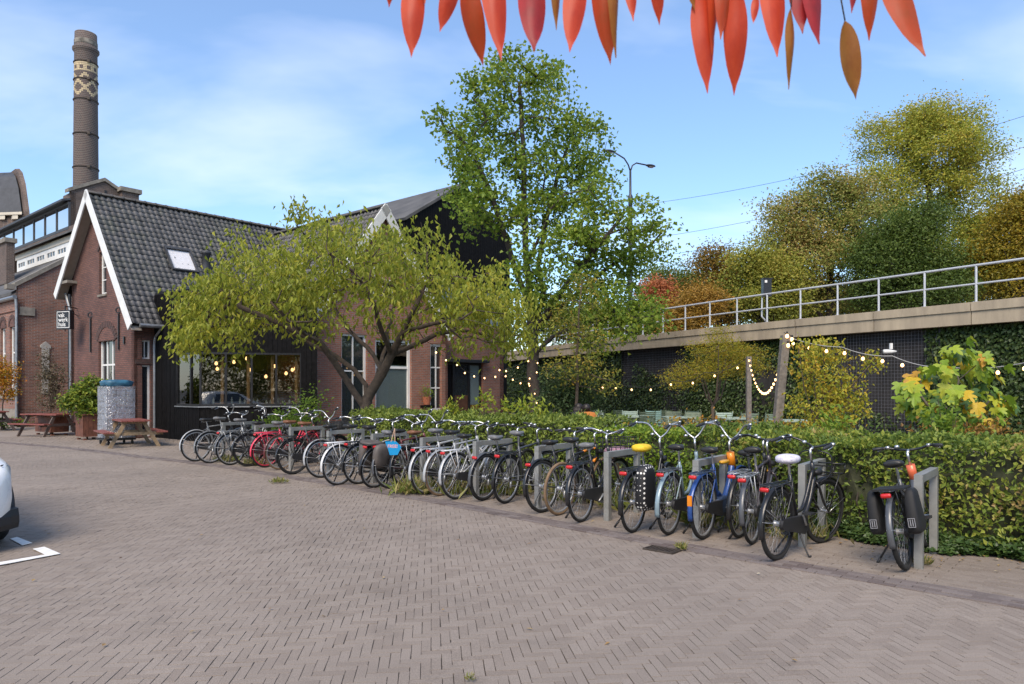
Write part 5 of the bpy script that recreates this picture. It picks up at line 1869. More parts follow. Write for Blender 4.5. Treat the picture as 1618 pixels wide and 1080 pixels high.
def x_black_panniers(root, pp, S):
    for s in (-1, 1):
        b = pp("pannier", bm_("pannier|blk%d" % s, M_BLKBAG, lambda mb: mb.__dict__.update(blob((-0.06, s * 0.155, 0.54), (0.33, 0.125, 0.40), seed=11, p=4.5, rough=0.03, taper=0.35).__dict__)))
        def refl(mb, s=s):
            # bright rectangle outline and two bars on the back of the bag
            x, y, z = -0.226, s * 0.155, 0.45
            for (dy, dz, w, h) in ((-0.026, 0, 0.005, 0.08), (0.026, 0, 0.005, 0.08), (0, 0.038, 0.048, 0.005), (0, -0.038, 0.048, 0.005), (-0.009, 0.0, 0.007, 0.058), (0.009, 0.0, 0.007, 0.058)):
                mb.box((x, y + dy, z + dz), (0.006, w, h))
        pp("reflective_mark", bm_("reflective_mark|%d" % s, M_REFLECT, refl, False), b)
    pp("pannier_bridge", bm_("pannier_bridge", M_BLKBAG, lambda mb: mb.box((-0.06, 0, 0.745), (0.30, 0.26, 0.018)), False))
    def sleeve(z0, z1):
        d = (HEAD_T - HEAD_B) / np.linalg.norm(HEAD_T - HEAD_B)
        return lambda mb: mb.tube([HEAD_B + d * z0, HEAD_B + d * z1], 0.042, 12)
    pp("head_tube_sleeve", bm_("head_tube_sleeve|o", P_CORAL, sleeve(0.02, 0.20)))
    pp("head_tube_sleeve", bm_("head_tube_sleeve|n", P_NAVY, sleeve(-0.16, 0.02)))
def x_front_carrier(root, pp, S):
    pp("front_carrier", bm_("front_carrier", M_BLK, f_fcarrier))
    c = pp("saddle_cover", bm_("saddle_cover", mat("flowered_cover", (0.62, 0.60, 0.64), 0.7, var=0.3, scale=26, dirt=(0.40, 0.38, 0.52)), lambda mb: mb.__dict__.update(blob((0.22, 0, 0.955), (0.27, 0.215, 0.095), p=2.6, seed=2, rough=0.012).__dict__)))
def x_yellow_cover(root, pp, S):
    x_polka(root, pp, S)
    pp("saddle_cover", bm_("saddle_cover|y", M_YELSAD, lambda mb: mb.__dict__.update(blob((0.22, 0, 0.95), (0.27, 0.21, 0.095), p=2.6, seed=2, rough=0.012).__dict__)))
def x_blue(root, pp, S):
    d = unit(HEAD_T - HEAD_B)
    pp("orange_head_tube", bm_("orange_head_tube", P_ORANGE, lambda mb: mb.tube([HEAD_B + d * 0.0, HEAD_B + d * 0.20], 0.045, 12)))
    pp("blue_fork_tube", bm_("blue_fork_tube", P_BLUE, lambda mb: mb.tube([HEAD_B - d * 0.20, HEAD_B], 0.038, 12)))
    pp("motor_case", bm_("motor_case", P_NAVY, lambda mb: mb.__dict__.update(blob((0.46, 0, 0.31), (0.34, 0.16, 0.22), p=4, seed=1).__dict__)))
    pp("reflector", bm_("reflector", P_ORANGE, lambda mb: mb.box((-0.36, 0, 0.46), (0.014, 0.05, 0.11)), False))
    pp("yellow_child_seat", bm_("yellow_child_seat", P_YELLOW, lambda mb: mb.__dict__.update(blob((0.55, -0.02, 0.80), (0.22, 0.09, 0.05), p=2.5, seed=1).__dict__)))
def x_stripe(root, pp, S):
    pp("orange_stripe", bm_("orange_stripe", P_ORANGE, lambda mb: (mb.tube([v3(0.50, 0, 0.795), v3(0.58, 0, 0.803)], 0.0175, 10), mb.tube([v3(0.74, 0, 0.818), v3(0.79, 0, 0.82)], 0.0175, 10), mb.tube([HEAD_B + v3(-0.04, 0, -0.01), HEAD_B + v3(-0.10, 0, -0.07)], 0.0205, 10))))

B = bicycle
bikes = {}
bikes[1] = B("silver mudguard bicycle at the far end of the row by the black extension", 310, 729, 42, kind="men", col=P_GREY, fend=P_SILVER, bar="high", sad=M_DARKSAD, steer=12, carrier=None, tail=False)
bikes[2] = B("grey bicycle with silver chainset, second from the far end", 333, 732, 40, -1, 8, "mixte", P_GREY, fend=P_GREY, case=False, carrier=None, sad=M_GREYSAD, tail=False)
bikes[3] = B("grey framed bicycle with black chain case left of the pink bicycle's rack", 365, 735, 38, 1, -6, "oma", P_SILVER, fend=P_SLATE, bar="high", sad=M_GREYSAD, carrier=M_ALU)
bikes[4] = B("plain black bicycle directly left of the pink bicycle", 393, 737, 43, 0, 18, "oma", M_BLK, rim=M_BLK, tail=False)
bikes[5] = B("bright pink bicycle with pink carrier and mudguards", 420, 738.5, 41, 1, 10, "oma", P_PINK, carrier=P_PINK, rim=P_PINK, spoke=P_PINK, barm=M_CHROME, bar="high", sad=M_GREYSAD)
bikes[6] = B("dark red bicycle with tan tyres between the pink and black bicycles", 443, 742, 39, -1, -5, "mixte", P_WINE, tyre=M_RUB_TAN, carrier=None, sad=M_BROWN, fork=P_PINK, bar="dutch", tail=False)
bikes[7] = B("heavy black bicycle with front crate and deep black mudguards", 463, 749.5, 43, 1, 14, "oma", M_BLK, wide=0.026, rim=M_BLK, bar="high", sad=M_BROWN, extra=x_black_crate)
bikes[8] = B("silver mudguard bicycle half hidden behind the white framed bicycle", 508, 755, 40, 0, 5, "oma", P_GREY, fend=P_SILVER, sad=M_DARKSAD, tail=False)
bikes[9] = B("white framed bicycle with tall white carrier and black saddle", 535, 767, 39, 0, -8, "mixte", P_WHITE, carrier=P_WHITE, case=False, sad=M_DARKSAD, sadh=0.98)
bikes[10] = B("black bicycle with red tail lamp right of the white framed bicycle", 567, 765, 38, -1, 8, "men", M_BLK, bar="dutch", sad=M_DARKSAD)
bikes[11] = B("black bicycle carrying grey brown double panniers", 592, 771, 36, 1, -4, "oma", M_BLK, sad=M_GREYSAD, extra=x_grey_bag)
bikes[12] = B("dark bicycle with bronze forks behind the blue sign", 618, 772, 40, 0, 10, "men", P_WINE, case=False, fend=P_SLATE, bar="high", sad=M_DARKSAD, fork=paint("bronze", (0.30, 0.17, 0.11)))
bikes[13] = B("black bicycle with broad black mudguards right of the blue sign", 644, 774, 37, -1, 12, "oma", M_BLK, wide=0.024, rim=M_BLK, bar="high", sad=M_BROWN, carrier=M_ALU)
bikes[14] = B("silver bicycle with chrome mudguard and high red tail lamp", 674, 781, 38, 0, -6, "men", P_SILVER, fend=P_SILVER, carrier=M_ALU, sad=M_GREYSAD)
bikes[15] = B("silver straight framed bicycle on tan tyres", 696, 783.5, 39, 1, 6, "men", P_SILVER, fend=P_SILVER, tyre=M_RUB_TAN, case=False, carrier=M_ALU, sad=M_DARKSAD, rim=M_ALU, sadh=0.97)
bikes[16] = B("silver bicycle with white topped carrier and chrome mudguard", 722, 789, 37, -1, -5, "mixte", P_SILVER, fend=P_SILVER, carrier=P_WHITE, case=True, sad=M_DARKSAD)
bikes[17] = B("black mountain bicycle with thick knobbly tyres", 764, 791, 36, 0, 8, "men", M_BLK, wide=0.028, bar="flat", case=False, carrier=None, fend=P_SLATE, ffend=False, sad=M_GREYSAD, barm=M_PLA)
bikes[18] = B("black sports bicycle with blue grey down tube", 799, 795.5, 33, 0, -4, "men", P_SLATE, wide=0.022, bar="flat", case=False, carrier=M_BLK, sad=M_GREYSAD, barm=M_PLA, fork=P_ICE, sadh=1.0, fend=M_BLK)
bikes[19] = B("dark bicycle without carrier behind the tan tyred bicycle", 858, 810, 42, -2, 6, "men", M_BLK, wide=0.024, bar="flat", case=False, carrier=None, tail=True, sad=M_DARKSAD, barm=M_PLA, ffend=False)
bikes[20] = B("black sports bicycle with orange stripes and tan tyres", 884, 814, 40, 0, 9, "men", M_BLK, tyre=M_RUB_TAN, wide=0.02, bar="flat", case=False, carrier=None, rear_fend=False, ffend=False, tail=False, sad=M_DARKSAD, extra=x_stripe, barm=M_PLA, stand=None)
bikes[21] = B("black bicycle with pink bundle in its wire front crate", 919.5, 825, 33, 0, 10, "low", M_BLK, bar="dutch", carrier=M_BLK, sad=M_GREYSAD, extra=x_pink_crate)
bikes[22] = B("black bicycle with polka dot panniers and yellow saddle cover", 1001, 841.5, 34, 0, 8, "oma", M_BLK, fend=M_BLK, sad=M_YELSAD, extra=x_yellow_cover, bar="high")
bikes[23] = B("pale ice blue bicycle with black saddle beside the polka dot panniers", 1058, 845, 35, 1, 14, "low", P_ICE, fend=P_ICE, sad=M_DARKSAD, bar="high", carrier=P_SLATE)
bikes[24] = B("blue electric bicycle with orange head tube and navy motor case", 1112, 852, 38, 0, -10, "fat", P_BLUE, fend=P_BLUE, sad=M_DARKSAD, extra=x_blue, carrier=P_NAVY, bar="high", wide=0.022)
bikes[25] = B("black bicycle with yellow frame tubes right of the blue electric bicycle", 1169, 850, 37, -1, 6, "low", M_BLK, fork=P_YELLOW, bar="flat", barm=M_BLK, sad=M_DARKSAD, carrier=M_ALU)
bikes[26] = B("dark plum bicycle with red tail lamp beside the front carrier bicycle", 1190, 860, 34, 0, -6, "men", P_PLUM, bar="dutch", barm=M_BLK, sad=M_DARKSAD, carrier=M_ALU, fend=P_SLATE)
bikes[27] = B("matt black bicycle with front carrier and flowered white saddle cover", 1229, 885.5, 45, 0, -12, "low", M_BLK, bar="dutch", extra=x_front_carrier, stand="double", wide=0.022, rim=M_BLK, tyre=M_RUB, barm=M_BLK, spoke=M_SPOKE)
bikes[28] = B("black electric bicycle with two black panniers and coral head tube", 1433.5, 901, 41, -9, -4, "fat", P_SLATE, bar="flat", extra=x_black_panniers, stand="side", wide=0.024, barm=M_BLK, sad=M_DARKSAD, fend=P_SLATE, rim=M_BLK)

# blue sign tied to a bicycle
M_SIGN = mat("sign_blue", (0.0, 0.24, 0.52), 0.45, var=0.06, scale=9)
sgp = at(621, 707, 10.9)
sgn = thing("hanging_sign", "small blue six sided sign lettered in pink hanging on a bicycle", "sign", (sgp[0], sgp[1], sgp[2]))
hx = [(-0.125, 0.095), (0.045, 0.10), (0.13, 0.01), (0.07, -0.11), (-0.05, -0.115), (-0.075, -0.03)]
sd_ = unit(v3(0.995, -0.05, 0.0)); sn_ = unit(v3(-0.05, -0.995, 0))
part(MB().prism([sgp + sd_ * x + ZUP * z for x, z in hx], -sn_ * 0.006), "board", M_SIGN, sgn)
def text_mesh(body, size, m, name, bold=0.0, extrude=0.001):
    cu = bpy.data.curves.new(name, 'FONT')
    cu.body = body; cu.size = size; cu.extrude = extrude; cu.offset = bold; cu.align_x = 'LEFT'
    o = bpy.data.objects.new(name, cu); COL.objects.link(o)
    dg = bpy.context.evaluated_depsgraph_get()
    me = bpy.data.meshes.new_from_object(o.evaluated_get(dg))
    bpy.data.objects.remove(o)
    me.materials.clear(); me.materials.append(m)
    return me
me = text_mesh("FREE!", 0.068, mat("sign_pink", (0.85, 0.42, 0.40), 0.5, var=0.05), "lettering", 0.0006)
o = bpy.data.objects.new("lettering", me); COL.objects.link(o); o.parent = sgn
zz = -sn_; xx = sd_; 
R = Matrix((( sd_[0], 0, sn_[0], 0), (sd_[1], 0, sn_[1], 0), (sd_[2], 1, sn_[2], 0), (0, 0, 0, 1)))
o.matrix_local = Matrix.Translation(Vector(tuple(sn_ * 0.003 + sd_ * -0.085 + ZUP * 0.0))) @ R
for dx in (-0.03, 0.03):
    part(MB().tube([sgp + sd_ * dx + ZUP * 0.09, sgp + sd_ * 0.02 + ZUP * 0.30 - sn_ * 0.03], 0.006, 5), "strap", mat("tan_strap", (0.55, 0.36, 0.25), 0.6), sgn)
# ------------------------------------------------------------------ trees, hedges, climbers
def leaf_cards(name, C, D, N, L, Wd, m, fold=0.25, curl=0.0):
    """one leaf = two triangles folded along the midrib; arrays of centre, direction, normal, length, width"""
    D = D / (np.linalg.norm(D, axis=1)[:, None] + 1e-9)
    S = np.cross(D, N); S /= np.linalg.norm(S, axis=1)[:, None] + 1e-9
    Nn = np.cross(S, D)
    L, Wd = L[:, None], Wd[:, None]
    b = C
    tip = C + D * L - Nn * L * curl
    mid = C + D * L * 0.42
    lft = mid + S * Wd * 0.5 + Nn * Wd * fold
    rgt = mid - S * Wd * 0.5 + Nn * Wd * fold
    vs = np.stack([b, rgt, tip, lft], 1).reshape(-1, 3)
    k = np.arange(len(C))[:, None] * 4
    fs = np.concatenate([k + np.array([[0, 1, 2]]), k + np.array([[0, 2, 3]])], 1).reshape(-1, 3)
    return np_mesh(name, vs, fs, m)

def sph(n, r):
    v = r.normal(0, 1, (n, 3))
    return v / np.linalg.norm(v, axis=1)[:, None]

def grow(limbs, targets, r, tip_r, base_r, step=0.45, sag=0.0, wig=0.06):
    """limbs: polylines, the first from the ground; every target is reached by a twig from the nearest wood"""
    pos, par = [], []
    for li, lb in enumerate(limbs):
        prev = -1
        for k, p in enumerate(lb):
            p = np.asarray(p, float)
            if k == 0 and li > 0:
                d = np.linalg.norm(np.array(pos) - p, axis=1)
                prev = int(np.argmin(d))
                continue
            if prev >= 0:
                a = pos[prev]; n = max(1, int(np.linalg.norm(p - a) / step))
                for q in range(1, n + 1):
                    t = q / n
                    pos.append(a * (1 - t) + p * t + (r.normal(0, wig * 0.5, 3) if q < n else 0))
                    par.append(prev); prev = len(pos) - 1
            else:
                pos.append(p); par.append(-1); prev = len(pos) - 1
    n_limb = len(pos)
    A = np.array(targets)
    root = np.array(pos[0])
    cur = np.array(pos)
    d0 = np.min(np.linalg.norm(A[:, None, :] - cur[None], axis=2), axis=1)
    for i in np.argsort(d0):
        t_ = A[i]
        P = np.array(pos)
        dv = t_ - P
        d = np.linalg.norm(dv, axis=1)
        # wood grows outward: a small penalty for hanging back towards the root
        back = np.linalg.norm(P - root, axis=1) - np.linalg.norm(t_ - root)
        j = int(np.argmin(d + np.maximum(back, 0) * 0.8))
        n = max(1, int(d[j] / step))
        a = P[j]; prev = j
        bend = r.normal(0, 0.10, 3) * d[j] + ZUP * sag * d[j]
        for q in range(1, n + 1):
            t = q / n
            pos.append(a * (1 - t) + t_ * t + bend * math.sin(math.pi * t) + (r.normal(0, wig, 3) * 0.5 if q < n else 0))
            par.append(prev); prev = len(pos) - 1
    n = len(pos)
    rad = np.zeros(n); cnt = np.zeros(n)
    e = 2.4
    ch = [[] for _ in range(n)]
    for i in range(n):
        if par[i] >= 0: ch[par[i]].append(i)
    for i in range(n - 1, -1, -1):
        if not ch[i]: rad[i] = 1.0
        else: rad[i] = sum(rad[c] ** e for c in ch[i]) ** (1 / e)
    top = rad[0]
    rad = tip_r + (base_r - tip_r) * ((rad - 1) / max(top - 1, 1e-6)) ** 0.9
    mb = MB()
    stack_ = [(0, -1)]
    while stack_:
        i, p = stack_.pop()
        path, rr = ([], [])
        if p >= 0:
            path.append(pos[p]); rr.append(min(rad[i] * 1.15, rad[p]))
        path.append(pos[i]); rr.append(rad[i])
        while ch[i]:
            cs_ = sorted(ch[i], key=lambda c: -rad[c])
            for c in cs_[1:]: stack_.append((c, i))
            i = cs_[0]
            path.append(pos[i]); rr.append(rad[i])
        if len(path) > 1:
            mx = max(rr)
            mb.tube(path, rr, 9 if mx > 0.08 else 6 if mx > 0.03 else 4, caps=False)
    return mb, np.array(pos), n_limb

def lobes_points(lobes, n, r, depth=1.0, shell=0.55):
    """points through egg-shaped masses [(centre, (rx, ry, rz))]"""
    vol = np.array([a[1][0] * a[1][1] * a[1][2] for a in lobes]) ** (2 / 3)
    k = r.choice(len(lobes), n, p=vol / vol.sum())
    u = sph(n, r) * (shell + (1 - shell) * r.random((n, 1)) ** 0.5)
    C = np.array([a[0] for a in lobes])[k]
    R = np.array([a[1] for a in lobes])[k]
    return C + u * R

M_BARK = mat("bark", (0.085, 0.062, 0.045), 0.9, var=0.35, scale=9, bump=0.5)
M_BARK_D = mat("bark_dark", (0.055, 0.043, 0.034), 0.9, var=0.35, scale=9, bump=0.5)
M_BARK_G = mat("bark_grey", (0.12, 0.105, 0.085), 0.9, var=0.3, scale=8, bump=0.4)

def foliage(name, P, r, per, spread, L, Wd, m, droop=0.4, fold=0.25, flat=0.5, curl=0.1):
    """leaves in bunches round every twig end"""
    n = len(P) * per
    C = np.repeat(P, per, 0) + r.normal(0, 1, (n, 3)) * np.array(spread)
    D = sph(n, r); D[:, 2] = D[:, 2] * 0.6 - droop
    N = sph(n, r) * (1 - flat) + ZUP * flat
    l = L * r.uniform(0.7, 1.25, n); w = Wd * r.uniform(0.75, 1.25, n)
    return leaf_cards(name, C, D, N, l, w, m, fold, curl)

# ---- the spreading tree over the hedge
r1 = np.random.default_rng(11)
TY = 16.0
tb = at(582, 640, TY); tb[2] = 0
def T(px, py, dy=0.0):
    return at(px, py, TY + dy)
limbs = [
    [tb, T(578, 645), T(580, 630)],
    [T(578, 645), T(560, 620, -0.1), T(545, 596, -0.2), T(526, 568, -0.4), T(506, 541, -0.7), T(470, 525, -0.9), T(430, 505, -1.2), T(380, 485, -1.5)],
    [T(580, 630), T(578, 608, 0.2), T(560, 584, 0.4), T(530, 562, 0.6), T(500, 547, 0.9), T(455, 520, 1.6), T(400, 480, 2.1), T(340, 440, 2.2)],
    [T(580, 630), T(590, 612, 0), T(604, 590, -0.1), T(618, 560, -0.2), T(635, 528, -0.4), T(648, 500, -0.6), T(668, 460, -0.7), T(690, 415, -1.0), T(705, 385, -1.2)],
    [T(618, 560, -0.2), T(650, 547, 0.2), T(690, 527, 0.6), T(725, 522, 1.0), T(770, 530, 1.4), T(810, 548, 1.6)],
    [T(604, 590, -0.1), T(590, 560, 0.5), T(570, 540, 1.0), T(550, 520, 1.6), T(510, 470, 2.3), T(480, 400, 2.6)],
    [T(618, 560, -0.2), T(606, 530, -0.8), T(590, 480, -1.4), T(560, 430, -2.0), T(520, 400, -2.4)],
    [T(635, 528, -0.4), T(680, 512, -1.2), T(730, 503, -2.0), T(785, 520, -2.4)],
    [T(590, 612, 0), T(605, 560, 1.4), T(620, 490, 2.2), T(650, 430, 2.6)],
    [T(506, 541, -0.7), T(450, 500, -1.9), T(400, 450, -2.5), T(350, 430, -2.7)],
]
tg = []
while len(tg) < 560:
    x = r1.uniform(282, 846)
    t = (x - 564) / 282
    top = 352 + 95 * abs(t) ** 2.2 + 22 * math.sin(x * 0.045) + 12 * math.sin(x * 0.11 + 1)
    low = 470 + 85 * abs(t) ** 1.6 - 12 * math.sin(x * 0.06)
    if x > 640: top += (x - 640) * 0.22
    y = top + (low - top) * r1.random() ** 0.9
    if x > 640 and r1.random() < 0.30: continue
    w = 2.7 * math.sqrt(max(0.05, 1 - t * t))
    tg.append(at(x, y, TY + r1.uniform(-w, w)))
for k in range(8):
    tg.append(at(470 + r1.uniform(-6, 6), 322 + 5 * k, TY + r1.uniform(-0.2, 0.2)))
for k in range(26):
    tg.append(at(r1.uniform(275, 400), r1.uniform(505, 560), TY + r1.uniform(-1.6, 1.0)))
bare = [at(r1.uniform(420, 800), r1.uniform(430, 530), TY + r1.uniform(-2.2, 2.2)) for k in range(150)]
for k in range(46):
    tg.append(at(r1.uniform(690, 842), r1.uniform(470, 560), TY + r1.uniform(-1.8, 1.4)))
tree1 = thing("spreading_tree", "wide low spreading tree with yellow green drooping leaves and forked trunk", "tree", tb)
mb, tp, nl = grow(limbs, tg + bare, r1, 0.005, 0.135, step=0.35, sag=0.12, wig=0.05)
part(mb, "trunk", M_BARK, tree1, True)
M_L1 = leaf_mat("leaf_cherry", [(0.15, 0.19, 0.026), (0.25, 0.29, 0.036), (0.37, 0.385, 0.045), (0.46, 0.40, 0.05), (0.46, 0.27, 0.05)], 0.48, pos=[0, 0.3, 0.65, 0.93, 1.0], patch=0.25, pscale=0.5)
nodes_out = tp[nl:]
pick = nodes_out[r1.choice(len(nodes_out), min(850, len(nodes_out)), replace=False)]
P = np.concatenate([np.array(tg), pick[pick[:, 2] > 2.6]])
o = part(foliage("crown", P, r1, 10, (0.17, 0.17, 0.14), 0.135, 0.062, M_L1, droop=1.1, flat=0.35, curl=0.25), "crown", None, tree1); o["kind"] = "stuff"

# ---- the tall maple
r2_ = np.random.default_rng(5)
TY2 = 26.0
tb2 = at(843, 640, TY2); tb2[2] = 0
def T2(px, py, dy=0.0):
    return at(px, py, TY2 + dy)
limbs = [
    [tb2, T2(843, 560), T2(842, 520), T2(836, 480), T2(832, 420), T2(830, 350), T2(828, 280), T2(824, 200), T2(820, 130)],
    [T2(842, 520), T2(860, 470, 0.4), T2(850, 420, 0.8), T2(862, 350, 1.0), T2(880, 280, 1.2), T2(905, 210, 1.2)],
    [T2(836, 480), T2(812, 420, -0.5), T2(790, 350, -1.0), T2(765, 280, -1.2), T2(740, 230, -1.2)],
    [T2(842, 520), T2(880, 470, -0.6), T2(920, 420, -1.2), T2(960, 370, -1.6), T2(985, 340, -1.6)],
    [T2(842, 520), T2(880, 490, 0.2), T2(930, 450, 0.4), T2(980, 410, 0.6), T2(1030, 385, 0.8)],
    [T2(843, 560), T2(875, 530, -0.5), T2(920, 510, -1.0), T2(970, 500, -1.4), T2(1010, 505, -1.4)],
    [T2(832, 420), T2(870, 330, -0.8), T2(910, 280, -1.4)],
]
def lob(px, py, rx, ry, dy=0.0, rz=1.6, Y=TY2):
    s = Y / FPX
    return (at(px, py, Y + dy), (rx * s, rz, ry * s))
lobes2 = [lob(815, 112, 42, 26), lob(868, 135, 36, 30, 0.6), lob(770, 150, 40, 28, -0.4), lob(735, 200, 46, 34, -0.8), lob(800, 190, 50, 36), lob(880, 195, 50, 40, 0.8),
          lob(925, 235, 36, 46, 1.0), lob(720, 245, 34, 30, -1), lob(770, 265, 55, 40, -1), lob(845, 265, 50, 36, 0.3), lob(905, 300, 36, 26, 1.2), lob(745, 305, 30, 24, -1.4), lob(790, 330, 48, 34, -1.2),
          lob(735, 345, 24, 24, -1.6), lob(860, 335, 38, 30, 0.4), lob(950, 305, 30, 30, -1.2), lob(955, 360, 55, 36, -1.4), lob(1005, 350, 38, 26, -1), lob(1040, 385, 26, 30, 0.6), lob(1020, 415, 34, 24, 0.8), lob(900, 390, 42, 32, -1.0),
          lob(850, 400, 40, 36, -1.6), lob(830, 450, 34, 34, -1.5), lob(890, 440, 50, 34, -1.6), lob(960, 430, 50, 36, 0.3), lob(925, 480, 48, 34, -1.2), lob(985, 480, 45, 34, -1), lob(1020, 500, 34, 28, -1.4), lob(865, 500, 34, 34, 1.0), lob(950, 530, 45, 24, -1.2)]
tg2 = lobes_points(lobes2, 680, r2_)
tree2 = thing("maple_tree", "tall airy green tree with yellowing tips beside the timber hall", "tree", tb2)
mb, tp, nl = grow(limbs, tg2, r2_, 0.010, 0.21, step=0.6, sag=0.05, wig=0.07)
part(mb, "trunk", M_BARK_D, tree2, True)
M_L2 = leaf_mat("leaf_maple", [(0.08, 0.14, 0.024), (0.17, 0.26, 0.034), (0.29, 0.38, 0.05), (0.44, 0.45, 0.06), (0.56, 0.43, 0.06)], 0.5, pos=[0, 0.35, 0.7, 0.92, 1.0], patch=0.25, pscale=0.35)
o = part(foliage("crown", tg2, r2_, 31, (0.25, 0.25, 0.16), 0.155, 0.135, M_L2, droop=0.45, flat=0.55), "crown", None, tree2); o["kind"] = "stuff"

# ---- young slim tree between the maple and the terrace
def small_tree(name, label, px, py_base, Y, limbs, lobes, n, per, spread, L, Wd, m, seed, base_r, bark=M_BARK, droop=0.3, cat="tree", group=None, step=0.4, flat=0.5):
    r = np.random.default_rng(seed)
    b = at(px, py_base, Y); b[2] = 0
    t = thing(name, label, cat, b, group)
    tg = lobes_points(lobes, n, r)
    tg[:, 2] = np.maximum(tg[:, 2], 0.25)
    lim = [[b] + [np.asarray(q, float) for q in limbs[0]]] + [[np.asarray(q, float) for q in l_] for l_ in limbs[1:]]
    mb, tp, nl = grow(lim, tg, r, 0.005 * (Y / 18) ** 0.5, base_r, step=step, sag=0.05)
    part(mb, "trunk" if cat == "tree" else "stems", bark, t, True)
    o = part(foliage("crown", tg, r, per, spread, L, Wd, m, droop=droop, flat=flat), "crown" if cat == "tree" else "foliage", None, t); o["kind"] = "stuff"
    return t
M_L3 = leaf_mat("leaf_young", [(0.13, 0.17, 0.03), (0.25, 0.27, 0.045), (0.37, 0.32, 0.05), (0.46, 0.30, 0.04)], 0.45, pos=[0, 0.4, 0.85, 1])
Y3 = 20.0
small_tree("young_tree", "slim young tree with sparse yellow green leaves behind the hedge", 911, 640, Y3,
           [[at(911, 560, Y3), at(914, 500, Y3), at(920, 445, Y3)]],
           [lob(922, 450, 22, 20, 0, 0.5, Y3), lob(915, 495, 40, 26, 0, 0.7, Y3), lob(890, 520, 26, 22, 0, 0.5, Y3), lob(935, 545, 34, 26, 0, 0.6, Y3), lob(905, 580, 46, 26, 0, 0.7, Y3), lob(950, 600, 30, 20, 0, 0.5, Y3)],
           150, 14, (0.16, 0.16, 0.13), 0.10, 0.055, M_L3, 21, 0.05)
M_L3b = leaf_mat("leaf_bluegreen", [(0.03, 0.06, 0.025), (0.07, 0.115, 0.045), (0.12, 0.17, 0.06)], 0.35)
small_tree("leafy_shrub", "blue green leafy shrub at the foot of the slim young tree", 893, 640, 20.6,
           [[at(893, 600, 20.6)]], [lob(885, 610, 34, 34, 0, 0.6, 20.6), lob(915, 625, 32, 24, 0.3, 0.6, 20.6), lob(875, 640, 28, 24, 0, 0.6, 20.6)],
           110, 26, (0.16, 0.16, 0.14), 0.12, 0.06, M_L3b, 22, 0.03, cat="shrub")
# ---- feathery yellow shrub with many stems
M_L4 = leaf_mat("leaf_feathery", [(0.20, 0.23, 0.026), (0.33, 0.31, 0.032), (0.42, 0.34, 0.036), (0.46, 0.30, 0.03)], 0.45)
Y4 = 19.5
stems4 = [[at(1126, 640, Y4), at(1112, 600, Y4), at(1100, 570, Y4)]] + [[at(1128, 650, Y4), at((1128 + x) / 2, 628, Y4 + d / 2), at(x, 590, Y4 + d), at(x2, y2, Y4 + d)] for x, x2, y2, d in ((1105, 1080, 575, -0.4), (1140, 1150, 560, 0.3), (1150, 1185, 565, 0.5), (1112, 1100, 550, 0.6), (1135, 1135, 545, -0.5))]
small_tree("feathery_shrub", "many stemmed feathery yellow green shrub in front of the viaduct wall", 1128, 650, Y4, stems4,
           [lob(1130, 552, 40, 16, 0, 0.8, Y4), lob(1090, 585, 34, 12, -0.3, 0.6, Y4), lob(1170, 560, 34, 14, 0.3, 0.6, Y4), lob(1075, 600, 26, 9, -0.4, 0.5, Y4), lob(1140, 580, 48, 14, 0, 0.7, Y4), lob(1190, 580, 24, 12, 0.2, 0.5, Y4), lob(1140, 530, 12, 14, 0, 0.3, Y4)],
           230, 40, (0.17, 0.17, 0.09), 0.075, 0.022, M_L4, 23, 0.05, cat="shrub", droop=0.1)
# ---- yellow leaved shrub right of the leaning post
M_L5 = leaf_mat("leaf_pear", [(0.20, 0.26, 0.035), (0.36, 0.38, 0.045), (0.50, 0.42, 0.045), (0.56, 0.33, 0.035), (0.22, 0.18, 0.05)], 0.4, pos=[0, 0.35, 0.65, 0.9, 1.0], patch=0.3, pscale=1.2)
Y5 = 12.6
stems5 = [[at(1290, 640, Y5), at(1285, 590, Y5)]] + [[at(1295, 660, Y5), at(x, 610, Y5 + d), at(x2, y2, Y5 + d)] for x, x2, y2, d in ((1270, 1262, 550, -0.3), (1305, 1300, 545, 0.2), (1320, 1322, 550, 0.3), (1330, 1340, 575, 0.0), (1345, 1385, 565, -0.2), (1280, 1280, 540, 0.4))]
small_tree("yellow_shrub", "tall yellowing shrub with upright stems beside the leaning lamp post", 1300, 690, Y5, stems5,
           [lob(1265, 560, 14, 26, -0.2, 0.25, Y5), lob(1290, 555, 16, 26, 0.2, 0.3, Y5), lob(1318, 555, 14, 26, 0.1, 0.3, Y5), lob(1300, 600, 36, 24, 0, 0.45, Y5), lob(1295, 640, 48, 26, 0, 0.5, Y5), lob(1340, 640, 24, 26, 0, 0.4, Y5), lob(1300, 675, 52, 20, 0, 0.5, Y5), lob(1378, 570, 12, 16, -0.2, 0.2, Y5), lob(1358, 610, 14, 20, -0.1, 0.2, Y5)],
           300, 12, (0.085, 0.085, 0.07), 0.072, 0.042, M_L5, 24, 0.03, cat="shrub", droop=0.7)
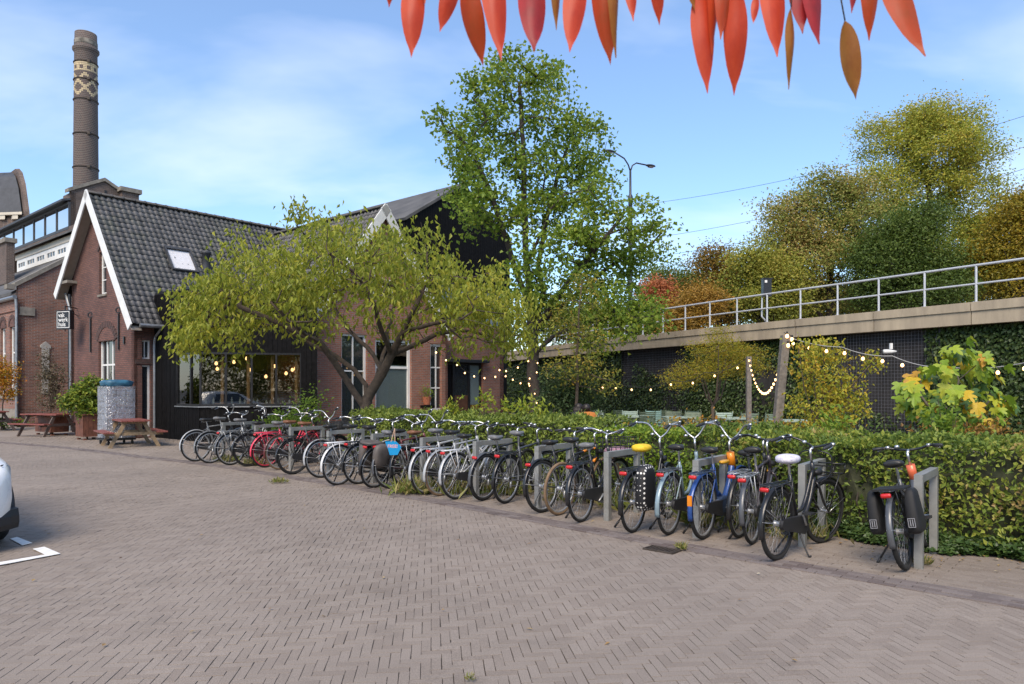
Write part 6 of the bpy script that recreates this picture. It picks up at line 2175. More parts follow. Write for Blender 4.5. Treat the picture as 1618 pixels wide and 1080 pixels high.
# ---- fig with large lobed leaves
def fig_leaf():
    """one big lobed leaf, flat in XY, stalk at the origin, tip along +Y"""
    out = [(0, 0), (0.18, -0.06), (0.36, 0.04), (0.46, 0.22), (0.34, 0.28), (0.22, 0.30), (0.36, 0.46), (0.40, 0.62), (0.28, 0.64), (0.14, 0.54), (0.15, 0.76), (0.0, 1.0)]
    out = out + [(-x, y) for x, y in out[-2:0:-1]]
    vs = [(x, y, 0.10 * abs(x) - 0.22 * y * y) for x, y in out] + [(0, 0.30, -0.02)]
    c = len(vs) - 1
    n = len(out)
    return np.array(vs), [(i, (i + 1) % n, c) for i in range(n)]
M_FIG = [mat("fig_leaf_%d" % k, c, 0.5, var=0.12, scale=9, spec=0.4) for k, c in enumerate(((0.24, 0.36, 0.03), (0.34, 0.43, 0.035), (0.42, 0.45, 0.04), (0.08, 0.16, 0.045), (0.62, 0.42, 0.025), (0.55, 0.30, 0.04)))]
for m_ in M_FIG:
    nt = m_.node_tree; b_ = nt.nodes["Principled BSDF"]
    tr = nt.nodes.new("ShaderNodeBsdfTranslucent"); mx = nt.nodes.new("ShaderNodeMixShader"); mx.inputs[0].default_value = 0.35
    nt.links.new(b_.inputs["Base Color"].links[0].from_socket, tr.inputs["Color"])
    nt.links.new(b_.outputs[0], mx.inputs[1]); nt.links.new(tr.outputs[0], mx.inputs[2])
    nt.links.new(mx.outputs[0], nt.nodes["Material Output"].inputs["Surface"])
fv, ff = fig_leaf()
FIGM = [np_mesh("leaf", fv, np.array(ff), m_) for m_ in M_FIG]
rf_ = np.random.default_rng(31)
YF = 9.9
fb = at(1500, 700, YF); fb[2] = 0
fig = thing("fig_tree", "fig tree with very large lobed yellow green leaves above the hedge", "tree", fb)
ends = [(1440, 610, -0.3), (1455, 592, 0.1), (1465, 625, 0.3), (1490, 580, -0.2), (1505, 565, 0.1), (1520, 558, 0), (1535, 560, 0.2), (1550, 570, -0.2), (1565, 590, 0.1), (1500, 610, -0.4), (1520, 625, -0.3), (1545, 620, 0.2), (1570, 620, -0.2), (1580, 650, 0.1), (1560, 655, -0.3), (1430, 630, 0.1), (1545, 675, -0.2), (1590, 630, 0.2), (1480, 640, -0.2), (1525, 590, 0.3), (1450, 640, -0.1), (1535, 645, -0.4)]
tgf = np.array([at(x, y, YF + d) for x, y, d in ends])
mb, tp, nl = grow([[fb, at(1503, 690, YF), at(1505, 650, YF), at(1515, 600, YF)], [at(1503, 690, YF), at(1480, 660, YF - 0.2), at(1455, 625, YF - 0.1)], [at(1503, 690, YF), at(1540, 660, YF + 0.1), at(1570, 625, YF)]], tgf, rf_, 0.006, 0.035, step=0.25)
part(mb, "trunk", M_BARK_G, fig, True)
fc = v3(*fb)
for i, p in enumerate(tgf):
    for k in range(10):
        q = p + rf_.normal(0, 0.075, 3)
        me = FIGM[int(rf_.choice(6, p=[0.24, 0.28, 0.22, 0.13, 0.10, 0.03]))]
        o = bpy.data.objects.new("leaf", me); COL.objects.link(o); o.parent = fig
        o.matrix_parent_inverse = WINV[fig.name]
        out = unit(v3(q[0] - fc[0], q[1] - fc[1], 0) * 0.6 + v3(*rf_.normal(0, 0.5, 2), 0) + v3(0, -0.45, 0))
        tilt = rf_.uniform(-1.35, -0.5)
        o.rotation_mode = 'XYZ'
        o.rotation_euler = (tilt, rf_.normal(0, 0.35), math.atan2(out[1], out[0]) - math.pi / 2)
        s = rf_.uniform(0.13, 0.23)
        o.scale = (s, s, s)
        o.location = tuple(q)

# ---- trees beyond the viaduct
def far_tree(label, px, Y, lobes, n, per, cols, seed, name="far_tree", L=0.19, base_r=0.3, patch=0.4, pos=None):
    r = np.random.default_rng(seed)
    b = at(px, 600, Y); b[2] = 0
    t = thing(name, label, "tree", b, "trees beyond the viaduct")
    s = Y / FPX
    lb = [(at(x, y, Y + d), (rx * s, max(rx, ry) * s * 0.8, ry * s)) for (x, y, rx, ry, d) in lobes]
    # smaller sprays that break the outline
    for (c_, R_) in list(lb):
        for q in range(4):
            u_ = sph(1, r)[0]; u_[2] = abs(u_[2]) * 0.9 - 0.1
            f_ = r.uniform(0.28, 0.5)
            lb.append((c_ + u_ * np.array(R_) * r.uniform(0.95, 1.2), tuple(np.array(R_) * f_)))
    lb = [(c_, tuple(np.array(R_) * (0.98 if i < len(lobes) else 1.0))) for i, (c_, R_) in enumerate(lb)]
    tg = lobes_points(lb, int(n * 0.8), r, shell=0.62)
    tg[:, 2] = np.maximum(tg[:, 2], 0.4)
    top = min(y for (_, y, _, ry, _) in lobes)
    lim = [[b, at(px, 520, Y), at(px + 3, (520 + top) / 2, Y), at(px, top + 25, Y)]]
    for (x, y, rx, ry, d) in lobes[::2]:
        yb = min(510, y + 90)
        lim.append([at(px, yb, Y), at((px + x) / 2, (yb + y) / 2 + 10, Y + d / 2), at(x, y, Y + d)])
    mb, tp, nl = grow(lim, tg, r, 0.02, base_r, step=1.6, wig=0.15)
    part(mb, "trunk", M_BARK_D, t, True)
    m = leaf_mat("far_leaf_%d" % seed, cols, 0.3, patch=patch, pscale=0.22, pos=pos)
    o = part(foliage("crown", tg, r, int(per * 3.4), (0.62, 0.62, 0.40), L, L * 0.62, m, droop=0.2, flat=0.45), "crown", None, t); o["kind"] = "stuff"
    return t
GOLD = [(0.15, 0.21, 0.035), (0.30, 0.34, 0.05), (0.46, 0.43, 0.06), (0.54, 0.36, 0.06)]
RUST = [(0.13, 0.19, 0.045), (0.24, 0.29, 0.06), (0.36, 0.31, 0.08), (0.44, 0.28, 0.10)]
GREEN = [(0.08, 0.12, 0.025), (0.15, 0.195, 0.032), (0.24, 0.27, 0.04)]
OLIVE = [(0.13, 0.17, 0.03), (0.23, 0.26, 0.04), (0.34, 0.33, 0.05), (0.40, 0.30, 0.05)]
DARKG = [(0.05, 0.085, 0.018), (0.095, 0.145, 0.026), (0.16, 0.205, 0.034)]
far_tree("tall golden tree rising highest beyond the viaduct", 1465, 56, [(1430, 200, 40, 28, 0), (1480, 185, 55, 26, 0), (1530, 205, 36, 34, 0), (1420, 245, 46, 34, 0), (1490, 240, 60, 40, 0), (1550, 255, 30, 40, 0), (1400, 300, 40, 34, 0), (1460, 310, 60, 40, 1), (1540, 320, 44, 44, 0), (1500, 380, 60, 44, 1), (1440, 380, 50, 40, 0), (1565, 375, 26, 40, 0), (1500, 430, 70, 40, 0)], 620, 44, GOLD, 41)
far_tree("russet brown tree left of the tall golden one", 1310, 52, [(1255, 330, 36, 24, 0), (1300, 310, 40, 22, 0), (1350, 305, 36, 24, 0), (1240, 370, 30, 28, 0), (1295, 360, 48, 34, 0), (1360, 350, 44, 36, 0), (1250, 415, 44, 34, 0), (1310, 415, 56, 38, 0), (1375, 400, 34, 40, 0), (1300, 460, 70, 32, 0)], 420, 46, RUST, 42)
far_tree("dark green dense tree in front of the golden one", 1430, 47, [(1415, 375, 36, 26, 0), (1445, 360, 30, 30, 0), (1400, 420, 44, 34, 0), (1450, 410, 48, 38, 0), (1420, 460, 60, 34, 0), (1480, 455, 36, 30, 0)], 300, 60, DARKG, 43)
far_tree("bright yellow tree at the edge of the picture", 1610, 46, [(1600, 350, 30, 34, 0), (1640, 340, 40, 40, 0), (1590, 400, 34, 40, 0), (1630, 410, 50, 44, 0), (1600, 450, 50, 34, 0)], 260, 46, [(0.12, 0.12, 0.015), (0.22, 0.19, 0.02), (0.32, 0.24, 0.02), (0.36, 0.20, 0.02)], 44)
far_tree("olive green tree between the russet tree and the signal", 1205, 50, [(1200, 415, 34, 26, 0), (1230, 440, 40, 30, 0), (1180, 450, 30, 28, 0), (1215, 480, 50, 26, 0)], 200, 46, OLIVE, 45)
far_tree("small orange brown tree left of the signal", 1135, 54, [(1130, 415, 20, 24, 0), (1150, 440, 26, 22, 0), (1125, 460, 26, 24, 0), (1150, 480, 34, 24, 0)], 140, 40, [(0.13, 0.12, 0.02), (0.26, 0.15, 0.025), (0.36, 0.16, 0.03)], 46)
far_tree("dull green tree right of the street lamp", 1075, 62, [(1050, 440, 26, 18, 0), (1085, 440, 24, 20, 0), (1060, 465, 36, 24, 0), (1100, 470, 28, 26, 0), (1075, 500, 48, 26, 0)], 200, 44, GREEN, 47)
far_tree("narrow coral red tree behind the railing", 1039, 56, [(1040, 462, 10, 14, 0), (1039, 485, 13, 18, 0), (1040, 510, 14, 18, 0)], 90, 50, [(0.30, 0.10, 0.035), (0.45, 0.15, 0.06), (0.50, 0.20, 0.08)], 48, L=0.2, base_r=0.1)
far_tree("amber shrub tree behind the railing under the small orange tree", 1100, 48, [(1095, 495, 26, 18, 0), (1115, 480, 18, 22, 0), (1080, 515, 26, 14, 0)], 90, 46, [(0.20, 0.13, 0.02), (0.34, 0.20, 0.03), (0.42, 0.22, 0.04)], 49, base_r=0.1)
far_tree("green tree filling the gap behind the signal", 1270, 58, [(1180, 500, 44, 26, 0), (1250, 490, 50, 30, 0), (1310, 490, 50, 30, 0), (1370, 485, 46, 34, 0)], 260, 46, OLIVE, 50)
far_tree("low green tree behind the golden trunk and railing", 1500, 60, [(1440, 470, 50, 36, 0), (1510, 465, 50, 36, 0), (1570, 450, 50, 40, 0), (1620, 470, 40, 36, 0)], 260, 46, GREEN, 51)
far_tree("shaded green tree behind the maple trunk", 960, 52, [(930, 510, 40, 26, 0), (985, 505, 40, 26, 0), (880, 515, 40, 24, 0), (1020, 520, 36, 22, 0)], 200, 46, GREEN, 52)
# ------------------------------------------------------------------ hedge, ivy, terrace
rh = np.random.default_rng(77)
HL_ = [gp(2000, 950), gp(1800, 912), gp(1618, 884), gp(1470, 866), gp(1330, 848)] + [rack_pos[i] + RDIR * (1.22 + 0.02 * i) for i in (2, 3, 4, 5, 6, 7, 8, 9)]
HL_ = np.array(HL_)
hs_ = np.concatenate([[0], np.cumsum(np.linalg.norm(np.diff(HL_, axis=0), axis=1))])
def hedge_at(s):
    x, y = np.interp(s, hs_, HL_[:, 0]), np.interp(s, hs_, HL_[:, 1])
    e = 0.4
    dx = np.interp(s + e, hs_, HL_[:, 0]) - np.interp(s - e, hs_, HL_[:, 0])
    dy = np.interp(s + e, hs_, HL_[:, 1]) - np.interp(s - e, hs_, HL_[:, 1])
    n = np.hypot(dx, dy) + 1e-9
    # normal away from the yard
    nx, ny = dy / n, -dx / n
    f = np.where(nx * 0.64 + ny * 0.77 < 0, -1, 1)
    return x, y, nx * f, ny * f
HT = 0.95
def bumps(s, t):
    return 0.055 * np.sin(s * 2.1 + 1.3 * t) + 0.04 * np.sin(s * 5.3 + t * 2.0 + 1) + 0.03 * np.sin(s * 9.7 - 3 * t)
def hedge(label, s0, s1, h, m, lsize, dens, seed, core_col, wild=0.0, stem=False):
    r = np.random.default_rng(seed)
    x, y, nx, ny = hedge_at(np.array([(s0 + s1) / 2]))
    root = thing("hedge", label, "hedge", (x[0] + nx[0] * 0.45, y[0] + ny[0] * 0.45, 0), "clipped hedges behind the bicycle racks")
    # woody core
    S = np.linspace(s0 + 0.05, s1 - 0.05, int((s1 - s0) / 0.15) + 2)
    X, Y, NX, NY = hedge_at(S)
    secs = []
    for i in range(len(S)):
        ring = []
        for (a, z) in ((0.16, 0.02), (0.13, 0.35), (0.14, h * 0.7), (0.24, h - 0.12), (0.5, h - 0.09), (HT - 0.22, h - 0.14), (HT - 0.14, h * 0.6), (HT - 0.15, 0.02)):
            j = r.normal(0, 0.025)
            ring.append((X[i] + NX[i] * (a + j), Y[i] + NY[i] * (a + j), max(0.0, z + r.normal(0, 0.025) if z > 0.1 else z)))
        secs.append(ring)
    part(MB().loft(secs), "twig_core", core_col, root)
    L = s1 - s0
    area = L * (h + HT + h * 0.5)
    n = int(area * dens)
    s = r.uniform(s0, s1, n)
    per = h + HT + h * 0.5
    q = r.random(n) * per
    front, top = q < h, (q >= h) & (q < h + HT)
    a = np.where(front, 0.0, np.where(top, q - h, HT))
    z = np.where(front, q, np.where(top, h, h - (q - h - HT)))
    # round the shoulders
    sh = np.clip((z - (h - 0.22)) / 0.22, 0, 1)
    a = np.where(front, a + 0.10 * sh ** 2, a)
    z = np.where(top, z - 0.07 * np.clip(1 - a / 0.25, 0, 1) ** 2, z)
    b = bumps(s, z * 2 + a * 2)
    depth = np.abs(r.normal(0, 0.06, n)) - 0.03
    a = np.where(front, a + b * 0.9 + depth + 0.02, a)
    z = np.where(top, z + b * 0.7 - depth, z)
    # sprigs that stand up out of the top
    up = top & (r.random(n) < 0.04 + wild * 0.6)
    z = z + np.where(up, np.abs(r.normal(0, 0.035 + wild * 0.5, n)), 0)
    z = np.maximum(z, 0.03)
    # thinner, twiggy foot
    keep = (z > 0.28) | (r.random(n) < 0.35 + z)
    bare = np.sin(s * 3.3 + 2 * np.sin(z * 4)) * 0.5 + np.sin(s * 7.9 - z * 6 + 1.3) * 0.35 + np.sin(z * 9 + s * 1.7) * 0.25
    keep &= ~(front & (bare < -0.42) & (r.random(n) < 0.72))
    s, a, z, front, top = s[keep], a[keep], z[keep], front[keep], top[keep]
    n = len(s)
    X, Y, NX, NY = hedge_at(s)
    C = np.stack([X + NX * a, Y + NY * a, z], 1)
    out = np.stack([np.where(front, -NX, np.where(top, 0, NX)), np.where(front, -NY, np.where(top, 0, NY)), np.where(top, 1.0, 0.25)], 1)
    D = out * 0.5 + sph(n, r); D[:, 2] -= 0.1
    N = out * 0.7 + sph(n, r) * 0.8 + ZUP * 0.3
    o = part(leaf_cards("leaves", C, D, N, lsize * r.uniform(0.6, 1.3, n), lsize * 0.62 * r.uniform(0.7, 1.2, n), m, 0.2, 0.1), "leaves", None, root)
    o["kind"] = "stuff"
    if stem:
        st = MB()
        for k in range(int(L * 3)):
            ss_ = r.uniform(s0, s1); x, y, nx, ny = hedge_at(np.array([ss_]))
            p = v3(x[0] + nx[0] * r.uniform(0.05, 0.3), y[0] + ny[0] * r.uniform(0.05, 0.3), 0)
            st.tube([p, p + v3(r.normal(0, 0.05), r.normal(0, 0.05), 0.4), p + v3(r.normal(0, 0.12), r.normal(0, 0.12), 0.8)], [0.012, 0.009, 0.005], 5)
        part(st, "stems", M_BARK_D, root)["kind"] = "stuff"
    return root
M_H1 = leaf_mat("leaf_hedge_far", [(0.08, 0.12, 0.032), (0.15, 0.21, 0.045), (0.25, 0.31, 0.055), (0.37, 0.42, 0.07)], 0.38, patch=0.3, pscale=1.2)
M_H2 = leaf_mat("leaf_hedge_mid", [(0.07, 0.13, 0.022), (0.15, 0.25, 0.032), (0.26, 0.36, 0.042), (0.38, 0.42, 0.05)], 0.4, patch=0.25, pscale=1.2)
M_H3 = leaf_mat("leaf_hedge_near", [(0.06, 0.10, 0.025), (0.13, 0.20, 0.04), (0.24, 0.31, 0.05), (0.38, 0.40, 0.07), (0.42, 0.29, 0.12)], 0.4, pos=[0, 0.35, 0.65, 0.88, 1.0], patch=0.5, pscale=1.1)
M_H4 = leaf_mat("leaf_autumn", [(0.20, 0.17, 0.03), (0.36, 0.22, 0.03), (0.45, 0.20, 0.03), (0.30, 0.28, 0.04)], 0.35)
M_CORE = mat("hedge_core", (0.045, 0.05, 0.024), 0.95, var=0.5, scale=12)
Ltot = hs_[-1]
def s_of_px(px):
    t = np.linspace(0, Ltot, 3000)
    x, y, nx, ny = hedge_at(t)
    p = 809 + FPX * x / y
    return t[np.argmin(np.abs(p - px))]
sA, sB = s_of_px(1085), s_of_px(940)
hedge("long mixed hedge with pale reddish leaves behind the nearest bicycles", 0.0, sA, 1.08, M_H3, 0.062, 1500, 101, M_CORE, 0.05, True)
hedge("bright green small leaved stretch of hedge in the middle of the row", sA, sB, 1.05, M_H2, 0.058, 1700, 102, M_CORE)
hedge("far stretch of clipped hedge with yellow green top below the spreading tree", sB, Ltot, 1.12, M_H1, 0.075, 1100, 103, M_CORE, 0.06)
# orange tinted shrub poking over the hedge
def tuft(name, label, p, n, spread, L, Wd, m, seed, cat="shrub", droop=-0.4, stems=10, z0=0.0, group=None, h=None):
    r = np.random.default_rng(seed)
    t = thing(name, label, cat, (p[0], p[1], 0), group)
    C = np.asarray(p, float) + r.normal(0, 1, (n, 3)) * np.array(spread)
    C[:, 2] = np.maximum(C[:, 2], 0.02)
    D = sph(n, r); D[:, 2] -= droop
    N = sph(n, r) * 0.6 + ZUP * 0.5
    o = part(leaf_cards("foliage", C, D, N, L * r.uniform(0.6, 1.3, n), Wd * r.uniform(0.7, 1.2, n), m, 0.2, 0.15), "foliage", None, t); o["kind"] = "stuff"
    st = MB()
    for k in range(stems):
        e = C[r.integers(n)]
        b = v3(p[0] + r.normal(0, 0.05), p[1] + r.normal(0, 0.05), z0)
        st.tube([b, (b + e) / 2 + r.normal(0, 0.04, 3), e], [0.008, 0.006, 0.003], 4)
    part(st, "stems", M_BARK, t)["kind"] = "stuff"
    return t
xh, yh, nxh, nyh = hedge_at(np.array([s_of_px(1055)]))
tuft("autumn_shrub", "orange yellow shrub top showing above the hedge behind raised handlebars", (xh[0] + nxh[0] * 1.3, yh[0] + nyh[0] * 1.3, 1.02), 1300, (0.55, 0.4, 0.09), 0.06, 0.035, M_H4, 201, z0=0.0)
for k, (px, d, z, seed) in enumerate(((1440, 1.35, 1.22, 202), (1475, 1.3, 1.20, 203), (1250, 1.2, 1.12, 204))):
    xh, yh, nxh, nyh = hedge_at(np.array([s_of_px(px)]))
    tuft("leafy_shoot", ["yellow green leafy shoot above the hedge left of the fig", "pale green leafy shoot directly beside the fig stems", "low leafy shoot above the hedge beside the leaning post"][k],
         (xh[0] + nxh[0] * d, yh[0] + nyh[0] * d, z), 150, (0.10, 0.10, 0.13), 0.09, 0.05, M_H2, seed, stems=8)
# bronze shrub at the foot of the fig
tuft("bronze_shrub", "bronze brown shrub at the foot of the fig tree", at(1530, 682, 9.3), 500, (0.28, 0.2, 0.07), 0.07, 0.04, leaf_mat("leaf_bronze", [(0.16, 0.08, 0.02), (0.28, 0.15, 0.03), (0.34, 0.22, 0.03)], 0.3), 205)
# bright shoots over the far hedge
for k, (px, z) in enumerate(((742, 1.46), (780, 1.32), (830, 1.28), (690, 1.30), (805, 1.34))):
    xh, yh, nxh, nyh = hedge_at(np.array([s_of_px(px)]))
    tuft("hedge_shoot", ["tall bright shoot rising from the far hedge by the dark door", "bright leafy shoot on the far hedge below the ochre door panel", "yellow green shoot at the maple end of the far hedge", "small shoot on the far hedge in front of the white window", "leafy shoot on the far hedge in front of the annex corner"][k],
         (xh[0] + nxh[0] * 0.4, yh[0] + nyh[0] * 0.4, z - 0.05), 70, (0.08, 0.08, 0.09), 0.11, 0.05, leaf_mat("leaf_shoot", [(0.18, 0.26, 0.03), (0.30, 0.36, 0.04), (0.40, 0.38, 0.04)], 0.4), 210 + k, stems=6, z0=0.9)

# ground ivy along the foot of the hedge
r_ = np.random.default_rng(88)
n = 9000
s = r_.uniform(0.0, s_of_px(1290), n)
wv = 0.34 + 0.12 * np.sin(s * 3.1) + 0.06 * np.sin(s * 9)
a = 0.12 - r_.random(n) ** 0.8 * wv * np.clip(1.15 - s / 9, 0.2, 1)
X, Y, NX, NY = hedge_at(s)
z = 0.03 + r_.random(n) * 0.16 * np.clip((a + 0.35) / 0.45, 0.15, 1)
C = np.stack([X + NX * a, Y + NY * a, z], 1)
N = sph(n, r_) * 0.45 + ZUP + np.stack([-NX, -NY, 0 * NX], 1) * 0.4
D = sph(n, r_); D[:, 2] *= 0.4
M_IVY = leaf_mat("leaf_ivy", [(0.022, 0.05, 0.016), (0.05, 0.095, 0.026), (0.095, 0.15, 0.04), (0.17, 0.20, 0.06)], 0.2, rough=0.4, pos=[0, 0.4, 0.8, 1.0], patch=0.2)
o = put("ground_ivy", leaf_cards("ground_ivy", C, D, N, 0.055 * r_.uniform(0.6, 1.3, n), 0.045 * r_.uniform(0.7, 1.2, n), M_IVY, 0.15))
tag(o, "dark green ground ivy along the foot of the near hedge", "ivy"); o["kind"] = "stuff"
# soil under hedge and gravel terrace behind it
sl = MB()
S = np.linspace(0, Ltot, 60); X, Y, NX, NY = hedge_at(S)
for i in range(59):
    a0, a1 = -0.06, HT + 0.05
    sl.prism([v3(X[i] + NX[i] * a0, Y[i] + NY[i] * a0, -0.01), v3(X[i + 1] + NX[i + 1] * a0, Y[i + 1] + NY[i + 1] * a0, -0.01), v3(X[i + 1] + NX[i + 1] * a1, Y[i + 1] + NY[i + 1] * a1, -0.01), v3(X[i] + NX[i] * a1, Y[i] + NY[i] * a1, -0.01)], (0, 0, 0.022 + 0.0003 * (i % 2)))
struct(sl.build("hedge_bed", M_SOIL))
tr_ = []
for i in range(60):
    tr_.append(v3(X[i] + NX[i] * (HT + 0.02), Y[i] + NY[i] * (HT + 0.02), 0.0))
vb, _ = vline(2.85)
tr_ += [v3(-1.5, 22, 0), v3(-1, 34, 0)] + [p for p in vb[::-1] if p[1] < 36]
struct(MB().prism(tr_, (0, 0, 0.12)).build("terrace_ground", mat("gravel", (0.16, 0.135, 0.105), 0.95, var=0.35, scale=30, bump=0.5)))

# ivy and wire trellis on the viaduct wall
pv, sv = vline(0.25)
dv = np.gradient(pv, axis=0); dv /= np.linalg.norm(dv, axis=1)[:, None]
nv = np.stack([-dv[:, 1], dv[:, 0], 0 * dv[:, 0]], 1)
flip = np.where((nv * -pv).sum(1) < 0, -1, 1)[:, None]; nv = nv * flip
wp = pv - nv * 0.40
wpx = 809 + FPX * wp[:, 0] / np.maximum(wp[:, 1], 0.1)
def vnoise(a, b, k):
    return np.sin(a * 1.3 * k + 2 * np.sin(b * 0.9 * k)) * 0.5 + np.sin(b * 1.7 * k + a * 0.6 * k + 1.3) * 0.3 + np.sin(a * 3.1 * k - b * 2.3 * k) * 0.2
n = 95000
vis = np.where((wpx > 770) & (wpx < 1770) & (wp[:, 1] > 8))[0]
k_ = r_.uniform(vis[0], vis[-1], n)
ss_ = np.interp(k_, np.arange(len(sv)), sv)
zz_ = r_.uniform(0.05, ZD - TH + 0.02, n)
px_ = np.interp(k_, np.arange(len(sv)), wpx)
nz_ = vnoise(ss_, zz_, 1.0)
dens = np.where(px_ > 1465, 1.6, np.where(px_ > 1320, 0.10 - 0.25 * zz_, np.where(px_ > 1180, 0.55, np.where(px_ > 1085, 0.75 - 0.1 * zz_, np.where(px_ > 985, 0.45 - 0.35 * (zz_ - 1.2), 0.75)))))
dens = np.where((px_ > 1320) & (px_ < 1470), np.maximum(dens, np.where(zz_ < 0.9, 0.35, -0.2)), dens)
keep = (dens + 0.6 * nz_ > r_.random(n) * 0.9) & (px_ > 780) & (px_ < 1760) & (wp[np.clip(k_.astype(int), 0, len(wp) - 1), 1] > 8)
k_, zz_ = k_[keep], zz_[keep]
n = len(k_)
C = np.stack([np.interp(k_, np.arange(len(sv)), wp[:, i]) for i in range(3)], 1)
NN = np.stack([np.interp(k_, np.arange(len(sv)), nv[:, i]) for i in range(3)], 1)
C = C + NN * (0.03 + np.abs(r_.normal(0, 0.07, n)))[:, None]; C[:, 2] = zz_
D = sph(n, r_) * 0.7 - ZUP * 0.8
N = NN + sph(n, r_) * 0.55 + ZUP * 0.35
ivy = put("wall_ivy", leaf_cards("wall_ivy", C, D, N, 0.115 * r_.uniform(0.6, 1.3, n), 0.095 * r_.uniform(0.7, 1.2, n), leaf_mat("leaf_wall_ivy", [(0.016, 0.032, 0.010), (0.036, 0.065, 0.018), (0.07, 0.105, 0.028), (0.15, 0.15, 0.04), (0.20, 0.10, 0.04)], 0.2, rough=0.42, pos=[0, 0.35, 0.75, 0.95, 1.0], patch=0.2), 0.15))
tag(ivy, "dark ivy climbing over the viaduct wall behind the terrace", "ivy"); ivy["kind"] = "stuff"
M_WIRE = mat("galvanised_wire", (0.17, 0.17, 0.19), 0.45, 0.4, var=0.1)
def trellis(label, p0, p1):
    idx = np.where((wpx < p1) & (wpx > p0) & (wp[:, 1] > 5))[0]
    a, b = wp[idx[0]] + nv[idx[0]] * 0.10, wp[idx[-1]] + nv[idx[-1]] * 0.10
    t = thing("wire_trellis", label, "trellis", (a[0], a[1], 0), "wire trellis panels on the viaduct wall")
    L = np.linalg.norm(b - a); d = (b - a) / L
    zt = ZD - TH - 0.03
    up, ac = MB(), MB()
    for s_ in np.arange(0, L, 0.105):
        up.tube([a + d * s_ + ZUP * 0.1, a + d * s_ + ZUP * zt], 0.0036, 4, caps=False)
    for z_ in np.arange(0.1, zt, 0.105):
        ac.tube([a + ZUP * z_, b + ZUP * z_], 0.0036, 4, caps=False)
    o = part(up, "upright_wires", M_WIRE, t); o["kind"] = "stuff"
    o = part(ac, "cross_wires", M_WIRE, t); o["kind"] = "stuff"
    # posts that carry the panel
    for s_ in np.linspace(0.02, L - 0.02, max(2, int(L / 1.6))):
        part(MB().box(a + d * s_ + ZUP * zt / 2 - unit(np.cross(d, ZUP)) * 0.0, (0.03, 0.03, zt), d, unit(np.cross(ZUP, d))), "post", M_BLACKMETAL, t)
    return t
trellis("wide wire trellis panel on the wall left of the fig tree", 1300, 1500)
trellis("narrow wire trellis panel high on the wall behind the feathery shrub", 985, 1095)
# white tube lamp fixed to the trellis
lw = at(1405, 555, 19.6)
wlmp = thing("wall_lamp", "small white wall lamp on the trellis between the bulbs", "lamp", lw)
secs = [[lw + v3(x, 0.0, 0) + v3(0, math.cos(a) * 0.05 * f, math.sin(a) * 0.06 * f) for a in np.linspace(0, 2 * math.pi, 10, endpoint=False)] for x, f in ((-0.16, 0.9), (-0.1, 1.0), (0.05, 0.9), (0.2, 0.35))]
part(MB().loft(secs), "shade", M_WHITE, wlmp, True)
part(MB().box(lw + v3(0.06, 0.02, 0.15), (0.07, 0.06, 0.16)), "bracket", M_WHITE, wlmp)
part(MB().box(lw + v3(0.06, 0.11, 0.05), (0.05, 0.16, 0.05)), "arm", M_ZINC, wlmp)
# ------------------------------------------------------------------ terrace furniture, people, lights
CH_COL = {"pale": (0.36, 0.44, 0.38), "dark": (0.06, 0.085, 0.05), "olive": (0.25, 0.29, 0.20), "teal": (0.22, 0.36, 0.33), "mid": (0.16, 0.21, 0.15)}
def chair(label, px, Y, face, colr):
    Y += 3.4; p = at(px, 613, Y); p[2] = 0.12
    t = thing("garden_chair", label, "chair", p, "green slatted chairs on the terrace", world=False)
    t.rotation_euler = (0, 0, math.radians(face))
    m = mat("chair_" + colr, CH_COL[colr], 0.45, var=0.1, scale=9)
    def b(key, fn):
        k = ("chair_" + key, m.name)
        if k not in bike_mesh:
            mb = MB(); fn(mb); bike_mesh[k] = mb.mesh(key, m)
        return bike_mesh[k]
    def seat(mb):
        for k in range(7):
            mb.box((-0.18 + 0.06 * k, 0, 0.44 - 0.004 * (3 - k) ** 2 * 0.3), (0.048, 0.42, 0.014))
    def back(mb):
        for k in range(7):
            z = 0.53 + 0.052 * k
            mb.box((-0.22 - 0.03 * k / 3, 0, z), (0.012, 0.42, 0.040), v3(1, 0, 0), v3(0, 1, 0))
    def frame(mb):
        for s in (-1, 1):
            mb.tube([(-0.33, s * 0.22, 0.90), (-0.22, s * 0.22, 0.50), (-0.18, s * 0.22, 0.43), (0.2, s * 0.22, 0.43)], 0.011, 6)
    put("seat", b("seat", seat), t)
    put("backrest", b("backrest", back), t)
    put("side_frame", b("side_frame", frame), t)
    for s in (-1, 1):
        for (x0, x1) in ((0.18, 0.24), (-0.17, -0.27)):
            put("leg", b("leg%d%g" % (s, x0), lambda mb: mb.tube([(x0, s * 0.22, 0.43), (x1, s * 0.23, 0.0)], 0.011, 6)), t)
        put("armrest", b("arm%d" % s, lambda mb: (mb.tube([(-0.25, s * 0.235, 0.64), (0.18, s * 0.235, 0.65), (0.22, s * 0.235, 0.60), (0.19, s * 0.225, 0.43)], 0.012, 6))), t)
    return t
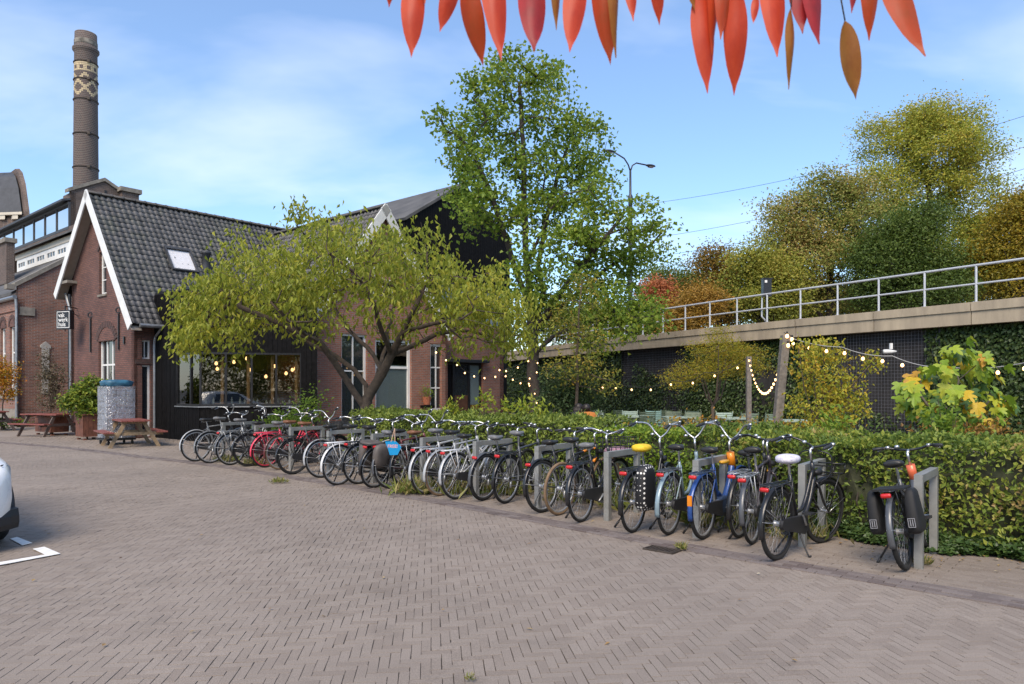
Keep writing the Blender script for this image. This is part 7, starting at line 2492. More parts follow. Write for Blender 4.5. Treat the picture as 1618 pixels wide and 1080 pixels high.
def table(label, px, Y, rot=0.0, w=0.7, l=0.7):
    Y += 3.4; p = at(px, 613, Y); p[2] = 0.12
    t = thing("garden_table", label, "table", p, "green tables on the terrace", world=False)
    t.rotation_euler = (0, 0, math.radians(rot))
    m = mat("table_green", (0.36, 0.44, 0.36), 0.45, var=0.1, scale=9)
    top = MB()
    n = int(l / 0.1)
    for k in range(n):
        top.box((-l / 2 + l * (k + 0.5) / n, 0, 0.735), (l / n - 0.012, w, 0.018))
    top.box((0, w / 2 - 0.02, 0.715), (l, 0.03, 0.02)); top.box((0, -w / 2 + 0.02, 0.715), (l, 0.03, 0.02))
    put("table_top", top.mesh("table_top", m), t)
    for sx in (-1, 1):
        for sy in (-1, 1):
            put("leg", MB().tube([(sx * (l / 2 - 0.05), sy * (w / 2 - 0.04), 0.71), (sx * (l / 2 - 0.09), sy * (w / 2 - 0.04), 0)], 0.013, 6).mesh("leg", m), t)
    return t
chair("pale green chair beside the person in orange, farthest along the terrace", 918, 17.5, 200, "pale")
chair("dark chair half hidden behind the person in orange", 941, 18.0, 250, "dark")
chair("pale chair seen from its side right of the person in orange", 964, 17.0, 10, "pale")
chair("dark green chair third right of the person in orange", 978, 18.3, 90, "dark")
chair("pale green chair at the table end near the person in orange", 992, 17.4, 92, "pale")
chair("dark green chair left of the teal chair", 1021, 16.8, 85, "dark")
chair("teal green chair between two dark chairs", 1035, 17.6, 70, "teal")
chair("dark chair right of the teal chair", 1046, 18.2, 95, "dark")
chair("olive green chair with wide back at the middle table", 1061, 17.2, 88, "olive")
chair("pale olive chair right of the middle table", 1090, 16.4, 92, "olive")
chair("half turned chair behind the pale olive one", 1104, 17.4, 40, "mid")
chair("pale chair left of the thin wooden post", 1139, 16.2, 90, "pale")
chair("olive dark chair right of the thin wooden post", 1180, 15.6, 85, "mid")
chair("dark chair directly left of the leaning post", 1214, 15.2, 95, "mid")
table("pale table next to the person in orange", 924, 16.9, 10)
table("pale green table between pale and dark chairs", 1005, 16.9, 5, 0.7, 0.8)
table("pale green table left of the pale olive chair", 1071, 16.3, 3, 0.7, 0.8)
table("pale green table by the thin wooden post", 1160, 15.6, 4, 0.7, 0.8)
table("pale green table right of the leaning post", 1250, 14.2, 6, 0.7, 0.9)

# seated people: one skinned body each, clothes and hair as children
def skin_mesh(name, verts, edges, radii, m, root=0, sub=2):
    me = bpy.data.meshes.new(name)
    me.from_pydata([tuple(v) for v in verts], edges, [])
    o = bpy.data.objects.new(name, me); COL.objects.link(o)
    o.modifiers.new("skin", 'SKIN')
    sv_ = me.skin_vertices[0].data if len(me.skin_vertices) else None
    if sv_ is None:
        bpy.context.view_layer.objects.active = o
        bpy.ops.mesh.customdata_skin_add()
        sv_ = me.skin_vertices[0].data
    for i, r in enumerate(radii):
        sv_[i].radius = (r, r) if np.isscalar(r) else r
    sv_[root].use_root = True
    s_ = o.modifiers.new("sub", 'SUBSURF'); s_.levels = sub; s_.render_levels = sub
    dg = bpy.context.evaluated_depsgraph_get(); dg.update()
    out = bpy.data.meshes.new_from_object(o.evaluated_get(dg))
    bpy.data.objects.remove(o); bpy.data.meshes.remove(me)
    out.materials.clear(); out.materials.append(m)
    out.polygons.foreach_set("use_smooth", [True] * len(out.polygons))
    out.name = name
    return out
M_SKIN = mat("skin", (0.46, 0.27, 0.19), 0.5, var=0.06, scale=20)
M_HAIR = mat("dark_hair", (0.018, 0.012, 0.009), 0.5, var=0.3, scale=40)
def person(label, px, Y, face, top_col, name_col, hairlong=False):
    p = at(px, 613, Y); p[2] = 0.12
    t = thing("person", label, "person", p, world=False)
    t.rotation_euler = (0, 0, math.radians(face))      # local +X is where the person looks
    j = dict(pelvis=(0, 0, 0.50), waist=(0.02, 0, 0.66), chest=(0.05, 0, 0.86), neck=(0.10, 0, 0.965), chin=(0.15, 0, 0.99), head=(0.15, 0, 1.06), crown=(0.14, 0, 1.13))
    V_, E_, R_ = [], [], []
    def add(q, r, par=None):
        V_.append(q); R_.append(r)
        if par is not None: E_.append((par, len(V_) - 1))
        return len(V_) - 1
    a = add(j["pelvis"], (0.15, 0.12)); b = add(j["waist"], (0.14, 0.11), a); c = add(j["chest"], (0.16, 0.115), b); d = add(j["neck"], 0.055, c)
    e = add(j["chin"], (0.062, 0.07), d); f = add(j["head"], (0.078, 0.092), e); g = add(j["crown"], (0.055, 0.065), f)
    add((0.245, 0, 1.025), 0.012, f)                   # nose
    for s in (-1, 1):
        add((0.14, s * 0.088, 1.03), 0.014, f)         # ears
        sh = add((0.05, s * 0.18, 0.90), 0.058, c); el = add((0.16, s * 0.24, 0.68), 0.045, sh); wr = add((0.36, s * 0.14, 0.72), 0.030, el); pm = add((0.43, s * 0.115, 0.735), (0.034, 0.018), wr)
        for k, (ln, off) in enumerate(((0.075, -0.026), (0.085, -0.009), (0.08, 0.009), (0.065, 0.026))):
            f1 = add((0.47, s * (0.105 + off), 0.742), 0.009, pm); add((0.47 + ln * 0.8, s * (0.10 + off), 0.728), 0.007, f1)
        th = add((0.43, s * 0.075, 0.75), 0.010, wr); add((0.465, s * 0.062, 0.748), 0.008, th)
        hp = add((0.03, s * 0.10, 0.48), 0.095, a); kn = add((0.44, s * 0.13, 0.50), 0.062, hp); an = add((0.42, s * 0.13, 0.10), 0.040, kn); add((0.55, s * 0.13, 0.045), (0.04, 0.03), an)
    body = put("body", skin_mesh("body", V_, E_, R_, M_SKIN), t)
    # jacket: torso, collar and sleeves
    V_, E_, R_ = [], [], []
    a = add((0.0, 0, 0.50), (0.185, 0.15)); b = add((0.02, 0, 0.66), (0.175, 0.145), a); c = add((0.05, 0, 0.86), (0.19, 0.145), b); d = add((0.075, 0, 0.975), (0.085, 0.08), c)
    for s in (-1, 1):
        sh = add((0.05, s * 0.18, 0.89), 0.08, c); el = add((0.16, s * 0.24, 0.68), 0.062, sh); add((0.33, s * 0.15, 0.715), 0.048, el)
    put("jacket", skin_mesh("jacket", V_, E_, R_, mat(name_col, top_col, 0.8, var=0.15, scale=12)), t)
    V_, E_, R_ = [], [], []
    a = add((0, 0, 0.49), (0.17, 0.13))
    for s in (-1, 1):
        hp = add((0.04, s * 0.10, 0.48), 0.11, a); kn = add((0.44, s * 0.13, 0.50), 0.078, hp); add((0.42, s * 0.13, 0.16), 0.055, kn)
    put("trousers", skin_mesh("trousers", V_, E_, R_, mat("dark_trousers", (0.03, 0.035, 0.05), 0.8, var=0.2)), t)
    h = MB()
    secs = []
    for i in range(8):
        ph = math.pi * 0.5 * i / 7
        rr, z = math.cos(ph) ** 0.7, math.sin(ph)
        secs.append([(0.132 + 0.105 * rr * math.cos(q), 0.098 * rr * math.sin(q), 1.055 + 0.115 * z - (0.06 if (i == 0 and abs(q - math.pi) < 1.6) else 0)) for q in np.linspace(0, 2 * math.pi, 16, endpoint=False)])
    h.loft(secs)
    if hairlong:
        for k in range(14):
            q = math.pi * 0.45 + math.pi * 1.1 * k / 13
            x, y = 0.125 + 0.10 * math.cos(q), 0.098 * math.sin(q)
            h.tube([(x, y, 1.08), (x - 0.02, y * 1.08, 0.97), (x - 0.01, y * 1.05, 0.86)], [0.022, 0.022, 0.010], 6)
    put("hair", h.mesh("hair", M_HAIR, True), t)
    for s in (-1, 1):
        put("eye", MB().lathe([(0.002, -0.008), (0.009, 0), (0.002, 0.008)], 8, (0.218, s * 0.032, 1.055)).mesh("eye", M_BLACKMETAL), body)
    put("mouth", MB().box((0.212, 0, 0.985), (0.008, 0.04, 0.008)).mesh("mouth", mat("lips", (0.35, 0.12, 0.10), 0.5)), body)
    return t
person("person in an orange jacket seated on the terrace, back to us", 929, 16.4, 100, (0.50, 0.17, 0.03), "orange_jacket")
person("person with long dark hair seated facing sideways behind the hedge", 906, 17.0, 10, (0.03, 0.03, 0.035), "black_jacket", True)
chair("dark chair under the person in orange", 929, 13.05, 100, "dark")
chair("dark chair under the long haired person", 905, 13.65, 10, "dark")

# lamp posts of the terrace and strings of bulbs
M_POSTW = mat("weathered_post", (0.19, 0.165, 0.14), 0.9, var=0.25, scale=14, bump=0.3)
def wooden_post(label, b, t, w):
    o = MB().bar(b, t, w, w, v3(0, 1, 0)).build("wooden_post", M_POSTW)
    return tag(o, label, "post", "wooden posts of the terrace")
PB1, PT1 = at(1183, 613, 16.4), at(1183, 563, 16.4); PB1[2] = 0
PB2, PT2 = at(1220, 613, 12.9), at(1241, 530, 12.9); PB2[2] = 0
wooden_post("thin upright wooden post carrying the hanging light garland", PB1, PT1, 0.10)
wooden_post("thick leaning wooden post topped by bulbs", PB2, PT2, 0.135)
M_CABLE = mat("cable", (0.03, 0.03, 0.03), 0.6)
M_SOCK = mat("socket", (0.02, 0.02, 0.02), 0.6)
SOCK = MB().lathe([(0.012, 0.075), (0.018, 0.07), (0.018, 0.03), (0.012, 0.025)], 8).mesh("socket", M_SOCK)
def light_string(label, pts, n, size=1.0, sag=0.25, cable=M_CABLE, drop=0.05):
    pts = [np.asarray(p, float) for p in pts]
    t = thing("light_string", label, "string lights", pts[0], "strings of lit bulbs over the terrace")
    path = []
    for a, b in zip(pts[:-1], pts[1:]):
        L = np.linalg.norm(b - a)
        for q in np.linspace(0, 1, 14, endpoint=False):
            path.append(a * (1 - q) + b * q - ZUP * sag * 4 * q * (1 - q))
    path.append(pts[-1])
    path = np.array(path)
    part(MB().tube(path, 0.0075, 5), "cable", cable, t)
    d = np.concatenate([[0], np.cumsum(np.linalg.norm(np.diff(path, axis=0), axis=1))])
    for s in (np.arange(n) + 0.5) * d[-1] / n:
        q = np.array([np.interp(s, d, path[:, i]) for i in range(3)])
        o = bpy.data.objects.new("bulb", BULB); COL.objects.link(o); o.parent = t
        o.location = tuple(q - pts[0] - ZUP * (drop + 0.03)); o.scale = (size,) * 3
        k = bpy.data.objects.new("socket", SOCK); COL.objects.link(k); k.parent = o
        k.location = (0, 0, 0)
    return t
light_string("deep hanging garland of bulbs between the two wooden posts", [PT1, PT2 - ZUP * 0.15], 22, 0.7, 0.85, drop=0.0)
light_string("short cluster of bulbs at the top of the leaning post", [PT2 + v3(-0.06, -0.08, 0.05), PT2 + v3(0.10, -0.08, -0.02), PT2 + v3(-0.02, -0.09, -0.20)], 3, 1.0, 0.0, drop=0.0)
E1 = at(1330, 548, 12.2); E2 = at(1410, 562, 12.0); E3 = at(1500, 580, 11.4); E4 = at(1640, 568, 10.6)
light_string("string of bulbs from the leaning post over the yellow shrub", [PT2, E1, E2], 6, 0.85, 0.05, cable=mat("pale_cable", (0.3, 0.3, 0.3), 0.5))
light_string("string of bulbs across the fig tree to the edge", [E2, E3, E4], 6, 0.85, 0.06, cable=mat("pale_cable", (0.3, 0.3, 0.3), 0.5))
M0 = at(846, 560, 25.2); M1 = at(985, 608, 20); M2 = at(1065, 600, 18.4); M3 = at(1113, 588, 17.6)
light_string("long low string of bulbs from the maple to the thin post", [at(858, 590, 24.8), M1, M2, M3, PT1], 13, 0.75, 0.12)
light_string("string of bulbs looping round the maple trunk", [at(850, 562, 25.5), at(848, 585, 25.6), at(832, 598, 25.6), at(846, 620, 25.6), at(849, 640, 25.6)], 6, 0.75, 0.0)
light_string("string of bulbs hanging in front of the dark annex door", [at(682, 545, 24), at(722, 572, 24.5), at(745, 588, 25), at(775, 590, 25.5), at(800, 582, 25.6), at(842, 560, 25.8)], 10, 0.85, 0.1)
light_string("short string of bulbs beside the annex corner", [at(785, 575, 25), at(812, 596, 25.4), at(842, 600, 25.7)], 5, 0.8, 0.1)

# ------------------------------------------------------------------ yard in front of the house
M_TWOOD = mat("table_red", (0.22, 0.065, 0.05), 0.55, var=0.25, scale=9)
M_TLEG = mat("table_leg_wood", (0.30, 0.215, 0.13), 0.75, var=0.25, scale=9)
M_TLEG2 = mat("table_leg_dark", (0.13, 0.095, 0.08), 0.75, var=0.25, scale=9)
def picnic(label, c, ang, legm):
    t = thing("picnic_table", label, "picnic table", c, "red topped picnic tables", world=False)
    t.rotation_euler = (0, 0, math.radians(ang))
    L = 1.75
    for k in range(5):
        put("top_plank", MB().box((0, -0.30 + 0.15 * k, 0.745), (L, 0.138, 0.038)).mesh("top_plank", M_TWOOD), t)
    for s in (-1, 1):
        for k in range(2):
            put("bench_plank", MB().box((0, s * (0.60 + 0.135 * k), 0.43), (L, 0.125, 0.038)).mesh("bench_plank", M_TWOOD), t)
    for x in (-0.62, 0.62):
        for s in (-1, 1):
            put("leg", MB().bar((x, s * 0.22, 0.725), (x, s * 0.62, 0.0), 0.045, 0.095, v3(0, s, 0.2)).mesh("leg", legm), t)
        put("cross_bar", MB().box((x + 0.048, 0, 0.385), (0.045, 1.46, 0.09)).mesh("cross_bar", legm), t)
        put("top_bar", MB().box((x + 0.048, 0, 0.70), (0.045, 0.66, 0.07)).mesh("top_bar", legm), t)
    return t
picnic("nearer picnic table with pale wooden legs by the black extension", gp(206, 704.5), 128, M_TLEG)
picnic("farther picnic table with dark legs in front of the wooden planter", gp(76, 688), 160, M_TLEG2)
c3t = gp(-14, 680)
picnic("picnic table cut off at the edge by the factory wing", c3t, 140, M_TLEG2)

M_PLANTER = mat("planter_wood", (0.15, 0.055, 0.032), 0.7, var=0.3, scale=8)
def planter(label, c, ang, lx, ly, h):
    t = thing("wooden_planter", label, "planter", c, "reddish wooden planters", world=False)
    t.rotation_euler = (0, 0, math.radians(ang))
    for s in (-1, 1):
        n = max(3, int(lx / 0.13))
        for k in range(n):
            put("board", MB().box((-lx / 2 + lx * (k + 0.5) / n, s * (ly / 2), h / 2 + 0.06), (lx / n - 0.008, 0.03, h - 0.10)).mesh("board", M_PLANTER), t)
        n = max(3, int(ly / 0.13))
        for k in range(n):
            put("board", MB().box((s * (lx / 2), -ly / 2 + 0.02 + (ly - 0.04) * (k + 0.5) / n, h / 2 + 0.06), (0.03, (ly - 0.04) / n - 0.008, h - 0.10)).mesh("board", M_PLANTER), t)
    rimb = MB()
    for s in (-1, 1):
        rimb.box((0, s * ly / 2, h + 0.03), (lx + 0.1, 0.09, 0.04)); rimb.box((s * lx / 2, 0, h + 0.032), (0.09, ly - 0.1, 0.036))
        for q in (-1, 1):
            rimb.box((s * (lx / 2 - 0.06), q * (ly / 2 - 0.06), 0.02), (0.09, 0.09, 0.06))
    put("rim", rimb.mesh("rim", M_PLANTER), t)
    put("soil", MB().box((0, 0, h - 0.10), (lx - 0.04, ly - 0.04, 0.12)).mesh("soil", M_SOIL), t)
    return t
pc1 = at(82, 613, 25.2); pc1[2] = 0
pc2 = at(141, 613, 22.8); pc2[2] = 0
planter("long low wooden planter behind the farther picnic table", pc1, 145, 1.25, 0.55, 0.62)
planter("square wooden planter beside the wrapped pallet", pc2, 140, 0.62, 0.55, 0.78)
M_DRY = leaf_mat("leaf_dry", [(0.06, 0.05, 0.03), (0.12, 0.10, 0.06), (0.17, 0.15, 0.08), (0.24, 0.17, 0.13)], 0.3)
small_tree("potted_shrub", "dry brownish shrub growing in the long planter", 82, 613, 25.2, [[at(80, 640, 25.2), at(78, 600, 25.2)], [at(80, 640, 25.2), at(90, 600, 25.1)]],
           [lob(78, 600, 16, 24, 0, 0.35, 25.2), lob(70, 575, 8, 22, 0, 0.25, 25.2), lob(90, 595, 12, 22, 0, 0.3, 25.2), lob(80, 630, 18, 16, 0, 0.4, 25.2)], 120, 22, (0.10, 0.10, 0.10), 0.075, 0.04, M_DRY, 301, 0.03, cat="shrub")
M_POT = leaf_mat("leaf_pot", [(0.06, 0.11, 0.02), (0.14, 0.21, 0.03), (0.26, 0.33, 0.04), (0.36, 0.38, 0.05)], 0.4)
small_tree("potted_plant", "lush green plant in the square planter", 138, 613, 22.8, [[at(138, 650, 22.8), at(136, 630, 22.8)]],
           [lob(134, 628, 20, 16, 0, 0.4, 22.8), lob(145, 610, 14, 14, 0, 0.3, 22.8), lob(112, 632, 12, 10, -0.2, 0.25, 22.8), lob(138, 645, 18, 12, 0, 0.35, 22.8)], 120, 20, (0.10, 0.10, 0.09), 0.13, 0.075, M_POT, 302, 0.03, cat="plant", droop=0.3)
M_ORL = leaf_mat("leaf_orange", [(0.30, 0.20, 0.02), (0.48, 0.24, 0.02), (0.50, 0.17, 0.02), (0.24, 0.26, 0.03)], 0.4)
small_tree("orange_shrub", "orange leaved shrub against the tall arched windows", 2, 613, 28.0, [[at(4, 640, 28), at(4, 600, 28)]],
           [lob(-2, 590, 12, 28, 0, 0.4, 28), lob(6, 610, 10, 20, 0, 0.4, 28), lob(22, 600, 8, 24, 0, 0.3, 28)], 90, 20, (0.12, 0.12, 0.12), 0.10, 0.06, M_ORL, 303, 0.03, cat="shrub")
tuft("low_plant", "low green plant at the foot of the factory wing", at(8, 668, 28.3), 400, (0.4, 0.3, 0.10), 0.12, 0.05, M_H2, 304, "plant")
for k, (px, Y, z) in enumerate(((492, 20.5, 1.0), (468, 19.8, 0.75), (440, 19.0, 0.65))):
    p = at(px, 613, Y); p[2] = z
    tuft("wall_shrub", ["upright green shrub at the brick corner of the extension", "low green shrub behind the black crate", "low shrub behind the heavy black bicycle"][k], p, 420, (0.26, 0.22, 0.28 if k == 0 else 0.18), 0.11, 0.06, M_H2, 310 + k, stems=10)

# wrapped pallet
pw = at(184, 613, 20.9); pw[2] = 0
pal = thing("wrapped_pallet", "pallet of crates wrapped in clear film with blue cloth on top", "pallet", pw, world=False)
pal.rotation_euler = (0, 0, math.radians(48)); pal.scale = (0.76, 0.76, 0.97)
M_CRATE = mat("crate_grey", (0.27, 0.28, 0.31), 0.5, var=0.1, scale=5, rnd=0.12)
cm = MB()
cm.box((0, 0, 0), (0.31, 0.31, 0.175))
for z in (-0.07, 0.07):
    for s in (-1, 1):
        cm.box((0, s * 0.158, z), (0.31, 0.012, 0.025)); cm.box((s * 0.158, 0, z), (0.012, 0.31, 0.025))
cmesh = cm.mesh("crate", M_CRATE)
for i in range(3):
    for j in range(3):
        for k in range(8):
            if 0 < i < 2 and 0 < j < 2: continue
            o = put("crate", cmesh, pal); o.location = (-0.34 + 0.34 * i, -0.34 + 0.34 * j, 0.29 + 0.185 * k)
bs = MB().box((0, 0, 0.16), (1.05, 1.05, 0.05))
for s in (-1, 1):
    for q in (-1, 1):
        bs.lathe([(0.01, 0.0), (0.05, 0.02), (0.05, 0.10), (0.02, 0.13)], 10, (s * 0.42, q * 0.42, 0.005))
put("dolly", bs.mesh("dolly", M_BLACKMETAL), pal)
def film_mat():
    m, n, l, b = nodes_of("plastic_film")
    n.remove(b)
    t = n.new("ShaderNodeBsdfTransparent"); t.inputs[0].default_value = (0.93, 0.93, 0.95, 1)
    g = n.new("ShaderNodeBsdfGlossy"); g.inputs["Roughness"].default_value = 0.18
    d = n.new("ShaderNodeBsdfDiffuse"); d.inputs[0].default_value = (0.5, 0.5, 0.54, 1)
    nz = n.new("ShaderNodeTexNoise"); nz.inputs["Scale"].default_value = 7; nz.inputs["Detail"].default_value = 6; nz.inputs["Distortion"].default_value = 1.5
    tc = n.new("ShaderNodeTexCoord"); l.new(tc.outputs["Object"], nz.inputs["Vector"])
    bp = n.new("ShaderNodeBump"); bp.inputs["Strength"].default_value = 0.9; bp.inputs["Distance"].default_value = 0.05
    l.new(nz.outputs["Fac"], bp.inputs["Height"]); l.new(bp.outputs[0], g.inputs["Normal"])
    m1 = n.new("ShaderNodeMixShader"); m1.inputs[0].default_value = 0.5
    l.new(g.outputs[0], m1.inputs[1]); l.new(d.outputs[0], m1.inputs[2])
    rp = n.new("ShaderNodeMapRange"); rp.inputs["From Min"].default_value = 0.35; rp.inputs["From Max"].default_value = 0.75; rp.inputs["To Min"].default_value = 0.18; rp.inputs["To Max"].default_value = 0.75
    l.new(nz.outputs["Fac"], rp.inputs["Value"])
    m2 = n.new("ShaderNodeMixShader")
    l.new(rp.outputs[0], m2.inputs[0]); l.new(t.outputs[0], m2.inputs[1]); l.new(m1.outputs[0], m2.inputs[2])
    l.new(m2.outputs[0], n["Material Output"].inputs["Surface"])
    return m
rr_ = np.random.default_rng(3)
secs = []
for z in np.linspace(0.22, 1.76, 12):
    ring = []
    for k in range(28):
        a = 2 * math.pi * k / 28
        c_, s_ = math.cos(a), math.sin(a)
        q = 0.545 / max(abs(c_), abs(s_)) ** 0.92
        q *= 1 + rr_.normal(0, 0.012)
        ring.append((q * c_, q * s_, z + rr_.normal(0, 0.01)))
    secs.append(ring)
put("film_wrap", MB().loft(secs, caps=False).mesh("film_wrap", film_mat(), True), pal)
cl_ = blob((0, 0, 1.84), (1.02, 1.0, 0.24), n=14, m=30, p=3.5, seed=12, rough=0.045)
put("blue_cloth", cl_.mesh("blue_cloth", mat("blue_cloth", (0.025, 0.11, 0.17), 0.5, var=0.4, scale=5, bump=0.6, dirt=(0.012, 0.06, 0.12)), True), pal)

# hanging sign of the house
sp0 = HP(-0.55, 5.15, 0)
sgc = at(103, 505, 25.6)
sx, sn = unit(v3(0.93, -0.30, 0)), unit(v3(-0.30, -0.93, 0))
sign = thing("hanging_sign", "square black sign with white lettering and white border on the house corner", "sign", sgc)
part(MB().box(sgc, (0.66, 0.16, 0.68), sx, sn), "box", mat("sign_black", (0.012, 0.012, 0.016), 0.4, var=0.1), sign)
bd = MB()
for s in (-1, 1):
    bd.box(sgc + sn * 0.083 + sx * s * 0.285, (0.022, 0.006, 0.592), sx, sn)
    bd.box(sgc + sn * 0.083 + ZUP * s * 0.285, (0.548, 0.006, 0.022), sx, sn)
part(bd, "border", M_WHITE, sign)
for k, wd in enumerate(("vak", "werk", "huis")):
    me = text_mesh(wd, 0.215, M_WHITE, "lettering", 0.003, 0.002)
    o = bpy.data.objects.new("lettering", me); COL.objects.link(o); o.parent = sign
    off = sn * 0.083 - sx * 0.225 + ZUP * (0.095 - 0.165 * k)
    o.matrix_local = Matrix.Translation(Vector(tuple(off))) @ Matrix(((sx[0], 0, sn[0], 0), (sx[1], 0, sn[1], 0), (0, 1, 0, 0), (0, 0, 0, 1)))
br = MB().tube([sgc + ZUP * 0.34, sgc + ZUP * 0.52], 0.02, 6)
br.tube([sgc + ZUP * 0.50, HP(-0.02, 5.0, sgc[2] + 0.50)], 0.02, 6)
br.tube([sgc + sx * 0.33 + ZUP * 0.25, HP(-0.02, 5.0, sgc[2] + 0.25)], 0.016, 6)
br.tube([sgc - ZUP * 0.34, sgc - ZUP * 0.42], 0.016, 6)
part(br, "bracket", M_BLACKMETAL, sign)
o = pl.build("flower_pot", mat("terracotta", (0.30, 0.10, 0.05), 0.8)); tag(o, "terracotta flower pot on the ledge beside the white window", "pot")
tuft("pot_plant", "small plant in the terracotta pot beside the white window", QP(4.95, -0.2, 1.48), 160, (0.12, 0.12, 0.10), 0.09, 0.03, M_H2, 320, "plant", z0=1.3, stems=6)

# ------------------------------------------------------------------ white car nosing into the picture
M_CARW = mat("car_white", (0.78, 0.78, 0.76), 0.25, var=0.02, scale=2, coat=0.7)
M_CARB = mat("car_trim", (0.02, 0.02, 0.022), 0.5, var=0.15, scale=9)
car = thing("parked_car", "white car nose with dark lower bumper cut off by the edge", "car", (0, 0, 0), world=False)
ND = -V                                             # the way its nose points
corner = v3(-5.28, 7.47, 0)                         # nearest front corner
cen = corner + ND * 0.30 - U * 0.87
car.location = tuple(cen); car.rotation_euler = (0, 0, math.atan2(ND[1], ND[0]))
# local: +X nose, +Y its left side (towards the yard), nose tip at x = 0.12
def car_sec(x, w, z0, zb, zt, wt):
    """half outline mirrored: sill, belt, shoulder, roof"""
    h = [(0.0, z0), (w * 0.86, z0), (w * 0.97, z0 + 0.10), (w, (z0 + zb) / 2), (w * 0.985, zb - 0.06), (w * 0.93, zb), (wt, (zb + zt) / 2 if zt > zb + 0.05 else zb + 0.008), (wt * 0.86, zt - 0.03), (wt * 0.6, zt), (0, zt + 0.005)]
    return [(x, y, z) for y, z in h] + [(x, -y, z) for y, z in h[-2:0:-1]]
S_ = [(0.12, 0.45, 0.32, 0.62, 0.66, 0.35), (0.05, 0.70, 0.26, 0.72, 0.76, 0.60), (-0.08, 0.82, 0.23, 0.80, 0.86, 0.72), (-0.3, 0.88, 0.21, 0.88, 0.93, 0.76), (-0.7, 0.90, 0.20, 0.94, 0.99, 0.78), (-1.1, 0.90, 0.20, 0.97, 1.04, 0.78),
      (-1.5, 0.90, 0.20, 0.98, 1.30, 0.72), (-2.0, 0.90, 0.20, 0.99, 1.47, 0.66), (-2.6, 0.90, 0.20, 0.99, 1.50, 0.65), (-3.2, 0.90, 0.20, 1.0, 1.48, 0.65), (-3.7, 0.89, 0.22, 1.0, 1.38, 0.64), (-4.0, 0.86, 0.26, 0.98, 1.05, 0.68), (-4.12, 0.78, 0.32, 0.9, 0.95, 0.6)]
mbc = MB().loft([car_sec(*q) for q in S_])
put("body", mbc.mesh("body", M_CARW, True), car)
lowb = MB()
secs = []
for y in np.linspace(-0.90, 0.90, 19):
    xf = 0.150 - 0.30 * abs(y / 0.90) ** 3.2
    secs.append([(xf - 0.32, y, 0.19), (xf - 0.02, y, 0.20), (xf + 0.02, y, 0.26), (xf + 0.015, y, 0.33 + 0.05 * (1 - abs(y / 0.9))), (xf - 0.02, y, 0.40), (xf - 0.32, y, 0.40)])
lowb.loft(secs)
put("lower_bumper", lowb.mesh("lower_bumper", M_CARB), car)
gr = MB()
for k in range(4):
    gr.box((0.115, 0, 0.45 + 0.035 * k), (0.04, 0.84 + 0.06 * k, 0.014))
put("grille", gr.mesh("grille", M_CARB), car)
for s in (-1, 1):
    secs = []
    for t in np.linspace(0, 1, 7):
        y = 0.40 + 0.44 * t; x = 0.085 - 0.34 * t ** 2.2; hh = 0.055 + 0.045 * t
        secs.append([(x - 0.05, s * y, 0.745 - hh), (x + 0.03, s * y, 0.745 - hh * 0.9), (x + 0.025, s * y, 0.745), (x - 0.02, s * y, 0.745 + hh), (x - 0.10, s * y, 0.745 + hh)])
    hl = put("headlight", MB().loft(secs).mesh("headlight", glass_mat("lamp_cover", (0.35, 0.38, 0.42), 0.05), True), car)
    secs = [[tuple(np.array(q) + np.array((0.012 if k < 3 else -0.005, 0, (-0.018 if k < 2 else 0.018 if k > 2 else 0)))) for k, q in enumerate(sec)] for sec in secs]
    put("lamp_surround", MB().loft([[(x - 0.03, y, z) for x, y, z in sec] for sec in secs]).mesh("lamp_surround", M_CARB), hl)
    for x in (-0.72, -3.35):
        w = put("wheel", MB().lathe([(0.06, -0.10), (0.20, -0.095), (0.205, 0.095), (0.06, 0.10)], 28).mesh("wheel", M_ALU, False), car)
        w.location = (x, s * 0.80, 0.325); w.rotation_euler = (math.pi / 2, 0, 0)
        ty = MB().lathe([(0.205, -0.10), (0.30, -0.108), (0.325, -0.085), (0.325, 0.085), (0.30, 0.108), (0.205, 0.10)], 32)
        put("tyre", ty.mesh("tyre", M_RUB, True), w)
        put("wheel_arch", MB().ring((x, s * 0.895, 0.33), 0.37, 0.028, 'Y', 24, 6, 0, math.pi).mesh("wheel_arch", M_CARB), car)
    put("side_window", MB().prism([(-1.55, s * 0.835, 1.02), (-3.7, s * 0.835, 1.02), (-3.5, s * 0.72, 1.36), (-2.05, s * 0.72, 1.38)], (0, s * 0.012, 0.004)).mesh("side_window", M_GLASS), car)
    put("mirror", blob((-1.5, s * 0.95, 1.0), (0.14, 0.20, 0.13)).mesh("mirror", M_CARW, True), car)
put("windscreen", MB().prism([(-1.18, -0.66, 1.055), (-1.18, 0.66, 1.055), (-1.95, 0.55, 1.46), (-1.95, -0.55, 1.46)], (0.010, 0, 0.016)).mesh("windscreen", M_GLASS), car)

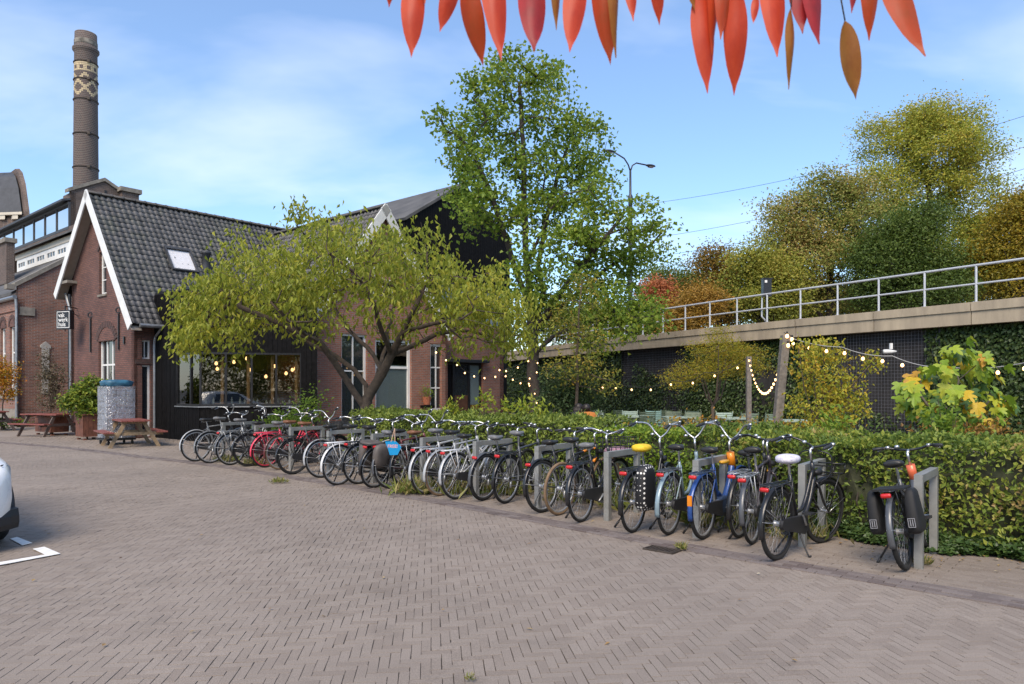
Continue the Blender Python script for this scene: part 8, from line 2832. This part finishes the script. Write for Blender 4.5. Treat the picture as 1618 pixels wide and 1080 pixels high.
# ------------------------------------------------------------------ weeds, fallen leaves
def weed(label, px, py, n, spread, L, m, seed):
    p = gp(px, py)
    r = np.random.default_rng(seed)
    C = np.array([p[0], p[1], 0.01]) + np.stack([r.normal(0, spread, n), r.normal(0, spread, n), np.abs(r.normal(0, 0.01, n))], 1)
    D = sph(n, r) * 0.8 + ZUP * 0.9
    o = put("weed", leaf_cards("weed", C, D, sph(n, r), L * r.uniform(0.5, 1.4, n), L * 0.16 * r.uniform(0.6, 1.4, n), m, 0.1, 0.3))
    o["kind"] = "stuff"
    return tag(o, label, "weed", "weeds in the paving")
M_WEED = leaf_mat("leaf_weed", [(0.10, 0.14, 0.03), (0.20, 0.24, 0.05), (0.32, 0.28, 0.10), (0.40, 0.33, 0.17)], 0.3)
weeds = [("grass tuft under the grey bicycle near the row's far end", 362, 729, 140, 0.10, 0.14), ("grass tuft at the rack left of the pink bicycle", 402, 735, 140, 0.10, 0.16), ("grass tuft on the drain near the pink bicycle", 440, 763, 90, 0.06, 0.09), ("dry grass under the silver bicycles", 655, 778, 300, 0.16, 0.22),
         ("dry grass under the white carrier bicycle", 735, 778, 260, 0.18, 0.22), ("dry grass between the black sports bicycles", 808, 780, 240, 0.16, 0.20), ("dry grass behind the tan tyred bicycle", 900, 790, 240, 0.18, 0.20), ("dry grass behind the rack by the polka dot bag", 985, 800, 260, 0.20, 0.22),
         ("broad green weed under the blue electric bicycle", 1100, 832, 90, 0.05, 0.26), ("green weed beside the drain grate", 1078, 869, 60, 0.03, 0.07), ("green weed at the foot of the end rack", 1458, 893, 60, 0.03, 0.08), ("dry grass behind the plum bicycle", 1180, 830, 240, 0.2, 0.18), ("grass at the rack behind the front carrier bicycle", 1262, 848, 200, 0.15, 0.16),
         ("tiny weed at the bottom edge of the yard", 742, 1078, 40, 0.012, 0.03)]
for k, (lb_, x, y, n, sp_, L) in enumerate(weeds):
    weed(lb_, x, y, n, sp_, L, M_WEED, 400 + k)
r = np.random.default_rng(9)
n = 420
s = r.uniform(0, Ltot * 0.9, n)
X, Y, NX, NY = hedge_at(s)
a = -np.abs(r.normal(0.1, 0.55, n))
C = np.stack([X + NX * a, Y + NY * a, 0.016 + r.random(n) * 0.01], 1)
extra = np.stack([r.uniform(-6, 6, 90), r.uniform(4.2, 13, 90), np.full(90, 0.014)], 1)
extra = extra[extra[:, 1] < edge_y(extra[:, 0]) - 0.1]
C = np.concatenate([C, extra]); n = len(C)
D = sph(n, r); D[:, 2] *= 0.12
lf = put("fallen_leaves", leaf_cards("fallen_leaves", C, D, ZUP + sph(n, r) * 0.25, 0.045 * r.uniform(0.5, 1.3, n), 0.028 * r.uniform(0.6, 1.2, n), leaf_mat("leaf_fallen", [(0.16, 0.09, 0.04), (0.30, 0.18, 0.07), (0.38, 0.26, 0.10), (0.45, 0.40, 0.30)], 0.15), 0.2))
tag(lf, "small fallen leaves scattered over the paving", "leaves"); lf["kind"] = "stuff"

# ------------------------------------------------------------------ red leaved branch hanging close overhead
M_RED = [mat("red_leaf_%d" % k, c, 0.45, var=0.12, scale=2.2, spec=0.4, dirt=d) for k, (c, d) in enumerate((((0.60, 0.075, 0.022), (0.44, 0.09, 0.025)), ((0.70, 0.085, 0.03), (0.58, 0.05, 0.022)), ((0.45, 0.03, 0.035), (0.25, 0.03, 0.03)), ((0.42, 0.17, 0.03), (0.30, 0.09, 0.025))))]
for m_ in M_RED:
    nt = m_.node_tree; b_ = nt.nodes["Principled BSDF"]
    tr = nt.nodes.new("ShaderNodeBsdfTranslucent"); mx = nt.nodes.new("ShaderNodeMixShader"); mx.inputs[0].default_value = 0.45
    nt.links.new(b_.inputs["Base Color"].links[0].from_socket, tr.inputs["Color"])
    nt.links.new(b_.outputs[0], mx.inputs[1]); nt.links.new(tr.outputs[0], mx.inputs[2])
    nt.links.new(mx.outputs[0], nt.nodes["Material Output"].inputs["Surface"])
def red_leaf(m, curl, seed):
    """long pointed leaf hanging along -Z from the origin, length 1"""
    r = np.random.default_rng(seed)
    rows, mb = 13, MB()
    vs = []
    for i in range(rows):
        t = i / (rows - 1)
        w = 0.21 * (math.sin(math.pi * min(t ** 0.85, 1)) ** 0.8) * (1 if t < 0.75 else 1 - 0.25 * (t - 0.75) / 0.25)
        if t > 0.85: w = max(w * 0.75, 0.006 * (1 - t) / 0.15)
        for j in range(5):
            u = (j - 2) / 2
            vs.append((u * w + curl * 0.22 * (t - t * t * 0.4) * t, 0.10 * abs(u) * w * 4 * 0.5 + curl * t * t * 0.3 + 0.01 * math.sin(9 * t + u), -t + 0.04 * u * u * math.sin(math.pi * t)))
    fs = []
    for i in range(rows - 1):
        for j in range(4):
            a = i * 5 + j
            fs.append((a, a + 1, a + 6, a + 5))
    return np_mesh("leaf", np.array(vs), np.array(fs), m, True)
RL = [[red_leaf(m_, c_, k) for c_ in (-0.45, 0.1, 0.5)] for k, m_ in enumerate(M_RED)]
YR = 1.25
rb_ = thing("red_branch", "out of reach branch of hanging red autumn leaves close overhead", "branch", at(1000, -60, YR))
# twig ends: (stalk px, py) -> (tip px, py), width factor, colour, turn
leaves_ = [(618, -60, 612, 8, 1, 1, 0.2), (655, -45, 643, 76, 1.0, 1, 0.1), (668, -70, 672, 4, 0.9, 0, 0.5), (722, -50, 697, 54, 1.1, 1, 0.3), (735, -40, 754, 100, 1.0, 0, -0.2), (772, -90, 792, 92, 0.75, 1, 0.2), (838, -55, 843, 78, 0.95, 2, 0.0), (876, -90, 886, 36, 0.6, 3, 0.5),
           (915, -60, 902, 93, 0.9, 1, 0.1), (945, -70, 963, 102, 0.85, 0, -0.3), (970, -80, 976, 90, 0.5, 3, 0.6), (990, -70, 1003, 18, 0.8, 1, 0.2), (1035, -70, 1040, 34, 0.9, 1, -0.1), (1080, -60, 1100, 8, 0.9, 3, 0.2), (1108, -30, 1119, 145, 0.80, 1, 0.1), (1165, -25, 1157, 142, 0.85, 1, -0.2), (1135, -60, 1128, 84, 0.7, 0, 0.7),
           (1150, -80, 1140, 60, 0.8, 0, 0.2), (1196, -10, 1190, 40, 1.0, 1, 0.0), (1220, -60, 1230, 86, 0.95, 1, 0.2), (1262, -75, 1268, 60, 1.0, 2, -0.1), (1250, 10, 1256, 134, 0.5, 3, 0.3), (1285, -60, 1284, 84, 0.8, 2, 0.3), (1335, 32, 1350, 158, 0.95, 3, -0.9), (1375, -70, 1380, 54, 0.9, 0, 0.1), (1400, -65, 1455, 98, 0.95, 0, 0.0), (1355, -70, 1352, 10, 0.8, 2, 0.2)]
tw = MB()
main = [at(x, y, YR + d) for x, y, d in ((560, -75, 0.02), (750, -95, 0.03), (900, -85, 0.0), (1100, -80, 0.02), (1280, -92, 0.0), (1460, -100, 0.03))]
tw.tube(c3(main, 6), 0.004, 6)
rl = np.random.default_rng(4)
for (x0, y0, x1, y1, wf, ci, turn) in leaves_:
    a, b = at(x0, y0, YR + rl.normal(0, 0.015)), at(x1, y1, YR + rl.normal(0, 0.015))
    L = np.linalg.norm(b - a)
    o = bpy.data.objects.new("leaf", RL[ci][int(rl.integers(3))]); COL.objects.link(o); o.parent = rb_
    o.matrix_parent_inverse = WINV[rb_.name]
    d = unit(b - a)
    q = Vector((0, 0, -1)).rotation_difference(Vector(tuple(d)))
    o.matrix_basis = Matrix.Translation(Vector(tuple(a))) @ q.to_matrix().to_4x4() @ Matrix.Rotation(turn * 0.9, 4, 'Z') @ Matrix.Diagonal((L * wf * 0.64, L, L, 1))
    j = int(np.argmin([np.linalg.norm(a - p) for p in c3(main, 6)]))
    tw.tube([c3(main, 6)[j], (c3(main, 6)[j] + a) / 2 + v3(0, 0, 0.004), a], 0.0013, 5)
part(tw, "twig", M_BARK, rb_, True)["kind"] = "stuff"

# ------------------------------------------------------------------ trees on the other side of the yard (seen mirrored in the glass)
rbk = np.random.default_rng(66)
lbk = [(v3(0, 0, 2.2), (3.4, 3.0, 1.6)), (v3(0, 0, 6.5), (3.2, 3.2, 2.6)), (v3(2.0, 0.5, 5.0), (2.2, 2.2, 1.8)), (v3(-2.2, -0.4, 5.2), (2.2, 2.2, 1.9)), (v3(0.5, 1.5, 4.2), (2.4, 2.2, 1.5))]
tgb = lobes_points(lbk, 260, rbk)
tgb = np.concatenate([tgb * (1.0 + 0.08 * (k % 3)) * np.array([1 if k % 2 else -1, 1 if k % 3 else -1, 1]) + v3(x, y, 0) for k, (x, y) in enumerate(((-17, -24), (-10.5, -26), (-4.5, -24), (1.5, -27), (8, -24), (15, -26), (-24, -23), (22, -25)))])
o = put("treeline", foliage("treeline", tgb, rbk, 40, (0.55, 0.55, 0.45), 0.30, 0.19, leaf_mat("leaf_back", OLIVE, 0.3), droop=0.3))
tag(o, "row of trees across the yard mirrored in the wide window", "trees"); o["kind"] = "stuff"
